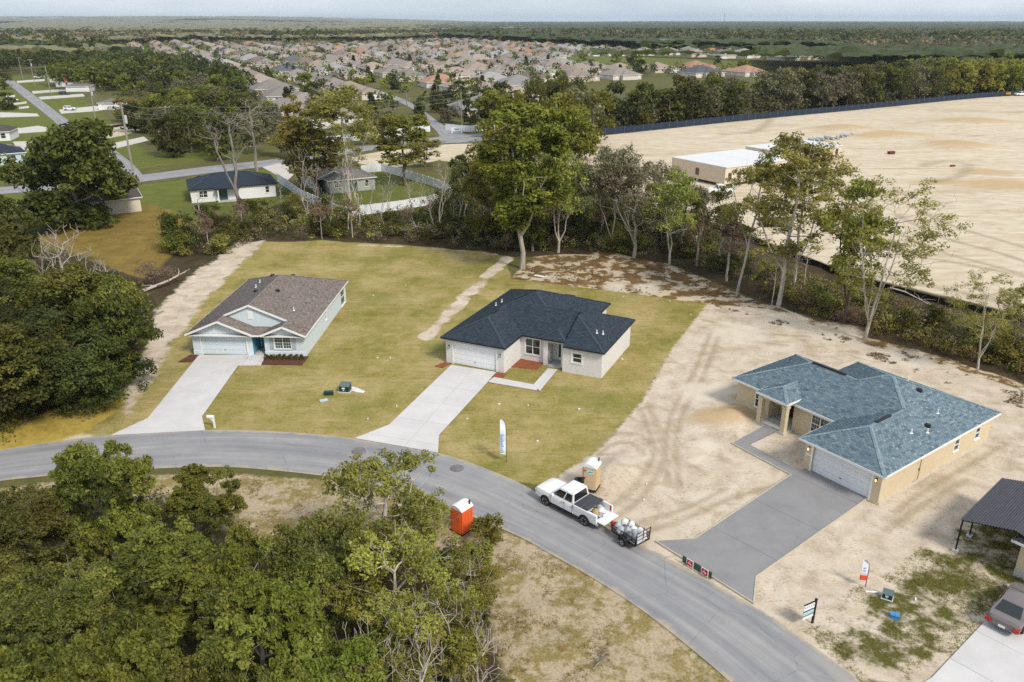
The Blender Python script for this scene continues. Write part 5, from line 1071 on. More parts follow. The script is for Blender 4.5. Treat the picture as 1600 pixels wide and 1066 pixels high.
# green board with two red and white signs across the fresh driveway
pa, pb = Vector(G(1066, 880)), Vector(G(1111, 907)); ba = math.atan2((pb - pa).y, (pb - pa).x); bl_ = (pb - pa).length; bc = (pa + pb) / 2
r = thing('barrier_board', 'dark green barrier board with two red and white signs across the grey driveway', 'barrier', (bc.x, bc.y, 0.08), ba)
b = MB(); b.box((0, 0, 0.28), (bl_, 0.06, 0.5)); 
for x in (-bl_ / 2 + 0.4, bl_ / 2 - 0.4): b.box((x, 0.12, 0.14), (0.08, 0.5, 0.08)); b.bar((x, 0.35, 0.14), (x, 0.02, 0.45), 0.06)
obj('board', b.mesh('board', mat('barrier_green', (0.055, 0.105, 0.065), 0.7, 0.2)), r)
for x in (-bl_ * 0.23, bl_ * 0.28):
    q = MB(); q.box((x, -0.05, 0.30), (0.56, 0.03, 0.54)); so = obj('sign_panel', q.mesh('sign_panel', M_WHITE), r)
    q = MB(); q.box((x, -0.07, 0.30), (0.44, 0.012, 0.42)); ro_ = obj('red_field', q.mesh('red_field', mat('sign_red', (0.62, 0.02, 0.05), 0.5)), so)
    q = MB(); q.bar((x - 0.13, -0.082, 0.2), (x - 0.02, -0.082, 0.42), 0.05, 0.012, up=(0, 1, 0)); q.bar((x - 0.02, -0.082, 0.3), (x + 0.13, -0.082, 0.22), 0.07, 0.012, up=(0, 1, 0)); obj('print', q.mesh('print', M_WHITE), so)
# manhole and odds and ends
for px, lab, s in (((561, 706), 'dark round manhole cover in the road bend near the grey house driveway', 0.62), ((714, 733), 'worn round manhole patch in the road left of the feather flag', 0.55)):
    b = MB(); b.tube([(0, 0, 0.0), (0, 0, 0.095)], s, 20); b.tube([(0, 0, 0.09), (0, 0, 0.105)], s * 0.8, 16); tag(obj('manhole_cover', b.mesh('manhole_cover', mat('iron_brown', (0.165, 0.152, 0.15), 0.8, 0.25)), None, gz(*px)), lab, 'manhole cover')
lit_b = MB(); rng = random.Random(9)
for px, py in ((583, 462), (634, 446), (610, 560), (973, 464), (1046, 471), (1079, 492), (972, 562), (1021, 597), (825, 634), (780, 632), (1006, 782), (981, 746), (1430, 938), (1010, 760), (620, 635), (590, 560), (575, 655), (730, 655), (905, 640), (840, 690)):
    x, y = G(px, py); lit_b.box((x, y, 0.05 + gsurf_z(x, y)), (rng.uniform(0.12, 0.3), rng.uniform(0.08, 0.2), 0.08), rng.uniform(0, 3))
tag(obj('litter', lit_b.mesh('litter', M_BAGW)), kind='stuff')
for px, w, lab in (((845, 432), 1.6, 'white plastic sheet left at the back edge of the grey house lawn'), ((978, 727), 0.5, 'small white scrap of plastic on the sand mound behind the tan toilet')):
    sheet('plastic_scrap', lab, 'plastic scrap', px, w * 0.6, w * 0.22, M_BAGW, int(px[0]))

# ------------------------------------------------------------------ fences, carport, corner house, mid-distance houses, poles
M_VFENCE = mat('vinyl_fence', (0.76, 0.78, 0.80), 0.5, 0.03); M_SILT = mat('silt_fabric', (0.012, 0.012, 0.014), 0.7, 0.2); M_STAKE = mat('wood_stake', (0.25, 0.18, 0.1), 0.85); M_BMESH = mat('blue_mesh', (0.018, 0.03, 0.055), 0.8, 0.3)
def run_points(pts, step):
    n = max(2, int(np.hypot(*np.diff(np.array(pts), axis=0).T).sum() / step) + 1); return resample(pts, n)
def panel_fence(name, label, pts, h, step, m, mp=None, base=0.05):
    root = thing(name, label, 'fence', (*pts[0], 0)); q = run_points(pts, step); o = np.array(pts[0]); L0 = step
    pm = MB(); pm.box((0.5, 0, base + h / 2), (1, 0.05, h)); pm.box((0.5, 0, base + h - 0.05), (1.0, 0.09, 0.1)); pm.box((0.5, 0, base + 0.1), (1.0, 0.09, 0.12))
    for k in range(1, 8): pm.box((k / 8, 0, base + h / 2), (0.012, 0.066, h - 0.3))
    pm = pm.mesh('panel', m); sm = MB(); sm.box((0, 0, (h + 0.1) / 2), (0.13, 0.13, h + 0.1)); sm.box((0, 0, h + 0.13), (0.17, 0.17, 0.06), taper=0.3); sm = sm.mesh('post', mp or m)
    for i in range(len(q)):
        p = q[i] - o; obj('post', sm, root, (p[0], p[1], 0))
        if i < len(q) - 1:
            d = q[i + 1] - q[i]; obj('panel', pm, root, (p[0], p[1], 0), math.atan2(d[1], d[0]), (np.hypot(*d), 1, 1))
    return root
panel_fence('white_fence', 'white vinyl panel fence enclosing the back garden of the grey bungalow', GL([(434, 284), (473, 312), (500, 324), (537, 340), (580, 335), (625, 329), (677, 320), (708, 305)]), 1.8, 2.4, M_VFENCE)
panel_fence('white_fence', 'white vinyl fence running back from the garden corner to the road', GL([(708, 305), (690, 297), (671, 290), (631, 278), (599, 268), (565, 271)]), 1.8, 2.4, M_VFENCE)
panel_fence('boundary_wall', 'long white boundary wall of the subdivision left of its entrance', GL([(455, 232), (500, 226), (560, 220), (610, 214), (672, 206)]), 2.0, 3.0, M_VFENCE)
panel_fence('boundary_wall', 'white boundary wall right of the subdivision entrance behind the lawn', GL([(697, 204), (730, 207), (760, 205), (800, 201), (840, 196)]), 2.0, 3.0, M_VFENCE)
def cloth_fence(name, label, pts, h, step, m, ms, wave=0.08, post_h=None):
    root = thing(name, label, 'fence', (*pts[0], 0)); o = np.array(pts[0]); q = resample(pts, max(2, int(np.hypot(*np.diff(np.array(pts), axis=0).T).sum() / (step / 4))))
    b = MB(); rng = random.Random(4); rows = []
    for i, p in enumerate(q):
        k = math.sin(i * math.pi / 4) * wave; x, y = p - o; rows.append([(x, y + k, -0.05), (x, y + k * 0.5, h * 0.5), (x, y, h * (1 - 0.06 * rng.random()))])
    b.loft(rows, closed=False, caps=False); b2 = MB(); b2.loft([[(x, y + 0.02, z) for x, y, z in r] for r in rows], closed=False, caps=False); b.add(b2.v, [f[::-1] for f in b2.f])
    obj('fabric', b.mesh('fabric', m), root)
    s = MB(); s.box((0, -0.03, (post_h or h + 0.15) / 2), (0.05, 0.05, post_h or h + 0.15)); s = s.mesh('stake', ms)
    for p in q[::4]: obj('stake', s, root, (p[0] - o[0], p[1] - o[1], 0))
    return root
SILT = GL([(880, 292), (960, 316), (1040, 336), (1110, 356), (1200, 388), (1340, 443), (1450, 472), (1550, 494), (1680, 524), (1800, 552)])
cloth_fence('silt_fence', 'long black silt fence along the near edge of the sand site', SILT, 0.95, 3.0, M_SILT, M_STAKE)
cloth_fence('mesh_fence', 'dark blue mesh fence along the far treeline of the sand site', GL([(930, 213), (1000, 206), (1140, 191), (1200, 185), (1330, 173), (1430, 163), (1530, 153), (1600, 148)]), 2.2, 4.0, M_BMESH, mat('fence_pole', (0.2, 0.22, 0.25), 0.5), 0.02, 2.4)
cloth_fence('silt_fence', 'short black silt fence around the dirt patch by the side street', GL([(155, 205), (175, 200), (200, 196), (240, 194)]), 0.8, 3.0, M_SILT, M_STAKE)
# carport
M_ROOFM = mat('dark_roof_metal', (0.052, 0.050, 0.062), 0.45, 0.15, spec=0.5)
def carport():
    ze = 2.55; e0 = Vector(G(1497, 806 - 60, 0)); f0 = Vector(G(1495, 851)); f1 = Vector(G(1514, 836)); f2 = Vector(G(1528, 824))
    d = (Vector(G(1557, 760, 2.5)) - Vector(G(1506, 811, 2.5))).normalized(); n = Vector((d.y, -d.x))
    p = Vector(G(1504, 812, ze)); r = thing('carport', 'dark metal roofed carport on thin black posts at the right edge', 'carport', (p.x, p.y, 0), math.atan2(d.y, d.x))
    # local x runs back along the eave, local -y runs to the right towards the ridge
    Lx, W, rise = 7.6, 3.0, 0.75
    k = 4
    for sgn in (0, 1):
        for i in range(k):                       # long sheets, ribs running with the eave
            b = MB(); t0, t1 = -0.05 + 1.05 * i / k, -0.05 + 1.05 * (i + 1) / k + 0.012; nn = 5
            for j in range(nn):
                a = t0 + (t1 - t0) * j / nn; w = (t1 - t0) / nn; lift = 0.012 * (k - i)
                for f0, f1, h0, h1 in ((0, 0.25, 0, 0.04), (0.25, 0.4, 0.04, 0.04), (0.4, 0.65, 0.04, 0), (0.65, 1, 0, 0)):
                    ta, tb = a + w * f0, a + w * f1; yy = lambda t: -W * t if sgn == 0 else -2 * W + W * t
                    za, zb_ = ze + rise * ta + h0, ze + rise * tb + h1
                    b.quad((-0.1, yy(ta), za), (Lx, yy(ta), za), (Lx, yy(tb), zb_), (-0.1, yy(tb), zb_))
            obj('roof_sheet', b.mesh('roof_sheet', M_ROOFM), r)
    fr = MB()
    for x in (0.08, Lx / 2, Lx - 0.08):
        fr.bar((x, 0, ze - 0.09), (x, -W, ze + rise - 0.09), 0.08); fr.bar((x, -W, ze + rise - 0.09), (x, -2 * W, ze - 0.09), 0.08)
    for y in (0, -W, -2 * W): fr.bar((0, y, ze - 0.1 + (rise if y == -W else 0)), (Lx, y, ze - 0.1 + (rise if y == -W else 0)), 0.08)
    obj('rafter', fr.mesh('rafter', M_METAL), r)
    for x in (0.08, Lx * 0.33, Lx * 0.66, Lx - 0.08):
        for y in (0, -2 * W):
            q = MB(); q.box((x, y, ze / 2), (0.09, 0.09, ze)); po = obj('post', q.mesh('post', M_METAL), r); q = MB(); q.box((x, y, 0.07), (0.34, 0.34, 0.2)); obj('footing', q.mesh('footing', M_CONC), po)
    return r
carport()
def corner_house():
    p = Vector(G(1581, 843, 2.6)); d = (Vector(G(1640, 800, 2.6)) - Vector(G(1600, 829, 2.6))).normalized()
    r = thing('house', 'corner of a tan house with dark roof cut by the right edge', 'house', (p.x, p.y, 0), math.atan2(d.y, d.x) - R(90))
    s = Sec(0, 11, 0, 14, 'LRFB', 2.6, 0.4); s.gables = ''
    build_roof(r, [s], mat_sh_dark, M_WHITE, M_TANW)
    b = MB(); op = [(1.6, 3.2, 0.9, 2.1)]; wall_run(b, (0.45, 0.45), (10.5, 0.45), 2.5, op); wall_run(b, (10.5, 0.45), (10.5, 13.5), 2.5); wall_run(b, (10.5, 13.5), (0.45, 13.5), 2.5); wall_run(b, (0.45, 13.5), (0.45, 0.45), 2.5)
    obj('wall', b.mesh('wall', M_TANW), r); window(r, (0.45, 0.45), (10.5, 0.45), *op[0], cols=2)
    q = MB(); q.box((5.5, 0.43, 0.2), (10.1, 0.1, 0.6)); obj('base_course', q.mesh('base_course', M_PORCH), r)
    return r
mat_sh_dark = shingle_mat('shingle_dark_brown', [(0.05, 0.042, 0.04), (0.10, 0.085, 0.08), (0.15, 0.13, 0.12)]); M_SHG = shingle_mat('shingle_grey', [(0.13, 0.115, 0.11), (0.18, 0.16, 0.152), (0.22, 0.2, 0.19)])
corner_house()
# white house with black roof (mid-left), grey bungalow, hidden cream house, blue houses at the left edge
def simple_house(label, loc, rz, secs, walls, m_roof, m_wall, m_fascia, tabs=False, extra=None, vents=()):
    r = thing('house', label, 'house', (*loc, 0), rz); ss = []
    for i, (u0, u1, v0, v1, sd) in enumerate(secs): s = Sec(u0, u1, v0, v1, sd, 2.7 - 0.012 * i, 0.36); s.gables = ''.join(k for k in 'FBLR' if k not in sd); ss.append(s)
    build_roof(r, ss, m_roof, m_fascia, m_wall, tabs=tabs, vents=vents)
    b = MB()
    for p0, p1, ops in walls: wall_run(b, p0, p1, 2.62, [o[:4] for o in ops])
    obj('wall', b.mesh('wall', m_wall), r)
    for p0, p1, ops in walls:
        for o in ops:
            if o[4] == 'w': window(r, p0, p1, *o[:4], cols=o[5])
            elif o[4] == 'g': garage_door(r, p0, p1, o[0], o[1], o[3] - 0.05, M_DOORW)
            else: c, rz_ = frame_of(p0, p1, (o[0] + o[1]) / 2, (o[2] + o[3]) / 2, -0.08); q = MB(); q.box((0, 0, 0), (o[1] - o[0], 0.03, o[3] - o[2])); obj('glass_door', q.mesh('glass_door', M_GLASS_T), r, c, rz_)
    if extra: extra(r)
    return r
M_WHITEW = mat('render_white', (0.76, 0.765, 0.77), 0.8, 0.03); M_SAGE = mat('siding_sage', (0.36, 0.39, 0.36), 0.8, 0.05); M_CREAM = mat('siding_cream', (0.62, 0.58, 0.50), 0.8, 0.05); M_SKYB = mat('siding_sky', (0.50, 0.58, 0.64), 0.8, 0.05)
pW, pE = Vector(G(300, 317)), Vector(G(432, 307)); aw = math.atan2((pE - pW).y, (pE - pW).x); Lw = (pE - pW).length
def porch_post(r):
    q = MB(); q.box((5.0, -1.7, 1.3), (0.2, 0.2, 2.6)); obj('porch_post', q.mesh('porch_post', M_WHITE), r); q = MB(); q.box((7.0, -0.9, 0.0), (4.4, 2.0, 0.2)); obj('patio', q.mesh('patio', M_PORCH), r)
hW = simple_house('white house with black hip roof standing beyond the bare tree', pW, aw, [(-0.4, Lw + 0.4, -0.4, 10.5, 'LRFB'), (4.5, 9.2, -2.0, 5, 'LRF'), (-0.38, 4.9, -0.9, 9, 'LRF')],
    [((0, -0.4), (4.6, -0.4), [(1.5, 3.1, 0.9, 2.2, 'w', 2)]), ((4.6, -0.4), (4.6, 0), []), ((4.6, 0), (Lw, 0), [(0.6, 2.2, 0.1, 2.2, 'd'), (Lw - 6.6, Lw - 5.8, 0.9, 2.2, 'w', 1)]), ((Lw, 0), (Lw, 10), []), ((Lw, 10), (0, 10), []), ((0, 10), (0, -0.4), [])], M_SH2, M_WHITEW, M_BLACKTRIM, extra=porch_post)
pW = Vector(G(516, 303)); pE = Vector(G(588, 297)); ag = math.atan2((pE - pW).y, (pE - pW).x); Lg = (pE - pW).length
simple_house('grey bungalow with brown roof behind the white vinyl fence', pW, ag + R(4), [(-0.4, Lg + 0.4, -0.4, 9.5, 'LRFB'), (-2.2, Lg * 0.6, 2.5, 16, 'LRB')],
    [((0, 0), (Lg, 0), [(1.0, 1.9, 1.1, 1.9, 'w', 1), (Lg * 0.42, Lg * 0.42 + 1.8, 0.1, 2.2, 'd'), (Lg - 2.2, Lg - 1.3, 0.8, 2.2, 'w', 1)]), ((Lg, 0), (Lg, 9), []), ((Lg, 9), (0, 9), []), ((0, 9), (0, 0), []), ((-1.8, 15.6), (-1.8, 3), [])], M_SHG, M_SAGE, M_WHITE, vents=[('box', 2.5, 5.5, 0, 0), ('box', 1.5, 8, 0, 0), ('box', 0.5, 11, 0, 0)])
pW = Vector(G(62, 350)); pE = Vector(G(222, 330)); ah = math.atan2((pE - pW).y, (pE - pW).x); Lh = (pE - pW).length
simple_house('long low cream house mostly hidden behind the big oak', pW, ah, [(-0.4, Lh + 0.4, -0.4, 9, 'FB')], [((0, 0), (Lh, 0), [(3, 4.2, 0.9, 2.0, 'w', 1), (9, 10.2, 0.9, 2.0, 'w', 1)]), ((Lh, 0), (Lh, 8.6), []), ((0, 8.6), (0, 0), [])], mat_sh_dark, M_CREAM, M_WHITE)
p = Vector(G(-40, 262)); q_ = Vector(G(42, 255)); al_ = math.atan2((q_ - p).y, (q_ - p).x); Ll = (q_ - p).length
simple_house('pale blue house with navy roof at the left edge beside the big oak', p, al_, [(-0.4, Ll + 0.4, -0.4, 11, 'LRFB'), (Ll - 6, Ll + 0.38, -0.39, 9, 'LRF')], [((0, 0), (Ll, 0), [(Ll - 3.2, Ll - 2.0, 0.7, 2.2, 'w', 1), (Ll - 8, Ll - 6.8, 0.7, 2.2, 'w', 1)]), ((Ll, 0), (Ll, 10.6), [(5, 9, 0.05, 2.2, 'g')]), ((0, 10.6), (0, 0), [])], M_SH2, M_SKYB, M_WHITE)
p = Vector(G(-40, 222)); q_ = Vector(G(17, 220)); Ll = (q_ - p).length
simple_house('white house with blue grey roof cut by the left edge above the navy roofed house', p, math.atan2((q_ - p).y, (q_ - p).x), [(-0.4, Ll + 0.4, -0.4, 10, 'LRFB')], [((0, 0), (Ll, 0), [(Ll - 2.4, Ll - 1.0, 0.7, 2.2, 'w', 1)]), ((Ll, 0), (Ll, 9.6), []), ((0, 9.6), (0, 0), [])], mat_sh_dark, M_WHITEW, M_WHITE)
M_SHRED = shingle_mat('roof_red', [(0.22, 0.05, 0.045), (0.30, 0.075, 0.06)]); M_SHRED2 = shingle_mat('roof_bright_red', [(0.42, 0.075, 0.05), (0.52, 0.11, 0.075)])
for lab, px, w, d_, rz, mr, mw, gd in (('white garage with grey hip roof at the end of the pale driveway', (155, 172), 7.5, 8, 4, M_SHG, M_WHITEW, True), ('small white house with bright red roof in the row by the side street', (88, 136), 9, 10, 8, M_SHRED2, M_WHITEW, False), ('white house with dark red roof furthest back in the row by the side street', (74, 123), 20, 10, 6, M_SHRED, M_WHITEW, False),
        ('grey roofed white house with blue garage door beside the red roofed house', (104, 144), 11, 9, 8, M_SHG, M_WHITEW, True), ('low grey roofed house between the two red roofed houses', (78, 129), 18, 9, 7, M_SHG, M_CREAM, False), ('white house in the trees at the far left edge', (-4, 95), 16, 12, 0, M_SHG, M_WHITEW, False)):
    ops = [(1.4, w - 1.6, 0.0, 2.25, 'g')] if gd else [(1.2, 2.4, 0.8, 2.1, 'w', 1), (w * 0.55, w * 0.55 + 1.2, 0.8, 2.1, 'w', 1)]
    simple_house(lab, G(*px), R(rz), [(-0.4, w + 0.4, -0.4, d_ + 0.4, 'LRFB')], [((0, 0), (w, 0), ops), ((w, 0), (w, d_), []), ((w, d_), (0, d_), []), ((0, d_), (0, 0), [])], mr, mw, M_WHITE)
# raised modular buildings on the sand site
M_MOD = mat('panel_beige', (0.66, 0.55, 0.43), 0.8, 0.05, dirt=0.1); M_FLATROOF = mat('membrane_white', (0.66, 0.67, 0.68), 0.6, 0.05, dirt=0.08)
def modular(label, corner, rz, w, d, h, nwin_f, nwin_r):
    r = thing('modular_building', label, 'building', (*corner, 0), rz); z0 = 0.65
    for k in range(int(w / 3.6)):
        a, c = w * k / int(w / 3.6), w * (k + 1) / int(w / 3.6); b = MB(); b.box(((a + c) / 2, d / 2, z0 + h / 2), (c - a - 0.03, d - 0.0, h)); obj('wall_module', b.mesh('wall_module', M_MOD), r)
    for k in range(int(w / 3.6)):
        a, c = w * k / int(w / 3.6), w * (k + 1) / int(w / 3.6); b = MB(); b.box(((a + c) / 2, d / 2, z0 + h + 0.1), (c - a - 0.02, d + 0.3, 0.2 + 0.02 * (k % 2))); obj('roof_panel', b.mesh('roof_panel', M_FLATROOF), r)
    sk = MB()
    for x in np.arange(0.3, w, 2.4):
        for y in (0.2, d / 2, d - 0.2): sk.box((x, y, z0 / 2), (0.4, 0.4, z0))
    obj('pier', sk.mesh('pier', M_PORCH), r); bm_ = MB()
    for y in (0.15, d - 0.15): bm_.box((w / 2, y, z0 - 0.1), (w - 0.1, 0.2, 0.2))
    obj('floor_beam', bm_.mesh('floor_beam', mat('beam_brown', (0.10, 0.07, 0.045), 0.8)), r)
    for n, p0, p1, L in ((nwin_f, (0, 0), (w, 0), w), (nwin_r, (0, d), (0, 0), d)):
        for k in range(n):
            s = L * (k + 0.5) / n; window(r, p0, p1, s - 0.5, s + 0.5, z0 + 1.0, z0 + 2.3) if False else None
            c, rr = frame_of(p0, p1, s, z0 + 1.55, 0.03); f = MB(); f.box((0, 0, 0), (1.05, 0.06, 1.5)); wo = obj('window', f.mesh('window', M_STAKE), r, c, rr)
            for zz in (-0.36, 0.36): q = MB(); q.box((0, -0.04, zz), (0.85, 0.02, 0.62)); obj('pane', q.mesh('pane', M_GLASS), wo)
    return r
c0 = Vector(G(1131, 293, 0)); c1 = Vector(G(1240, 277)); am = math.atan2((c1 - c0).y, (c1 - c0).x); cl = Vector(G(1040, 276))
dm = (cl - c0).length
modular('long beige modular building with flat white roof on short piers in the sand', c0, am, 23, min(dm, 21), 3.4, 8, 1)
c2 = Vector(G(1222, 262)); modular('second beige modular building with flat white roof behind the tall tree', c2, am, 22, 12, 2.8, 6, 2)
# stacked pipes, skip, excavator on the site
rng = random.Random(5)
for k in range(9):
    px, py = 1272 + k * 7.5, 222 - k * 0.9 + rng.uniform(-1, 1); x, y = G(px, py); b = MB(); b.tube([(0, 0, 0.45), (0, 3.2, 0.45)], 0.45, 10, cap=False); b.tube([(0, 0.02, 0.45), (0, 0.04, 0.45)], 0.36, 10)
    tag(obj('drain_pipe', b.mesh('drain_pipe', mat('pipe_grey', (0.45, 0.46, 0.48), 0.7)), None, (x, y, 0), R(rng.uniform(-20, 20))), f'{ordinal(k)} grey drain pipe from the left in the row beside the sand heap', 'pipe', 'drain pipes laid on the sand')
def skip_(px, s, lab, m):
    b = MB(); b.loft([[(-1.6, -0.9, 0.1), (1.6, -0.9, 0.1), (1.6, 0.9, 0.1), (-1.6, 0.9, 0.1)], [(-1.9, -1.0, 1.5), (1.9, -1.0, 1.5), (1.9, 1.0, 1.5), (-1.9, 1.0, 1.5)]]);
    for x in (-1.2, 0, 1.2): b.box((x, -1.0, 0.8), (0.12, 0.1, 1.3))
    return tag(obj('skip_container', b.mesh('skip_container', m), None, (*G(*px), 0), R(20), s), lab, 'skip')
skip_((1392, 241), 0.5, 'dark red skip standing alone on the open sand', mat('skip_red', (0.16, 0.03, 0.02), 0.7)); skip_((1488, 261), 0.32, 'tiny red container on the sand right of the dark red skip', mat('skip_red2', (0.24, 0.05, 0.03), 0.7))
def excavator(loc, rz, label, m, s=1.0):
    r = thing('excavator', label, 'excavator', loc, rz, scale=s); b = MB()
    for sy in (-1.1, 1.1): b.loft([[(x, y, z) for x, z in ((-1.7, 0.2), (-1.9, 0.5), (-1.6, 0.9), (1.6, 0.9), (1.9, 0.5), (1.7, 0.2), (1.5, 0.05), (-1.5, 0.05))] for y in (sy - 0.28, sy + 0.28)])
    obj('track', b.mesh('track', M_PLASTIC), r); b = MB(); b.box((-0.5, 0, 1.5), (2.9, 2.4, 1.0)); b.box((-1.5, 0, 1.9), (0.9, 2.3, 0.5)); obj('body', b.mesh('body', m), r); b = MB(); b.box((0.6, 0.7, 2.3), (1.2, 0.95, 1.5), taper=0.85); obj('cab', b.mesh('cab', M_CARGLASS), r)
    b = MB(); b.bar((0.9, -0.3, 1.7), (2.6, -0.3, 4.2), 0.4); b.bar((2.6, -0.3, 4.2), (4.6, -0.3, 3.9), 0.38); obj('boom', b.mesh('boom', m), r); b = MB(); b.bar((4.6, -0.3, 3.9), (5.4, -0.3, 1.6), 0.3); obj('stick', b.mesh('stick', m), r); b = MB(); b.box((5.3, -0.3, 1.1), (0.9, 1.1, 0.9), taper=0.7); obj('bucket', b.mesh('bucket', M_PLASTIC), r); return r
M_YEL = mat('machine_yellow', (0.55, 0.30, 0.03), 0.5)
excavator((*G(1572, 150), 0), R(170), 'yellow excavator beside the treeline at the far right of the sand site', M_YEL, 0.75)
pickup((*G(1594, 150), 0), R(10), 'white work truck beside the yellow excavator at the far right')
# entrance sign and utility poles
r = thing('entrance_sign', 'white entrance sign with teal lettering on the lawn by the boundary wall', 'sign', gz(714, 209), R(-6)); b = MB()
for x in (-1.5, 1.5): b.box((x, 0, 0.9), (0.45, 0.45, 1.8))
obj('post', b.mesh('post', M_WHITE), r); b = MB(); b.box((0, 0, 1.3), (2.6, 0.15, 1.0)); obj('sign_panel', b.mesh('sign_panel', M_WHITE), r); b = MB(); b.box((0, -0.085, 1.4), (1.7, 0.01, 0.3)); b.box((0, -0.085, 1.1), (1.1, 0.01, 0.1)); obj('print', b.mesh('print', mat('print_teal', (0.04, 0.25, 0.30), 0.6)), r)
M_POLE = mat('pole_wood', (0.30, 0.27, 0.23), 0.9, 0.2); M_POLEG = mat('pole_green_wood', (0.23, 0.235, 0.16), 0.9, 0.2); M_WIRE = mat('wire_grey', (0.25, 0.26, 0.27), 0.6)
def pole(px, top, lab, arm=1, trans=False, m=M_POLE, rz=0.3):
    x, y = G(*px); h = height_for(x, y, top); r = thing('utility_pole', lab, 'utility pole', (x, y, 0)); b = MB(); b.tube([(0, 0, -0.2), (0, 0, h * 0.5), (0, 0, h)], [0.19, 0.16, 0.12], 8); obj('pole', b.mesh('pole', m), r)
    att = []
    if arm:
        b = MB(); b.bar((-1.2 * math.cos(rz), -1.2 * math.sin(rz), h - 0.4), (1.2 * math.cos(rz), 1.2 * math.sin(rz), h - 0.4), 0.12); ca = obj('crossarm', b.mesh('crossarm', m), r)
        for s in (-1.1, 0.3, 1.1): i = MB(); i.tube([(s * math.cos(rz), s * math.sin(rz), h - 0.34), (s * math.cos(rz), s * math.sin(rz), h - 0.1)], 0.06, 6); obj('insulator', i.mesh('insulator', M_PVC), ca)
    if trans: b = MB(); b.tube([(0.35, 0.1, h * 0.74), (0.35, 0.1, h * 0.84)], 0.28, 10); obj('transformer', b.mesh('transformer', mat('transformer_grey', (0.5, 0.52, 0.54), 0.5)), r)
    return (x, y, h)
P1 = pole((211, 284), 160, 'tall utility pole with a transformer by the big oak and the road junction', 1, True); P2 = pole((204, 250), 165, 'thinner pole close beside the tall pole with the transformer', 0); P3 = pole((269, 242), 166, 'greenish utility pole standing in the grass left of the boundary wall', 1, False, M_POLEG)
P4 = pole((151, 194), 134, 'utility pole between the white crossover and the white garage', 1, True); P5 = pole((80, 149), 102, 'utility pole in front of the red roofed houses', 0); P6 = pole((55, 134), 93, 'utility pole with pale box left of the red roofed houses', 1, True); P7 = pole((36, 124), 90, 'farthest utility pole at the end of the side street', 1)
P8 = pole((722, 206), 144, 'slim utility pole beside the entrance sign of the subdivision', 0, False, M_POLEG)
def wire(name, a, c, lab, dz, sag=0.02, rad=0.03):
    n = 14; L = math.dist(a[:2], c[:2]); pts = [(a[0] + (c[0] - a[0]) * t, a[1] + (c[1] - a[1]) * t, (a[2] - dz) * (1 - t) + (c[2] - dz) * t - 4 * sag * L * t * (1 - t)) for t in (k / n for k in range(n + 1))]
    b = MB(); b.tube(pts, rad, 4); return tag(obj('overhead_wire', b.mesh('overhead_wire', M_WIRE)), lab, 'wire')
for a, c, nm in ((P1, P3, 'from the transformer pole to the greenish pole'), (P3, P8, 'across the treetops from the greenish pole to the slim pole'), (P1, P4, 'from the transformer pole back to the pole by the white garage'), (P4, P6, 'along the side street from the white garage towards the red roofs'), (P6, P7, 'between the two farthest poles of the side street')):
    for dz, w in ((0.1, 'upper'), (1.6, 'middle'), (2.6, 'lower')): wire('overhead_wire', a, c, f'{w} wire {nm}', dz)
E8=(0,)
wire('overhead_wire', P8, (*G(860, 190), P8[2]), 'wire leaving the slim pole to the right into the trees', 0.4)

# ------------------------------------------------------------------ trees
LM = {'oak': leaf_mat('leaf_oak', (0.040, 0.050, 0.009), (0.165, 0.17, 0.030)), 'near': leaf_mat('leaf_near', (0.062, 0.078, 0.012), (0.27, 0.285, 0.05), hue=0.02),
      'airy': leaf_mat('leaf_airy', (0.15, 0.16, 0.03), (0.44, 0.42, 0.10)), 'bright': leaf_mat('leaf_bright', (0.080, 0.100, 0.012), (0.28, 0.285, 0.04)), 'mossy': leaf_mat('leaf_mossy', (0.09, 0.085, 0.045), (0.27, 0.245, 0.14)),
      'dark': leaf_mat('leaf_dark', (0.030, 0.038, 0.010), (0.11, 0.12, 0.026)), 'lime': leaf_mat('leaf_lime', (0.13, 0.14, 0.02), (0.34, 0.31, 0.06)), 'dry': leaf_mat('leaf_dry', (0.13, 0.085, 0.05), (0.34, 0.25, 0.155))}
LM['straw'] = leaf_mat('leaf_straw', (0.22, 0.16, 0.08), (0.46, 0.36, 0.20))
LM['feather'] = leaf_mat('leaf_feather', (0.15, 0.165, 0.03), (0.42, 0.42, 0.09), hue=0.01); LM['olive'] = leaf_mat('leaf_olive', (0.078, 0.085, 0.016), (0.27, 0.262, 0.055), hue=0.02)
BM = {'grey': bark_mat('bark_grey', (0.13, 0.11, 0.095), (0.34, 0.30, 0.26)), 'pale': bark_mat('bark_pale', (0.26, 0.23, 0.19), (0.55, 0.50, 0.43)), 'brown': bark_mat('bark_brown', (0.06, 0.045, 0.035), (0.17, 0.13, 0.10)), 'bleach': bark_mat('bark_bleached', (0.30, 0.26, 0.22), (0.60, 0.54, 0.47))}
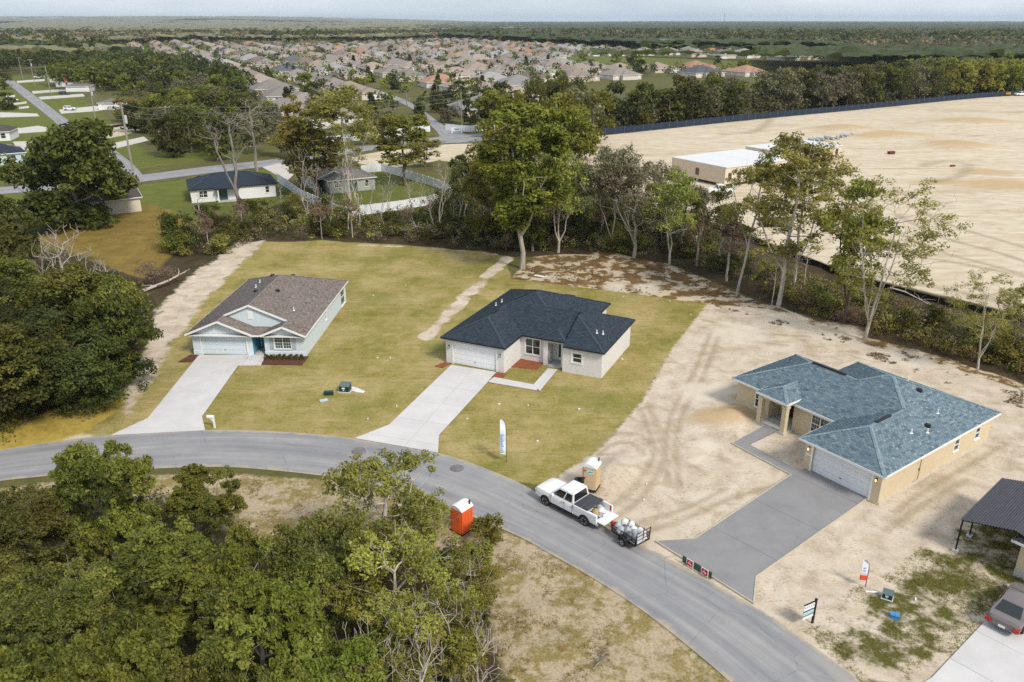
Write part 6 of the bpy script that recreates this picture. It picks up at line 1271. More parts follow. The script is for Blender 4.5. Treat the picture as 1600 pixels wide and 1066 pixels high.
def skeleton(rng, H, R_, tf, targets, base_r, lean=(0, 0), wig=0.05, twist=0.35, seg=1.0, leaders=1, fork=2):
    """grow limbs from a trunk to the target points; returns nodes, parents, radii"""
    tz = H * tf; N = [np.array([0, 0, -0.3])]; par = [-1]; nt = 7
    top = H * (tf + (1 - tf) * 0.62)
    for k in range(1, nt + 1):
        t = k / nt; N.append(np.array([lean[0] * t * top + rng.normal(0, wig) * H * 0.12, lean[1] * t * top + rng.normal(0, wig) * H * 0.12, top * t])); par.append(k - 1)
    first = max(1, int(nt * tf / (tf + (1 - tf) * 0.62)))
    ctr = np.array([lean[0] * top, lean[1] * top, tz])
    order = np.argsort(np.linalg.norm((targets - ctr) * np.array([1, 1, 0.8]), axis=1)); A = np.array(N); npth = [0.0] * len(N)
    for k in range(1, len(N)): npth[k] = npth[k - 1] + 0.3 * np.linalg.norm(N[k] - N[k - 1])
    for q in range(leaders - 1):            # further stems that fork off low down
        j0 = fork; th = rng.uniform(0, 6.28) if q else rng.uniform(2.6, 3.6); sp = rng.uniform(0.35, 0.6) * R_; p0 = N[j0].copy(); pj = j0; hh = top * rng.uniform(0.75, 1.0)
        for k in range(1, 6):
            t = k / 5; N.append(p0 + np.array([math.cos(th) * sp * t ** 0.8 + rng.normal(0, wig) * H * 0.1, math.sin(th) * sp * t ** 0.8 + rng.normal(0, wig) * H * 0.1, (hh - p0[2]) * t])); par.append(pj); pj = len(N) - 1; npth.append(npth[par[-1]] + 0.3 * np.linalg.norm(N[-1] - N[par[-1]]))
    A = list(N)
    for ti in order:
        p = targets[ti]; arr = np.array(A[first:]); d = np.linalg.norm(arr - p, axis=1); up = arr[:, 2] - p[2]
        c = d + np.maximum(0, up + 0.3) * 1.5 + 0.25 * np.array(npth[first:]); j = int(np.argmin(c)) + first
        q = A[j]; L = np.linalg.norm(p - q); n = max(1, int(L / seg)); pj = j
        for k in range(1, n + 1):
            t = k / n; x = q + (p - q) * t; 
            if k < n: x = x + rng.normal(0, twist * L * 0.12, 3) + np.array([0, 0, -0.10 * L * math.sin(math.pi * t) if p[2] > q[2] else 0.05 * L])
            A.append(x); par.append(pj); npth.append(npth[pj] + np.linalg.norm(x - A[pj])); pj = len(A) - 1
    A = np.array(A); par = np.array(par); cnt = np.ones(len(A))
    for i in range(len(A) - 1, 0, -1): cnt[par[i]] += cnt[i]
    r = base_r * (cnt / cnt[0]) ** 0.52; r[0] *= 1.35; return A, par, r
def tubes(A, par, r, rmin=0.016, name='trunk', m=None, thin=3, cut=0.0):
    VV, FF = [], []; o = 0
    for n, lo, hi in ((7, 0.09, 9), (4, 0.03, 0.09), (3, cut, 0.03)):
        i = np.array([k for k in range(1, len(A)) if lo <= r[k] < hi]); 
        if not len(i): continue
        a, b = A[par[i]], A[i]; d = b - a; L = np.linalg.norm(d, axis=1, keepdims=True) + 1e-6; d = d / L; up = np.where(np.abs(d[:, 2:3]) < 0.9, np.array([[0, 0, 1.0]]), np.array([[1.0, 0, 0]]))
        x = np.cross(d, up); x /= np.linalg.norm(x, axis=1, keepdims=True); y = np.cross(d, x); t = np.linspace(0, 2 * np.pi, n, endpoint=False)
        ring = x[:, None] * np.cos(t)[None, :, None] + y[:, None] * np.sin(t)[None, :, None]
        ra = np.minimum(r[par[i]], r[i] * 1.6); rb = np.maximum(r[i], rmin); ra = np.maximum(ra, rmin)
        V = np.stack([(a - d * ra[:, None] * 0.3)[:, None] + ring * ra[:, None, None], b[:, None] + ring * rb[:, None, None]], 1).reshape(-1, 3)
        k = np.arange(n); f = np.stack([k, (k + 1) % n, n + (k + 1) % n, n + k], -1); F = (np.arange(len(i))[:, None, None] * 2 * n + f[None]).reshape(-1, 4)
        VV.append(V); FF.append(F + o); o += len(V)
    return npmesh(name, np.concatenate(VV), np.concatenate(FF), [m], smooth=True)
def leaves(rng, C, per, rad, size, tints, flat=0.7, droop=0.0, elong=1.7):
    n = len(C) * per; c = np.repeat(C, per, 0); rr = np.repeat(rad, per) if np.ndim(rad) else np.full(n, rad)
    g = rng.normal(0, 1, (n, 3)); g /= np.linalg.norm(g, axis=1, keepdims=True); g *= (rng.random((n, 1)) ** 0.45); g[:, 2] *= flat
    p = c + g * rr[:, None]; p[:, 2] -= droop * rng.random(n) ** 2 * rr
    nrm = g * 0.8 + rng.normal(0, 0.55, (n, 3)) + np.array([0, 0, 0.55]); nrm /= np.linalg.norm(nrm, axis=1, keepdims=True)
    t = np.cross(nrm, rng.normal(0, 1, (n, 3))); t /= np.linalg.norm(t, axis=1, keepdims=True); b = np.cross(nrm, t); s = size * rng.uniform(0.6, 1.3, n)[:, None]
    a, w = t * s * elong / 2, b * s / 2
    V = np.stack([p - a, p + w * 0.9 - a * 0.1, p + a, p - w * 0.9 - a * 0.1], 1).reshape(-1, 3); F = np.arange(n * 4).reshape(-1, 4)
    ti = np.clip(np.repeat(tints, per) + rng.normal(0, 0.16, n), 0, 1); return V, F, ti
def crown_pts(rng, H, R_, tf, n, lobes, lean=(0, 0), lr=0.42, low=0.0, vz=0.75):
    """cluster points in uneven lobes around an egg-shaped crown"""
    zc = H * (tf + 1) / 2; hz = H * (1 - tf) / 2; L = []
    for k in range(lobes):
        th = 2 * math.pi * (k * 0.618 + rng.uniform(-0.1, 0.1)); u = rng.uniform(-0.85 + low, 0.85) if k else 0.8; q = math.sqrt(max(0, 1 - u * u)) * rng.uniform(0.40, 0.62 + 0.6 * max(0, 0.42 - lr)); L.append((math.cos(th) * q * R_, math.sin(th) * q * R_, zc + u * hz * 0.84, rng.uniform(0.75, 1.25) * lr * R_))
    L = np.array(L); w = L[:, 3] ** 2; k = rng.choice(lobes, n, p=w / w.sum()); g = rng.normal(0, 1, (n, 3)); g /= np.linalg.norm(g, axis=1, keepdims=True); g[:, 2] = np.where(g[:, 2] < -0.6, -g[:, 2] * 0.6, g[:, 2])
    q = rng.uniform(0.45, 1.0, (n, 1)) ** 0.6; p = L[k, :3] + g * q * L[k, 3:4] * np.array([1, 1, vz]); p[:, 2] = np.clip(p[:, 2], H * tf * 0.75, H)
    p[:, 0] += lean[0] * p[:, 2]; p[:, 1] += lean[1] * p[:, 2]
    lt = rng.uniform(0.2, 0.8, lobes)[k]; return p, lt
def make_tree(seed, H, R_, tf, n, per, size, cr, lobes, leafm, barkm, base_r, lean=(0, 0), lr=0.42, flat=0.7, droop=0.0, bare_n=0, twist=0.35, seg=1.0, cut=0.0, low=0.0, elong=1.7, leaders=1, fork=2, wig=0.05, vz=0.75):
    rng = np.random.default_rng(seed); p, lt = crown_pts(rng, H, R_, tf, n, lobes, lean, lr, low=low, vz=vz)
    tg = p
    if bare_n: e, _ = crown_pts(rng, H * 1.03, R_ * 1.06, tf * 0.8, bare_n, lobes + 3, lean, lr, vz=vz); tg = np.concatenate([p, e])
    A, par, r = skeleton(rng, H, R_, tf, tg, base_r, lean, wig=wig, twist=twist, seg=seg, leaders=leaders, fork=fork)
    tm_ = tubes(A, par, r, m=BM[barkm], cut=cut)
    cm = None
    if per:
        V, F, ti = leaves(rng, p, per, cr * rng.uniform(0.7, 1.3, n), size * rng.uniform(0.75, 1.25), lt, flat, droop, elong); lm = leafm if isinstance(leafm, (list, tuple)) else [leafm]
        lobe_pick = np.floor(lt * 997) % 7; mi = np.where(lobe_pick < 4, 0, np.where(lobe_pick < 6, 1, 2)) % len(lm); cm = npmesh('crown', V, F, [LM[q] for q in lm], tint=ti, matidx=np.repeat(mi, per))
    return dict(H=H, R=R_, trunk=tm_, crown=cm)
def merged(tr, name):                   # one mesh for trees too small to show their parts
    out = MB(); a, b = tr['trunk'], tr['crown']; na = len(a.vertices)
    def arr(me): v = np.zeros(len(me.vertices) * 3, np.float32); me.vertices.foreach_get('co', v); l = np.zeros(len(me.loops), np.int32); me.loops.foreach_get('vertex_index', l); return v.reshape(-1, 3), l.reshape(-1, 4)
    va, fa = arr(a); vb, fb = arr(b); t = np.zeros(len(fb), np.float32); b.attributes['tint'].data.foreach_get('value', t)
    return npmesh(name, np.r_[va, vb], np.r_[fa, fb + na], [a.materials[0], b.materials[0]], tint=np.r_[np.zeros(len(fa), np.float32), t], matidx=np.r_[np.zeros(len(fa), int), np.ones(len(fb), int)])
VAR = {}
def V_(k, *a, **kw): VAR[k] = make_tree(*a, **kw)
# near foreground oaks seen from above (leaf sprays about a hand long)
V_('near1', 11, 9, 5.2, 0.22, 520, 82, 0.14, 0.44, 27, ('near', 'olive', 'oak'), 'grey', 0.26, bare_n=80, lr=0.29, vz=0.9)
V_('near2', 12, 9, 5.0, 0.22, 500, 82, 0.14, 0.44, 25, ('olive', 'oak', 'near'), 'grey', 0.25, bare_n=80, lr=0.30, vz=0.9)
V_('near3', 13, 9, 4.6, 0.24, 420, 80, 0.135, 0.42, 24, ('near', 'bright', 'olive'), 'grey', 0.24, bare_n=90, lr=0.29, vz=0.9)
V_('sparse1', 14, 10, 4.6, 0.25, 230, 52, 0.13, 0.46, 22, 'feather', 'bleach', 0.22, bare_n=260, lr=0.28, vz=0.9, leaders=3, fork=1, twist=0.5)
V_('sparse2', 15, 10, 4.2, 0.25, 210, 52, 0.13, 0.46, 20, 'lime', 'bleach', 0.20, bare_n=240, lr=0.28, vz=0.9, leaders=3, fork=1, twist=0.5)
V_('dead', 16, 7, 3.4, 0.18, 0 + 240, 0, 0.1, 0.5, 9, 'near', 'bleach', 0.17, twist=0.55)
V_('deadfan', 17, 6, 3.0, 0.08, 330, 0, 0.1, 0.5, 9, 'near', 'bleach', 0.16, twist=0.25, lr=0.5)
V_('deadtall', 18, 18, 5.5, 0.42, 170, 0, 0.1, 0.5, 11, 'near', 'grey', 0.26, twist=0.6, leaders=2, fork=2)
# middle distance
V_('oak1', 21, 14, 7.5, 0.06, 460, 40, 0.30, 0.85, 20, 'oak', 'grey', 0.36, lr=0.34, low=-0.1)
V_('oak2', 22, 14, 7.0, 0.08, 400, 40, 0.30, 0.85, 17, 'oak', 'grey', 0.34, lr=0.36, low=-0.1)
V_('oak3', 23, 14, 6.4, 0.08, 380, 40, 0.30, 0.85, 17, 'bright', 'grey', 0.30, lr=0.36, low=-0.1)
V_('laurel1', 24, 10, 5.2, 0.05, 400, 50, 0.20, 0.70, 17, ('oak', 'dark', 'olive'), 'brown', 0.24, lr=0.38, low=-0.15)
V_('laurel2', 25, 10, 5.0, 0.05, 380, 50, 0.20, 0.70, 15, 'dark', 'brown', 0.24, lr=0.40, low=-0.15)
V_('tall1', 26, 20, 5.6, 0.30, 200, 36, 0.20, 0.62, 28, 'airy', 'pale', 0.17, lean=(0.14, 0.02), lr=0.24, bare_n=70, flat=0.7, leaders=2, fork=3, vz=1.0, low=-0.1)
V_('tall2', 27, 20, 5.2, 0.24, 250, 36, 0.20, 0.62, 32, 'airy', 'pale', 0.17, lean=(0.03, 0.0), lr=0.25, bare_n=70, flat=0.7, leaders=2, fork=2, vz=1.0, low=-0.1)
V_('tall3', 28, 18, 6.0, 0.26, 220, 34, 0.19, 0.58, 32, 'airy', 'pale', 0.15, lean=(0.09, 0.0), lr=0.21, bare_n=150, flat=0.7, leaders=4, fork=1, vz=1.0, low=-0.1)
V_('column1', 29, 22, 5.2, 0.20, 460, 46, 0.25, 0.70, 44, 'bright', 'pale', 0.24, lr=0.21, vz=1.1, low=-0.1, leaders=3, fork=2)
V_('mid1', 30, 16, 4.6, 0.16, 200, 36, 0.25, 0.75, 22, 'lime', 'brown', 0.18, lr=0.28, bare_n=40, leaders=2, fork=2, vz=1.0, low=-0.1)
V_('mid2', 31, 16, 4.2, 0.14, 190, 36, 0.25, 0.75, 20, 'airy', 'brown', 0.17, lr=0.30, bare_n=50, leaders=3, fork=1, vz=1.0, low=-0.1)
V_('moss1', 32, 12, 6.0, 0.30, 210, 32, 0.20, 0.62, 18, 'mossy', 'pale', 0.18, lr=0.28, bare_n=150, twist=0.9, droop=1.2, leaders=3, fork=1, wig=0.12)
V_('moss2', 33, 13, 5.4, 0.34, 170, 32, 0.20, 0.62, 16, 'airy', 'pale', 0.17, lr=0.28, bare_n=190, twist=1.0, droop=0.8, leaders=3, fork=1, wig=0.12)
V_('slim1', 36, 11, 2.4, 0.42, 60, 24, 0.20, 0.55, 9, 'airy', 'pale', 0.10, lr=0.30, bare_n=110, twist=0.9, wig=0.16, vz=1.2, leaders=2, fork=3)
V_('slim2', 37, 11, 2.2, 0.45, 50, 24, 0.20, 0.55, 9, 'oak', 'pale', 0.10, lr=0.30, bare_n=110, twist=0.9, wig=0.16, vz=1.2, leaders=2, fork=2)
V_('slim3', 38, 11, 2.4, 0.40, 110, 0, 0.20, 0.55, 9, 'oak', 'bleach', 0.09, lr=0.34, twist=1.0, wig=0.16, vz=1.2, leaders=3, fork=2)
V_('sap1', 34, 7, 2.0, 0.40, 60, 22, 0.16, 0.5, 7, 'dry', 'pale', 0.10, lr=0.45, bare_n=60, twist=0.4)
V_('sap2', 35, 7, 1.8, 0.35, 50, 0, 0.16, 0.5, 7, 'dry', 'bleach', 0.09, lr=0.45, bare_n=30, twist=0.4)
V_('shrub1', 41, 3, 1.9, 0.05, 60, 44, 0.15, 0.5, 8, 'oak', 'brown', 0.08, lr=0.5)
V_('shrub2', 42, 3, 1.7, 0.05, 60, 44, 0.15, 0.5, 7, 'airy', 'brown', 0.07, lr=0.5)
V_('shrub3', 43, 3, 1.9, 0.05, 60, 30, 0.13, 0.5, 8, 'dry', 'grey', 0.07, lr=0.5, bare_n=70)
V_('shrub4', 44, 3, 1.7, 0.05, 60, 40, 0.15, 0.5, 8, 'lime', 'brown', 0.07, lr=0.5)
# far
for i, (lm, bm_) in enumerate((('oak', 'brown'), ('dark', 'brown'), ('bright', 'brown'), ('mossy', 'grey'), ('lime', 'brown'), ('oak', 'grey'))):
    V_('far%d' % i, 60 + i, 14, 6.5, 0.02, 130, 15, 0.70, 1.25, 17, lm, bm_, 0.35, lr=0.40, seg=2.5, cut=0.05, elong=1.3, low=-0.1)
FARM = {k: merged(VAR[k], 'tree') for k in VAR if k.startswith('far')}
TREE_PARTS = True
def plant(kind, x, y, h, w, label, group=None, rz=None, name='tree', cat='tree', z=None, sink=0.0):
    """w: crown width in metres"""
    v = VAR[kind]; sc = (w / (2 * v['R']), w / (2 * v['R']), h / v['H']); z = gsurf_z(x, y) if z is None else z
    rz = random.uniform(0, 6.28) if rz is None else rz
    r = tag(obj(name, None, None, (x, y, z - sink), rz, sc), label, cat, group); obj('trunk', v['trunk'], r)
    if v['crown'] is not None: obj('crown', v['crown'], r)
    return r
def far_tree(kind, x, y, h, w, label, group, name='tree', cat='tree'):
    v = VAR[kind]; o = obj(name, FARM[kind], None, (x, y, -0.3), random.uniform(0, 6.28), (w / (2 * v['R']), w / (2 * v['R']), h / v['H'])); return tag(o, label, cat, group)
def pxm(x, y): return FPX / math.hypot(y, CAM_H)
def by_base(kind, px, top, wpx, label, rz=None, group=None, **k):
    x, y = G(*px); h = height_for(x, y, top) + k.get('sink', 0); return plant(kind, x, y, h, wpx / pxm(x, y), label, group, rz, **k)
def by_top(kind, px, h, wpx, label, rz=None, **k):      # where the crown's upper part is seen, for trees whose foot is hidden
    x, y = G(px[0], px[1], h * 0.8); return plant(kind, x, y, h, wpx / (FPX / math.hypot(y, CAM_H - h * 0.6)), label, None, rz, **k)

# --- named trees of the middle distance
by_base('oak1', (126, 354), 190, 205, 'big dense oak between the side street and the cream house', 0.4, sink=3.5)
by_base('deadtall', (378, 347), 168, 120, 'tall leafless grey tree in front of the white house with black roof', 1.0)
by_base('deadtall', (402, 268), 150, 90, 'second leafless trunk leaning above the white house chimney side', 2.2)
by_base('mid1', (497, 312), 150, 120, 'yellow green tree with slim trunks left of the grey bungalow', 0.5)
by_base('tall2', (548, 318), 122, 135, 'tallest yellow green tree rising in front of the grey bungalow', 3.9)
by_base('mid2', (470, 300), 178, 85, 'thin leafy tree at the corner of the white vinyl fence', 1.3)
by_base('mid1', (632, 290), 170, 110, 'yellow green tree standing behind the right side of the vinyl fence', 4.0)
by_base('mid2', (664, 262), 205, 62, 'dull green bushy tree at the right end of the vinyl fence', 2.0)
by_base('oak2', (722, 306), 240, 46, 'low dark green tree at the right corner of the fenced garden', 1.0)
by_base('column1', (816, 420), 146, 160, 'tallest bright green tree at the gap between the two lawns', 2.6)
by_base('oak3', (866, 320), 160, 150, 'broad bright green tree behind the tallest green tree', 5.0)
by_base('oak3', (790, 322), 190, 130, 'green tree left of and behind the tallest green tree', 0.9)
by_base('oak3', (768, 382), 246, 105, 'dense green tree left of the foot of the tallest green tree', 2.2)
by_base('oak1', (832, 392), 268, 90, 'dark bushy tree between the tallest green tree and the twisted oak', 1.1)
by_base('moss2', (872, 396), 232, 125, 'twisted pale trunked oak just right of the tallest green tree', 3.3)
by_base('moss1', (955, 392), 222, 120, 'crooked mossy oak with forked trunk in the middle of the dark thicket', 0.2)
by_base('moss1', (990, 402), 246, 180, 'leaning mossy oak with a wide spreading limb over the brown clearing', 5.4)
by_base('moss2', (1046, 414), 266, 110, 'slim twin trunked mossy oak at the right end of the thicket', 1.2)
by_base('moss1', (1066, 388), 284, 95, 'mossy oak crown overhanging the white pickup on the sand', 2.5)
by_base('tall1', (1150, 463), 205, 125, 'tall leaning tree with pale trunk left of its two neighbours', 6.2)
by_base('tall2', (1216, 478), 198, 205, 'tall airy tree with forked pale trunk in front of the modular buildings', 0.3)
by_base('tall2', (1240, 452), 240, 150, 'yellow green tree close behind the forked pale tree', 2.0)
by_base('tall3', (1350, 530), 270, 215, 'airy many stemmed tree with white trunk behind the slate roofed house', 0.1)
by_base('mid2', (1318, 506), 268, 110, 'thin brown trunked tree between the two tall pale trees', 1.0)
by_base('tall3', (1528, 575), 415, 130, 'half bare crooked tree at the right edge of the brush', 2.9)
by_base('moss2', (1590, 560), 450, 110, 'greyish sparse tree cut by the right edge above the sand yard', 1.5)
by_base('sap2', (1206, 476), 385, 45, 'thin white sapling beside the pale forked trunk')
by_base('sap1', (1135, 440), 330, 70, 'slender sapling with pale leaves left of the leaning tree')
# left dark wood
for k, (px, top, w, kind, lab) in enumerate(((( 40, 660), 500, 190, 'laurel1', 'dark laurel oak at the left edge above the yellow grass'), ((128, 640), 470, 200, 'laurel2', 'dark laurel oak over the curved fallen branches'), ((196, 604), 440, 150, 'laurel1', 'dark laurel oak nearest to the sand strip of the blue house'),
        ((20, 590), 430, 180, 'laurel2', 'dark laurel oak behind the leftmost one'), ((110, 575), 418, 180, 'laurel1', 'dark laurel oak in the middle of the left wood'), ((190, 545), 425, 130, 'laurel2', 'dark laurel oak below the purple brown shrub'), ((60, 525), 400, 150, 'laurel1', 'dark laurel oak beneath the pale bare shrub'), ((-20, 480), 340, 190, 'oak2', 'dark oak at the left edge below the cream house'), ((10, 430), 300, 130, 'oak1', 'dark oak at the left edge beside the cream house'), ((150, 500), 428, 110, 'laurel2', 'small laurel oak at the back right of the left wood'), ((-50, 620), 470, 180, 'laurel1', 'dark laurel oak mostly outside the left edge'))):
    by_base(kind, px, top, w, lab)
by_base('deadfan', (112, 490), 350, 120, 'pale leafless fan shaped shrub above the left wood', 0.5, name='bare_shrub', cat='shrub')
by_base('dead', (45, 520), 425, 90, 'small bleached bare tree at the left edge of the pale fan shaped shrub', 1.5, name='bare_tree')
by_base('dead', (172, 470), 405, 60, 'thin bleached branches right of the pale fan shaped shrub', 2.5, name='bare_tree')
by_base('shrub3', (240, 445), 412, 62, 'purple brown leafless shrub beside the bleached fallen log', name='shrub', cat='shrub')
# --- foreground trees, looked down upon
FG = [((150, 742), 9, 230, 'near1', 'foreground oak crown nearest to the road at left'), ((25, 800), 9, 250, 'near2', 'foreground oak crown cut by the left edge below the road'), ((318, 760), 7, 150, 'near3', 'small foreground oak by the sandy roadside patch'),
      ((600, 748), 10.0, 250, 'sparse1', 'pale green airy tree reaching over the road left of the orange toilet'), ((655, 800), 7.0, 95, 'sparse1', 'thin pale green crown just left of the orange toilet'), ((505, 862), 9, 230, 'near2', 'dense green foreground oak below the sandy patch'), ((255, 880), 9.5, 250, 'near1', 'large foreground oak in the middle of the lower left wood'),
      ((80, 930), 9.5, 270, 'near2', 'darker foreground oak at the lower left edge'), ((400, 965), 9, 250, 'near3', 'foreground oak crown left of the grey trunks at the bottom'), ((615, 880), 9.0, 260, 'sparse1', 'pale green foreground crown below the orange toilet'), ((735, 890), 6.5, 120, 'sparse2', 'bright yellow green crown at the right edge of the lower wood'),
      ((180, 1040), 9.5, 280, 'near1', 'foreground oak at the bottom left'), ((330, 1085), 9.5, 270, 'near2', 'foreground oak at the bottom edge left of centre'), ((520, 1040), 8.5, 240, 'near3', 'foreground oak at the bottom edge beside the grey trunks'), ((10, 1080), 9.5, 260, 'near1', 'foreground oak at the bottom left corner'), ((-60, 900), 9, 240, 'near2', 'foreground oak almost outside the left edge'), ((390, 880), 7.5, 150, 'near3', 'smaller foreground oak between the two large left crowns'), ((700, 960), 7, 150, 'sparse2', 'pale crown with many bare twigs right of the grey trunks'), ((668, 965), 8.5, 230, 'sparse1', 'fuller pale green crown right of centre at the bottom edge'), ((590, 1000), 8.5, 200, 'sparse2', 'yellow green crown over the grey trunks at the bottom edge'), ((450, 1120), 9, 230, 'near1', 'foreground oak cut by the bottom edge')]
rgf = random.Random(77)
for px, h, w, kind, lab in FG: f_ = rgf.uniform(0.72, 1.08); by_top(kind, px, h * f_, w * rgf.uniform(0.78, 0.98), lab)
for px, h, w, lab in (((655, 1030), 7.5, 130, 'bare grey branched tree at the bottom edge'), ((745, 1010), 5.5, 110, 'tangle of bleached bare branches at the bottom right of the wood'), ((600, 1030), 6, 120, 'low bare bleached tree left of the big grey trunk')): by_top('dead', px, h, w, lab, name='bare_tree')

# --- brush: individual shrubs and saplings, then an undergrowth mass
rng = random.Random(21)
def in_poly(p, poly): return bool(inside(np.array([p[0]]), np.array([p[1]]), poly)[0])
BR1 = GL([(250, 395), (310, 352), (380, 345), (470, 318), (540, 345), (620, 338), (700, 312), (770, 300), (890, 300), (1010, 335), (1110, 362), (1200, 395), (1340, 448), (1450, 478), (1550, 500), (1680, 530), (1680, 600), (1600, 588), (1480, 548), (1330, 508), (1200, 458), (1120, 428), (1050, 402), (850, 394), (790, 396), (620, 379), (412, 373), (330, 404)])
bb = np.array(BR1); cand = []
while len(cand) < 150:
    p = (rng.uniform(bb[:, 0].min(), bb[:, 0].max()), rng.uniform(bb[:, 1].min(), bb[:, 1].max()))
    if in_poly(p, BR1) and (p[0] < 24 or dist_line(np.array([p[0]]), np.array([p[1]]), SILT)[0] > 6.5) and all(math.dist(p, q) > 1.9 for q in cand): cand.append(p)
cand.sort(key=lambda p: P(*p, 0)[0]); num = {}
SPEC = {'shrub1': ('dark green shrub', 2.2, 4.2), 'shrub2': ('olive shrub', 1.6, 3.2), 'shrub3': ('brown twiggy shrub', 1.8, 3.4), 'shrub4': ('yellow green shrub', 1.5, 2.8), 'sap1': ('pale stemmed sapling', 5.5, 8.5), 'sap2': ('bare white sapling', 5.0, 8.0)}
picks = []
for p in cand:
    px = P(*p, 0)[0]; k = rng.choices(list(SPEC), (6, 4, 3, 2, 3, 2) if px < 790 else ((6, 4, 1, 2, 1, 1) if px < 1130 else (2, 4, 5, 4, 1, 2)))[0]; picks.append(k)
for p, k in zip(cand, picks):
    nm, a, c = SPEC[k]; num[k] = num.get(k, -1) + 1; h = rng.uniform(a, c) * (0.62 if p[0] > 26 and not k.startswith('sap') else 1.0); w = h * (0.45 if k.startswith('sap') else 1.3)
    plant(k, *p, h, w, f'{ordinal(num[k])} {nm} from the left in the brush belt behind the lawns', 'brush belt plants', name='sapling' if k.startswith('sap') else 'shrub', cat='sapling' if k.startswith('sap') else 'shrub')
for px, top, w, k, lab in (((285, 392), 336, 60, 'shrub1', 'upright dark shrub at the left end of the brush belt'), ((352, 386), 340, 46, 'shrub1', 'twin dark shrub behind the sand strip of the blue house'), ((308, 552), 540, 16, 'shrub1', 'small round bush at the left corner of the blue garage'), ((1580, 570), 535, 50, 'shrub4', 'bright green low shrub at the right edge of the brush'), ((740, 900), 860, 70, 'shrub4', 'yellow green bush at the edge of the lower wood'), ((764, 852), 812, 46, 'shrub4', 'small bush beside the orange toilet')):
    by_base(k, px, top, w, lab, name='shrub', cat='shrub')
SL = []
for k in range(34):
    px = 475 + (1125 - 475) * (k + rng.uniform(0.1, 0.9)) / 34; y0 = np.interp(px, [475, 620, 760, 900, 1000, 1125], [352, 362, 372, 372, 378, 415]) + rng.uniform(-22, 6); SL.append((px, y0))
sn = {}
for px, py in SL:
    k = rng.choices(('slim1', 'slim2', 'slim3'), (3, 3, 2) if px > 715 else (0, 0, 1))[0]; nm = {'slim1': 'slim pale trunked tree with yellow green tuft', 'slim2': 'slim pale trunked tree with dark tuft', 'slim3': 'slim leafless pale tree'}[k]; sn[k] = sn.get(k, -1) + 1
    h = rng.uniform(8, 13); plant(k, *G(px, py), h, h * 0.42, f'{ordinal(sn[k])} {nm} from the left behind the lawns', 'slim trees of the belt')
hb = [(8.5 + 0.62 * k, -0.15) for k in range(7)]
for k, (u, v) in enumerate(hb):
    ca, sa_ = math.cos(A1), math.sin(A1); plant('shrub1', O1[0] + u * ca - v * sa_, O1[1] + u * sa_ + v * ca, 0.55, 0.7, f'{ordinal(k)} clipped low bush from the left under the shuttered window', 'hedge under the blue house window', name='bush', cat='bush')
def scatter(poly, n, seed):
    rg = np.random.default_rng(seed); b = np.array(poly); P_ = np.zeros((0, 2))
    while len(P_) < n:
        q = np.c_[rg.uniform(b[:, 0].min(), b[:, 0].max(), n * 2), rg.uniform(b[:, 1].min(), b[:, 1].max(), n * 2)]; P_ = np.r_[P_, q[inside(q[:, 0], q[:, 1], poly)]]
    return P_[:n], rg
def leaf_mass(name, poly, n, per, hlo, hhi, rad, size, mats_, seed, keep=None):
    q, rg = scatter(poly, n, seed)
    if keep is not None: q = q[keep(q)]
    h = rg.uniform(hlo, hhi, len(q)) * (0.4 + 0.9 * vnoise(q[:, 0], q[:, 1], 6.0, seed)); C = np.c_[q, h]; V, F, ti = leaves(rg, C, per, rad * rg.uniform(0.6, 1.3, len(q)), size, rg.uniform(0, 0.9, len(q)), 0.9)
    mi = np.repeat(rg.integers(0, len(mats_), len(q)), per); return tag(obj(name, npmesh(name, V, F, mats_, tint=ti, matidx=mi)), kind='stuff')
leaf_mass('undergrowth', BR1, 2300, 40, 0.2, 2.4, 0.85, 0.2, [LM['dark'], LM['oak'], LM['dry'], LM['mossy'], LM['airy']], 3, keep=lambda q: (q[:, 0] < 24) | (dist_line(q[:, 0], q[:, 1], SILT) > 8.0))
DK = GL([(700, 300), (770, 290), (890, 300), (1010, 335), (1110, 362), (1130, 400), (1060, 402), (950, 380), (850, 386), (790, 386), (740, 370)])
leaf_mass('undergrowth', DK, 900, 44, 0.6, 4.5, 1.0, 0.22, [LM['dark'], LM['dark'], LM['oak']], 9)
leaf_mass('undergrowth', GL([(0, 700), (-80, 500), (0, 420), (120, 420), (225, 470), (238, 510), (215, 560), (185, 615), (60, 640)]), 900, 40, 0.2, 2.0, 0.9, 0.2, [LM['dark'], LM['oak']], 4)
FWOOD = GL([(-120, 790), (110, 775), (240, 780), (330, 800), (430, 850), (500, 850), (580, 800), (660, 830), (745, 850), (775, 930), (780, 1000), (820, 1090), (700, 1250), (-200, 1250)])
leaf_mass('undergrowth', FWOOD, 700, 40, 0.1, 1.4, 0.7, 0.14, [LM['dark'], LM['dark'], LM['oak'], LM['dry'], LM['near']], 5)
leaf_mass('undergrowth', GL([(1180, 440), (1340, 470), (1550, 520), (1660, 560), (1660, 610), (1480, 556), (1330, 512), (1200, 466)]), 500, 36, 0.1, 0.9, 0.7, 0.15, [LM['airy'], LM['lime'], LM['dry']], 6)
leaf_mass('undergrowth', GL([(1180, 405), (1340, 455), (1550, 506), (1660, 530), (1660, 560), (1550, 530), (1340, 480), (1200, 440)]), 420, 30, 0.05, 0.45, 0.8, 0.14, [LM['airy'], LM['lime'], LM['dry'], LM['oak']], 12)
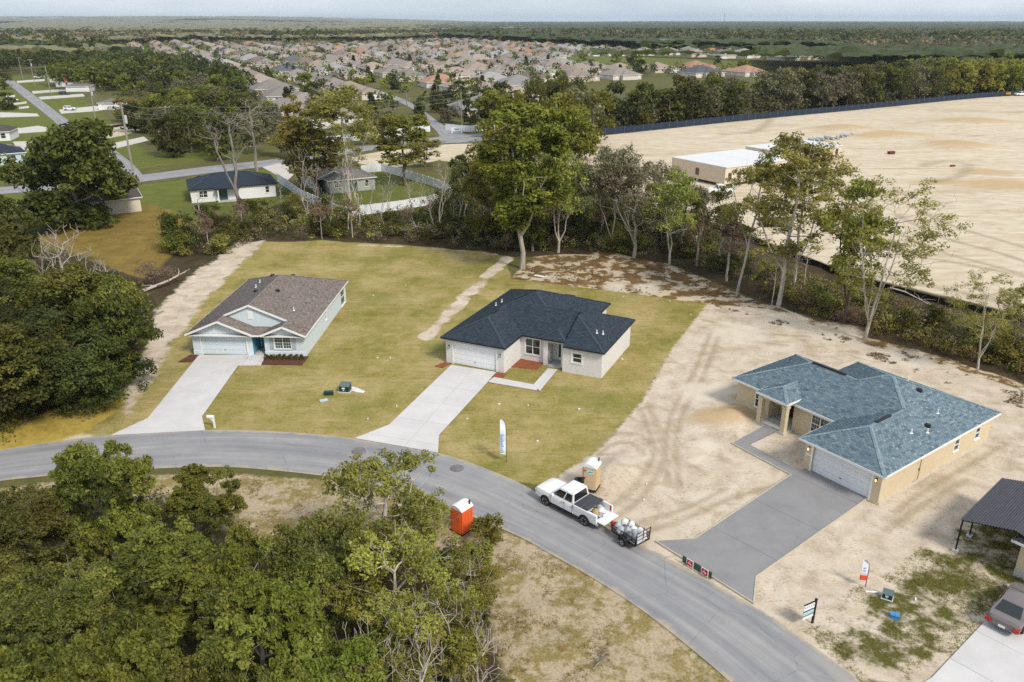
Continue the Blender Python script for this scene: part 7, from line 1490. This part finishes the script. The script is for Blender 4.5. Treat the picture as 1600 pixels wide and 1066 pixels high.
# weeds and dry tufts on the open ground
def tufts(name, polys, n, seed, size, mats_, thr=0.5, ns=2.5, h=0.12):
    V, F, T, M = [], [], [], []; o = 0
    for poly in polys:
        q, rg = scatter(poly, n, seed); q = q[vnoise(q[:, 0], q[:, 1], ns, seed) * 0.6 + vnoise(q[:, 0], q[:, 1], ns * 0.3, seed + 1) * 0.4 > thr]; C = np.c_[q, np.full(len(q), h * 0.5)]
        v, f, t = leaves(rg, C, 9, 0.16 * rg.uniform(0.6, 1.6, len(q)), size, rg.uniform(0, 1, len(q)), 0.6, elong=2.2); V.append(v); F.append(f + o); o += len(v); T.append(t); M.append(np.repeat(rg.integers(0, len(mats_), len(q)), 9))
    return tag(obj(name, npmesh(name, np.concatenate(V), np.concatenate(F), mats_, tint=np.concatenate(T), matidx=np.concatenate(M))), kind='stuff')
G_LO = GL([(780, 835), (860, 872), (930, 912), (1000, 958), (1060, 1004), (1140, 1075), (1000, 1090), (790, 1090), (770, 940)]); G_LO2 = GL([(100, 755), (320, 742), (520, 757), (600, 775), (520, 840), (400, 860), (200, 800)])
tufts('dry_grass', [G_LO, G_LO2], 3600, 7, 0.04, [LM['airy'], LM['straw'], LM['straw']], 0.62, 2.5, 0.06)
tufts('weeds', [Z_WEEDY], 7000, 8, 0.036, [LM['bright'], LM['lime'], LM['airy']], 0.56, 3.0, 0.02)
tufts('dry_grass', [Z_BACK, GL([(1110, 476), (1330, 526), (1480, 568), (1600, 610), (1600, 640), (1450, 590), (1250, 520)])], 1500, 9, 0.09, [LM['dry'], LM['straw'], LM['mossy']], 0.58)
# --- fallen wood
def log_tree(name, lab, px, pts, r0, m, twigs=0, seed=1):
    rg = random.Random(seed); x, y = G(*px); b = MB(); pts = [Vector(p) for p in pts]; b.tube(pts, [r0 * (1 - 0.6 * i / (len(pts) - 1)) for i in range(len(pts))], 7)
    for k in range(twigs):
        i = rg.randrange(1, len(pts)); p = pts[i]; d = Vector((rg.uniform(-1, 1), rg.uniform(-1, 1), rg.uniform(0, 0.8))) * rg.uniform(0.7, 2.2); q = p + d * 0.5 + Vector((rg.uniform(-0.2, 0.2), rg.uniform(-0.2, 0.2), 0.1)); b.tube([p, q, p + d], [r0 * 0.35, r0 * 0.22, r0 * 0.08], 5)
    return tag(obj(name, b.mesh(name, BM[m], smooth=60), None, (x, y, gsurf_z(x, y) + 0.05)), lab, 'fallen tree')
log_tree('fallen_log', 'bleached fallen log propped beside the purple brown shrub', (252, 452), [(-1.8, -1.4, 0.2), (-0.6, -0.2, 0.5), (0.6, 1.2, 0.8), (1.6, 2.2, 1.2)], 0.24, 'bleach', 9, 2)
log_tree('fallen_branch', 'curved bleached branch at the foot of the left wood', (62, 628), [(0.5, -0.3, 0.1), (-0.6, 0.2, 0.5), (-0.7, 1.4, 1.1), (0.1, 2.2, 1.2)], 0.1, 'bleach', 3, 3)
log_tree('fallen_branch', 'long grey fallen limb at the foot of the left wood', (125, 628), [(-2.2, -0.3, 0.1), (-0.8, 0.1, 0.3), (0.8, 0.9, 0.5), (2.4, 1.3, 0.5)], 0.11, 'bleach', 7, 4)
log_tree('fallen_tree', 'toppled bare tree with pale limbs at the back of the left lawn', (662, 372), [(2.4, -0.4, 0.5), (0.8, 0.4, 1.4), (-1.2, 0.9, 1.6), (-3.4, 0.6, 0.9)], 0.16, 'bleach', 26, 5)
log_tree('fallen_tree', 'uprooted branches on the ground by the leaning pale trunk', (1182, 472), [(-1.6, -0.3, 0.1), (0.2, 0.0, 0.3), (1.6, 0.8, 0.5), (2.4, 2.2, 1.3)], 0.14, 'brown', 12, 6)
log_tree('fallen_branch', 'bleached forked branch in the brush behind the sand yard', (1425, 478), [(-2.6, 1.2, 1.8), (-1.0, 0.5, 1.5), (0.6, -0.5, 0.8), (1.6, -1.4, 0.3)], 0.11, 'bleach', 8, 7)
log_tree('fallen_branch', 'small grey stick pile on the dry ground by the lower road edge', (938, 1035), [(-0.5, -0.6, 0.05), (0, 0, 0.1), (0.4, 0.8, 0.15)], 0.06, 'grey', 6, 8)

# ------------------------------------------------------------------ the far subdivision
def far_roof_mat(nm, c0):
    g = NG(nm); n = g.noise(0.8, 4); c = g.hsv(c0, 0.5, 0.95, g.math('MULTIPLY_ADD', n, 0.35, g.math('MULTIPLY_ADD', g.rnd(), 0.3, 0.68))); return g.done(c, 0.9, 0.2)
FROOFS = [(n_, far_roof_mat('far_roof_' + n_.replace(' ', '_'), c_)) for n_, c_ in (('tan', (0.29, 0.23, 0.19)), ('grey brown', (0.235, 0.205, 0.185)), ('terracotta', (0.32, 0.18, 0.12)), ('brown', (0.18, 0.135, 0.115)), ('pale grey', (0.27, 0.26, 0.255)), ('dark grey', (0.105, 0.11, 0.125)))]
M_FROOF = FROOFS[0][1]
def far_wall_mat():
    g = NG('far_wall'); c = g.ramp(g.rnd(), [(0.0, (0.62, 0.54, 0.44)), (0.4, (0.68, 0.63, 0.56)), (0.7, (0.58, 0.47, 0.37)), (1.0, (0.70, 0.68, 0.65))]); return g.done(c, 0.85, 0.2)
M_FWALL = far_wall_mat()
def far_house_meshes(k):
    rg = random.Random(100 + k); w, d = rg.uniform(18, 24), rg.uniform(18, 23); gw = w * 0.45; s = 0.40
    secs = [Sec(0, w, 0, d, 'LRFB', 2.9, s), Sec(-0.01 if k % 2 else w - gw + 0.01, gw if k % 2 else w + 0.01, -4.5, d * 0.6, 'LRF', 2.89, s), Sec(w * 0.2, w * 0.75, d * 0.5, d + 2.5, 'LRB', 2.88, s)]
    roof = MB(); fas = MB(); wall = MB()
    for q in secs:
        for side in q.sides:
            p = q.facet(side)
            if len(p) >= 3: roof.add([(u - w / 2, v - d / 2, q.h(side, u, v)) for u, v in p], [tuple(range(len(p)))])
        u0, u1, v0, v1 = q.b; z = q.ze - 0.1
        for a, c in (((u0, v0), (u1, v0)), ((u1, v0), (u1, v1)), ((u1, v1), (u0, v1)), ((u0, v1), (u0, v0))): fas.bar((a[0] - w / 2, a[1] - d / 2, z), (c[0] - w / 2, c[1] - d / 2, z), 0.06, 0.22)
        wall.box(((u0 + u1) / 2 - w / 2, (v0 + v1) / 2 - d / 2, 1.35), (u1 - u0 - 0.9, v1 - v0 - 0.9, 2.9))
    g = secs[1].b; gd = MB(); gd.box(((g[0] + g[1]) / 2 - w / 2, g[2] + 0.45 - d / 2 - 0.04, 1.15), (4.9, 0.1, 2.25))
    wins = []
    for u, v, ax in ((w * (0.72 if k % 2 else 0.25), 0.45, 0), (w - 0.45, d * 0.35, 1), (w - 0.45, d * 0.7, 1), (w * 0.12, d - 0.45, 2), (w * 0.86, d - 0.45, 2), (0.45, d * 0.7, 3)):
        f = MB(); p = MB(); sz = (1.5, 0.12, 1.4) if ax in (0, 2) else (0.12, 1.5, 1.4); f.box((u - w / 2, v - d / 2, 1.55), sz); e = 0.06; o = {0: (0, -e), 1: (e, 0), 2: (0, e), 3: (-e, 0)}[ax]
        p.box((u - w / 2 + o[0], v - d / 2 + o[1], 1.55), tuple(max(0.03, q - 0.22) if q > 0.2 else 0.03 for q in sz)); wins.append((f.mesh('window', M_WHITE), p.mesh('pane', M_GLASS)))
    return dict(roof=roof.mesh('roof', M_FROOF), fascia=fas.mesh('fascia', M_WHITE), wall=wall.mesh('wall', M_FWALL), garage_door=gd.mesh('garage_door', M_DOORW), wins=wins)
FH = [far_house_meshes(k) for k in range(5)]
NB_PX = [(185, 74), (300, 68), (480, 74), (700, 64), (830, 72), (1000, 82), (1290, 84), (1300, 96), (1170, 94), (1010, 88), (880, 92), (870, 104), (1010, 110), (1180, 112), (1180, 120), (1000, 122), (905, 130), (850, 146), (800, 172), (712, 198), (660, 202), (560, 208), (480, 206), (440, 192), (425, 158), (390, 138), (330, 118), (230, 98), (150, 84)]
NB = GL(NB_PX); nbb = np.array(NB); rgh = random.Random(8); na = R(24); ca, sa_ = math.cos(na), math.sin(na); hs = []
GOLF = Z_GREEN[2]
for i in range(-90, 90):
    for j in range(-12, 26):
        for side_ in (0, 1):
            u = i * 30 + rgh.uniform(-1.5, 1.5); v = j * 92 + (0 if side_ == 0 else 40) + rgh.uniform(-1, 1) + 12 * math.sin(u * 0.012)
            x, y = u * ca - v * sa_ - 60, u * sa_ + v * ca + 500
            if 235 < y < 1500 and in_poly((x, y), NB) and dist_line(np.array([x]), np.array([y]), GL([(712, 210), (680, 194), (655, 172), (606, 149), (541, 130)]))[0] > 16: hs.append((y, x, na + (math.pi if side_ else 0) + rgh.uniform(-0.06, 0.06), rgh.randrange(5)))
hs.sort(); hs = [h for h in hs if abs(P(h[1], h[0], 0)[0] - 800) < 840]
hs = hs[:280] if len(hs) <= 280 else hs
bands = sorted(range(min(280, len(hs))), key=lambda i: P(hs[i][1], hs[i][0], 0)[0]); cnt_ = {}; info = {}
for i in bands:
    c_ = rgh.choices(range(6), (8, 6, 2, 3, 3, 1))[0]; band = 'nearest' if hs[i][0] < 420 else 'middle' if hs[i][0] < 700 else 'farthest'; cnt_[(c_, band)] = cnt_.get((c_, band), -1) + 1
    info[i] = (c_, f'{ordinal(cnt_[(c_, band)])} {FROOFS[c_][0]} roofed house from the left in the {band} rows of the subdivision')
FRM = {}
def roof_of(k, c_):
    if (k, c_) not in FRM: me = FH[k]['roof'].copy(); me.materials[0] = FROOFS[c_][1]; FRM[(k, c_)] = me
    return FRM[(k, c_)]
for i_, (y, x, rz, k) in enumerate(hs[:280]):
    m = dict(FH[k]); near = y < 420; m['roof'] = roof_of(k, info[i_][0])
    r = thing('house', info[i_][1], 'house', (x, y, 0), rz, 'subdivision houses')
    for nm in ('wall', 'roof', 'garage_door', 'fascia'): obj(nm, m[nm], r)
    if y < 560:
        for f, p in m['wins'][:6]: w = obj('window', f, r); obj('pane', p, w) if near else None
def join_far(items, name):
    V, F, M = [], [], []; o = 0
    for y, x, rz, k in items:
        c, s = math.cos(rz), math.sin(rz)
        for nm, mi in (('roof', 0), ('wall', 1)):
            me = FH[k][nm]; v = np.array([q.co[:] for q in me.vertices]); W = np.c_[v[:, 0] * c - v[:, 1] * s + x, v[:, 0] * s + v[:, 1] * c + y, v[:, 2]]
            for p in me.polygons: F.append(tuple(i + o for i in p.vertices)); M.append(mi)
            V += W.tolist(); o += len(W)
    me = bpy.data.meshes.new(name); me.from_pydata(V, [], F); me.materials.append(mat('far_roof_mix', (0.24, 0.19, 0.165), 0.9, 0.35, 0.03)); me.materials.append(M_FWALL); me.polygons.foreach_set('material_index', M); me.update(); return tag(obj(name, me), kind='stuff')
if len(hs) > 280: join_far(hs[280:], 'distant_rooftops')
print('houses', len(hs))
# ---- trees too far to show their parts: individuals
HX = np.array([h[1] for h in hs]); HY = np.array([h[0] for h in hs])
def clear_of_house(x, y, d): return np.min(np.hypot(HX - x, HY - y)) > d
WOOD_L = GL([(-40, 122), (-40, 92), (150, 98), (232, 114), (330, 136), (390, 164), (425, 196), (432, 226), (330, 240), (275, 238), (232, 216), (226, 197), (248, 186), (212, 160), (150, 146), (135, 116), (60, 102)])
b_ = np.array(WOOD_L); got = []; rgt = random.Random(31)
while len(got) < 74:
    u = rgt.random(); px, py = rgt.uniform(-30, 440), 90 + 155 * rgt.random() ** 0.8; p = G(px, py)
    if in_poly(p, WOOD_L) and all(math.dist(p, q) > max(5.5, p[1] * 0.018) for q in got) and math.dist(p, G(172, 165)) > 18 and clear_of_house(*p, 11): got.append(p)
    elif rgt.random() < 0.00002: break
got.sort(key=lambda p: P(*p, 0)[0])
for i, p in enumerate(got):
    k = rgt.choices(('far0', 'far1', 'far2', 'far3', 'far5'), (5, 1, 4, 4, 4))[0]; h = rgt.uniform(8, 12.5); far_tree(k, *p, h, h * rgt.uniform(0.8, 1.15), f'{ordinal(i)} tree from the left in the wood between the side street and the tan roofs', 'wood by the side street')
far_tree('far4', *G(200, 190), 9, 12, 'yellowish broad tree beside the white garage on the side street', None); far_tree('far1', *G(212, 206), 9.5, 10, 'dark round tree standing over the dirt patch by the side street', None)
for k_, (px, w, h, lab) in enumerate((((12, 172), 9, 7, 'dark round bush like tree at the left edge beside the side street'), ((8, 140), 11, 9, 'dark tree at the left edge near the far end of the side street'), ((88, 118), 5, 6, 'small round tree in front of the dark red roof'))): far_tree(('far1', 'far0', 'far4')[k_], *G(*px), h, w, lab, None)
TL = GL([(926, 210), (1000, 203), (1140, 188), (1200, 182), (1330, 170), (1430, 160), (1530, 150), (1660, 143), (1760, 138)]); tl = []
q = resample(TL, 400); d = np.gradient(q, axis=0); nrm = np.c_[-d[:, 1], d[:, 0]] / np.hypot(d[:, 0], d[:, 1])[:, None]
tries = 0
while len(tl) < 78 and tries < 20000:
    tries += 1; i = rgt.randrange(400); o = rgt.choice((4, 5, 12, 20, 30)) + rgt.uniform(-1.5, 2); p = q[i] + nrm[i] * o
    if all(math.dist(p, t) > 6.0 for t in tl) and abs(P(*p, 0)[0] - 800) < 860: tl.append(tuple(p))
tl.sort(key=lambda p: P(*p, 0)[0])
for i, p in enumerate(tl):
    px = P(*p, 0)[0]; k = rgt.choices(('far0', 'far1', 'far2', 'far3', 'far5', 'far4'), (4, 3, 2, 3, 3, 0.2) if px < 1470 else (0, 0, 2, 1, 1, 8))[0]; h = rgt.uniform(11.5, 15.5) * (1 + 0.12 * (px > 1200)); far_tree(k, *p, h, h * rgt.uniform(0.75, 1.0), f'{ordinal(i)} tree from the left in the treeline behind the blue mesh fence', 'treeline behind the mesh fence')
MID = [((770, 214), 15, 'far2'), ((800, 230), 16, 'far2'), ((838, 222), 17, 'far0'), ((872, 232), 16, 'far2'), ((905, 216), 16, 'far3'), ((925, 225), 14, 'far0'), ((850, 250), 14, 'far3'), ((820, 262), 13, 'far0'), ((905, 250), 12, 'far5'), ((760, 190), 12, 'far1'), ((790, 185), 13, 'far1'), ((830, 184), 14, 'far0'), ((870, 190), 15, 'far5'), ((900, 194), 16, 'far0'), ((735, 196), 9, 'far1'),
       ((682, 176), 8, 'far1'), ((655, 180), 7, 'far1'), ((735, 170), 9, 'far0'), ((600, 222), 10, 'far3'), ((570, 226), 9, 'far4'), ((440, 246), 11, 'far3'), ((345, 250), 12, 'far5'), ((270, 246), 11, 'far1'), ((300, 240), 13, 'far0'), ((330, 215), 14, 'far5'), ((400, 240), 12, 'far3')]
MID.sort(key=lambda t: t[0][0])
for i, (px, h, k) in enumerate(MID): far_tree(k, *G(*px), h, h * rgt.uniform(0.75, 1.0), f'{ordinal(i)} tree from the left along the back road and its boundary wall', 'trees along the back road')
nb_t = []; tries = 0
while len(nb_t) < 96 and tries < 30000:
    tries += 1; px, py = rgt.uniform(200, 1290), 66 + 130 * rgt.random() ** 1.3; p = G(px, py)
    if (in_poly(p, NB) or in_poly(p, GOLF)) and clear_of_house(*p, 10.5) and all(math.dist(p, t) > 9 for t in nb_t): nb_t.append(p)
def palm_mesh(seed):
    rg = np.random.default_rng(seed); H = 9; A = np.array([[0, 0, -0.3], [0.1, 0, 3], [0.25, 0.1, 6], [0.3, 0.1, H]]); r = np.array([0.22, 0.17, 0.15, 0.14]); t = tubes(A, np.array([-1, 0, 1, 2]), r, m=BM['grey'])
    V, F, T = [], [], []
    for k in range(22):
        th = k * 2.4; el = rg.uniform(-0.3, 0.9); L = rg.uniform(1.8, 2.5); pv = A[-1]; dirv = np.array([math.cos(th), math.sin(th)])
        for s in range(3):
            e = el - s * 0.55; nx_ = pv + np.array([*(dirv * math.cos(e) * L / 3), math.sin(e) * L / 3]); wd = np.array([-dirv[1], dirv[0], 0]) * (0.38, 0.42, 0.28)[s]; o = len(V); V += [pv - wd, pv + wd, nx_ + wd * 0.7, nx_ - wd * 0.7]; F.append((o, o + 1, o + 2, o + 3)); T.append(rg.uniform(0.2, 0.8)); pv = nx_
    return dict(H=H + 1.5, R=2.4, trunk=t, crown=npmesh('crown', V, F, [LM['bright']], tint=T))
def cone_mesh(seed):
    rg = np.random.default_rng(seed); H = 9; n = 120; z = 0.6 + (H - 0.6) * rg.random(n) ** 1.3; rad = 2.1 * (1 - z / H) ** 0.7 + 0.1; th = rg.uniform(0, 6.28, n); q = rg.uniform(0.5, 1, n); C = np.c_[np.cos(th) * rad * q, np.sin(th) * rad * q, z]
    V, F, ti = leaves(rg, C, 12, 0.55, 0.5, rg.uniform(0.2, 0.8, n), 1.0); A = np.array([[0, 0, -0.3], [0, 0, 3.0], [0, 0, 8]]); t = tubes(A, np.array([-1, 0, 1]), np.array([0.2, 0.15, 0.04]), m=BM['brown']); return dict(H=H, R=2.2, trunk=t, crown=npmesh('crown', V, F, [LM['dark']], tint=ti))
VAR['palm'] = palm_mesh(1); VAR['cone'] = cone_mesh(2); FARM['palm'] = merged(VAR['palm'], 'palm'); FARM['cone'] = merged(VAR['cone'], 'tree')
nct = {}
for i, p in enumerate(sorted(nb_t, key=lambda p: P(*p, 0)[0])):
    k = rgt.choices(('far1', 'far0', 'cone', 'palm', 'far2', 'far3'), (4, 3, 5, 4, 2, 1))[0]
    h, w, lab, nm = {'palm': (rgt.uniform(8, 11), 5.2, 'slender palm among the tan roofs of the subdivision', 'palm_tree'), 'cone': (rgt.uniform(6, 9.5), 5.5, 'dark cone shaped tree among the tan roofs of the subdivision', 'tree')}.get(k, (rgt.uniform(6, 10.5), rgt.uniform(7, 12), 'round leafy tree among the tan roofs of the subdivision', 'tree'))
    kk_ = nm if k in ('palm',) else ('cone' if k == 'cone' else 'round'); nct[kk_] = nct.get(kk_, -1) + 1; lab = f'{ordinal(nct[kk_])} {lab.replace(" among", " from the left among")}'
    far_tree(k, *p, h, w, lab, {'palm': 'palms of the subdivision', 'cone': 'cone trees of the subdivision'}.get(k, 'round trees of the subdivision'), nm, 'palm tree' if k == 'palm' else 'tree')
# ---- woods to the horizon: scattered crowns as one mass, then canopy
def tree_mass(name, N, ylo, yhi, per, leaf, hlo, hhi, mats_, seed):
    rg = np.random.default_rng(seed); Y = ylo * (yhi / ylo) ** rg.random(N * 3); X = (rg.random(N * 3) * 2 - 1) * 0.74 * Y; keep = np.ones(len(Y), bool)
    for poly in (NB, GOLF, Z_SITE, Z_GREEN[3], Z_GREEN[1], Z_GREEN[0]): keep &= ~inside(X, Y, poly)
    keep &= ~((Y < 420) & (X < 90)); keep &= ~((Y < 560) & (X < -260) & (X > -330))
    keep &= ~inside(X, Y, GL([(800, 72), (1300, 82), (1440, 118), (1250, 152), (940, 156), (820, 130)]))
    X, Y = X[keep][:N], Y[keep][:N]; n = len(X); h = rg.uniform(hlo, hhi, n); w = h * rg.uniform(0.30, 0.45, n)
    k = per; g = rg.normal(0, 1, (n, k, 3)); g /= np.linalg.norm(g, axis=2, keepdims=True); g[..., 2] = np.where(g[..., 2] < -0.3, -g[..., 2], g[..., 2]); g *= rg.uniform(0.7, 1.0, (n, k, 1))
    C = np.stack([X[:, None] + g[..., 0] * w[:, None], Y[:, None] + g[..., 1] * w[:, None], (h * 0.55)[:, None] + g[..., 2] * (h * 0.45)[:, None]], -1).reshape(-1, 3)
    V, F, ti = leaves(rg, C, 1, 0.3, leaf, np.repeat(rg.uniform(0.1, 0.9, n), k), 0.7, elong=1.3)
    zone = vnoise(X, Y, 160, 4) * 0.6 + vnoise(X, Y, 60, 5) * 0.4; pal = np.clip(0.5 - X / 2500, 0.1, 0.75); mi = np.where(zone < 0.42, 0, np.where(zone < 0.52, 1, np.where(rg.random(n) < pal, 3, 2))); return tag(obj(name, npmesh(name, V, F, mats_, tint=ti, matidx=np.repeat(mi, k))), kind='stuff')  # paler leaf colour towards the left paints in sunlit woods
leaf_mass('distant_undergrowth', [tuple(p) for p in (q[::8] + nrm[::8] * 3.2)] + [tuple(p) for p in (q[::8] + nrm[::8] * 40)][::-1], 2600, 12, 0.8, 5.0, 2.2, 0.8, [LM['dark'], LM['oak'], LM['mossy']], 14)
leaf_mass('distant_undergrowth', WOOD_L, 1400, 12, 0.8, 4.0, 2.2, 0.8, [LM['dark'], LM['oak'], LM['dry']], 15)
leaf_mass('distant_garden_trees', NB, 2300, 34, 3.0, 7.0, 3.1, 1.0, [LM['dark'], LM['dark'], LM['oak'], LM['bright']], 16, keep=lambda p: np.array([clear_of_house(a, b, 12.5) for a, b in p]))
LM['sunlit_tan'] = leaf_mat('leaf_sunlit_tan', (0.15, 0.125, 0.075), (0.33, 0.285, 0.16))  # tan leaf tone that paints sunlight on to the far woods
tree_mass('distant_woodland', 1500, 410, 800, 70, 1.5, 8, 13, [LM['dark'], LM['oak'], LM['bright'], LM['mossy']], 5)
tree_mass('distant_woodland', 2600, 750, 2600, 42, 2.8, 11, 19, [LM['dark'], LM['oak'], LM['mossy'], LM['sunlit_tan']], 6)
for k_, (pl_, n_, lo_, hi_) in enumerate((([(-60, 74), (150, 72), (300, 65), (430, 65), (430, 58), (-60, 57)], 700, 12, 19), ([(470, 64), (560, 66), (770, 62), (780, 56), (470, 57)], 500, 12, 19), ([(840, 72), (1000, 77), (1290, 81), (1660, 94), (1660, 58), (840, 55)], 1700, 12, 20))):
    q_, rg_ = scatter(GL(pl_), n_, 50 + k_); cl_ = vnoise(q_[:, 0], q_[:, 1], 70, 9) > 0.30; q_ = q_[cl_]; n_ = len(q_); h_ = rg_.uniform(lo_, hi_, n_); w_ = h_ * rg_.uniform(0.32, 0.5, n_); kk = 56
    g_ = rg_.normal(0, 1, (n_, kk, 3)); g_ /= np.linalg.norm(g_, axis=2, keepdims=True); g_ *= rg_.uniform(0.7, 1.0, (n_, kk, 1)); C_ = np.stack([q_[:, 0:1] + g_[..., 0] * w_[:, None], q_[:, 1:2] + g_[..., 1] * w_[:, None], (h_ * 0.52)[:, None] + g_[..., 2] * (h_ * 0.48)[:, None]], -1).reshape(-1, 3)
    V_, F_, t_ = leaves(rg_, C_, 1, 0.3, 2.4, np.repeat(rg_.uniform(0.1, 0.8, n_), kk), 0.7, elong=1.3); tag(obj('distant_woodland', npmesh('distant_woodland', V_, F_, [LM['dark'], LM['oak'], LM['mossy']], tint=t_, matidx=np.repeat(rg_.choice(3, n_, p=(0.6, 0.3, 0.1)), kk))), kind='stuff')
ang_ = np.linspace(-0.80, 0.80, 620); rr_ = [560.0]
while rr_[-1] < 13000: rr_.append(rr_[-1] * 1.0095)
rr_ = np.array(rr_); AA, RR = np.meshgrid(ang_, rr_); CX = AA * RR; CYY = RR
def crowns(X, Y, s, seed):
    xi, yi = np.floor(X / s), np.floor(Y / s); best = np.full(X.shape, 9.0); hh = np.zeros(X.shape)
    for dx in (-1, 0, 1):
        for dy in (-1, 0, 1):
            a, b = xi + dx, yi + dy; h1 = np.sin(a * 127.1 + b * 311.7 + seed) * 43758.5453; h1 -= np.floor(h1); h2 = np.sin(a * 269.5 + b * 183.3 + seed) * 43758.5453; h2 -= np.floor(h2)
            dd = np.hypot(X / s - a - h1, Y / s - b - h2); m = dd < best; best = np.where(m, dd, best); hh = np.where(m, h1 * 0.6 + h2 * 0.4, hh)
    return np.sqrt(np.clip(1 - best ** 2, 0, 1)), hh
c1_, t1 = crowns(CX, CYY, 13, 1.0); c2_, t2 = crowns(CX, CYY, 46, 2.0)
hill = 62 * np.clip((CYY - 4500) / 5000, 0, 1) ** 2 * np.clip((-CX - 300) / 2500, 0, 1) + 14 * np.clip((CYY - 5000) / 4000, 0, 1) * vnoise(CX, CYY, 1800, 3)
near_mix = np.clip((CYY - 1200) / 1500, 0, 1); CZ = 4 + 6.5 * c1_ * (0.5 + t1) + 5 * near_mix * c2_ * t2 + 3 * vnoise(CX, CYY, 300, 7) + hill
msk = np.ones(CX.shape, bool)
for poly in (NB, GOLF, Z_SITE, Z_GREEN[3], Z_GREEN[1]): msk &= ~inside(CX, CYY, poly)
msk &= ~((CYY < 700) & (CX < 60)); field = vnoise(CX, CYY, 420, 12) * 0.6 + vnoise(CX, CYY, 130, 13) * 0.4; msk &= ~((field > 0.68) & (CYY > 1100))
fi = np.arange(CX.size).reshape(CX.shape); F = np.stack([fi[:-1, :-1], fi[:-1, 1:], fi[1:, 1:], fi[1:, :-1]], -1); fm = msk[:-1, :-1] & msk[:-1, 1:] & msk[1:, 1:] & msk[1:, :-1]; F = F[fm]
zone = (vnoise(CX, CYY, 260, 4) * 0.6 + vnoise(CX, CYY, 90, 5) * 0.4)[:-1, :-1][fm]; pal = np.clip(0.30 - CX / 1500, 0.0, 0.95)[:-1, :-1][fm]  # paler leftwards: sunlight between cloud shadows painted into the canopy colour
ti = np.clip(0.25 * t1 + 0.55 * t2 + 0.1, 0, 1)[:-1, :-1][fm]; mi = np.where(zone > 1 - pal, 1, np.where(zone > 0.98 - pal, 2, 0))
tag(obj('distant_canopy', npmesh('distant_canopy', np.stack([CX, CYY, CZ], -1).reshape(-1, 3), F, [LM['dark'], LM['sunlit_tan'], LM['mossy']], tint=ti, matidx=mi)), kind='stuff')
# radio mast and a few pale far buildings
mx_, my_ = G(1130, 46); b = MB(); b.tube([(0, 0, 0), (0, 0, 62)], [1.2, 0.5], 6); b.tube([(0, 0, 56), (0, 0, 57)], [2.5, 2.5], 8); tag(obj('radio_mast', b.mesh('radio_mast', M_WIRE), None, (mx_ * 0.9, my_ * 0.9, 0)), 'thin grey radio mast on the horizon right of centre', 'mast')
# ------------------------------------------------------------------ haze
hv = bpy.data.materials.new('haze'); hv.use_nodes = True; hv.node_tree.nodes.clear(); ho = hv.node_tree.nodes.new('ShaderNodeOutputMaterial'); pv_ = hv.node_tree.nodes.new('ShaderNodeVolumePrincipled')
pv_.inputs['Color'].default_value = (0.70, 0.84, 1.0, 1); pv_.inputs['Density'].default_value = 5e-5; hv.node_tree.links.new(pv_.outputs[0], ho.inputs['Volume'])
b = MB(); b.box((0, 11500, 79), (34000, 27000, 164)); tag(obj('haze', b.mesh('haze', hv)), kind='stuff')
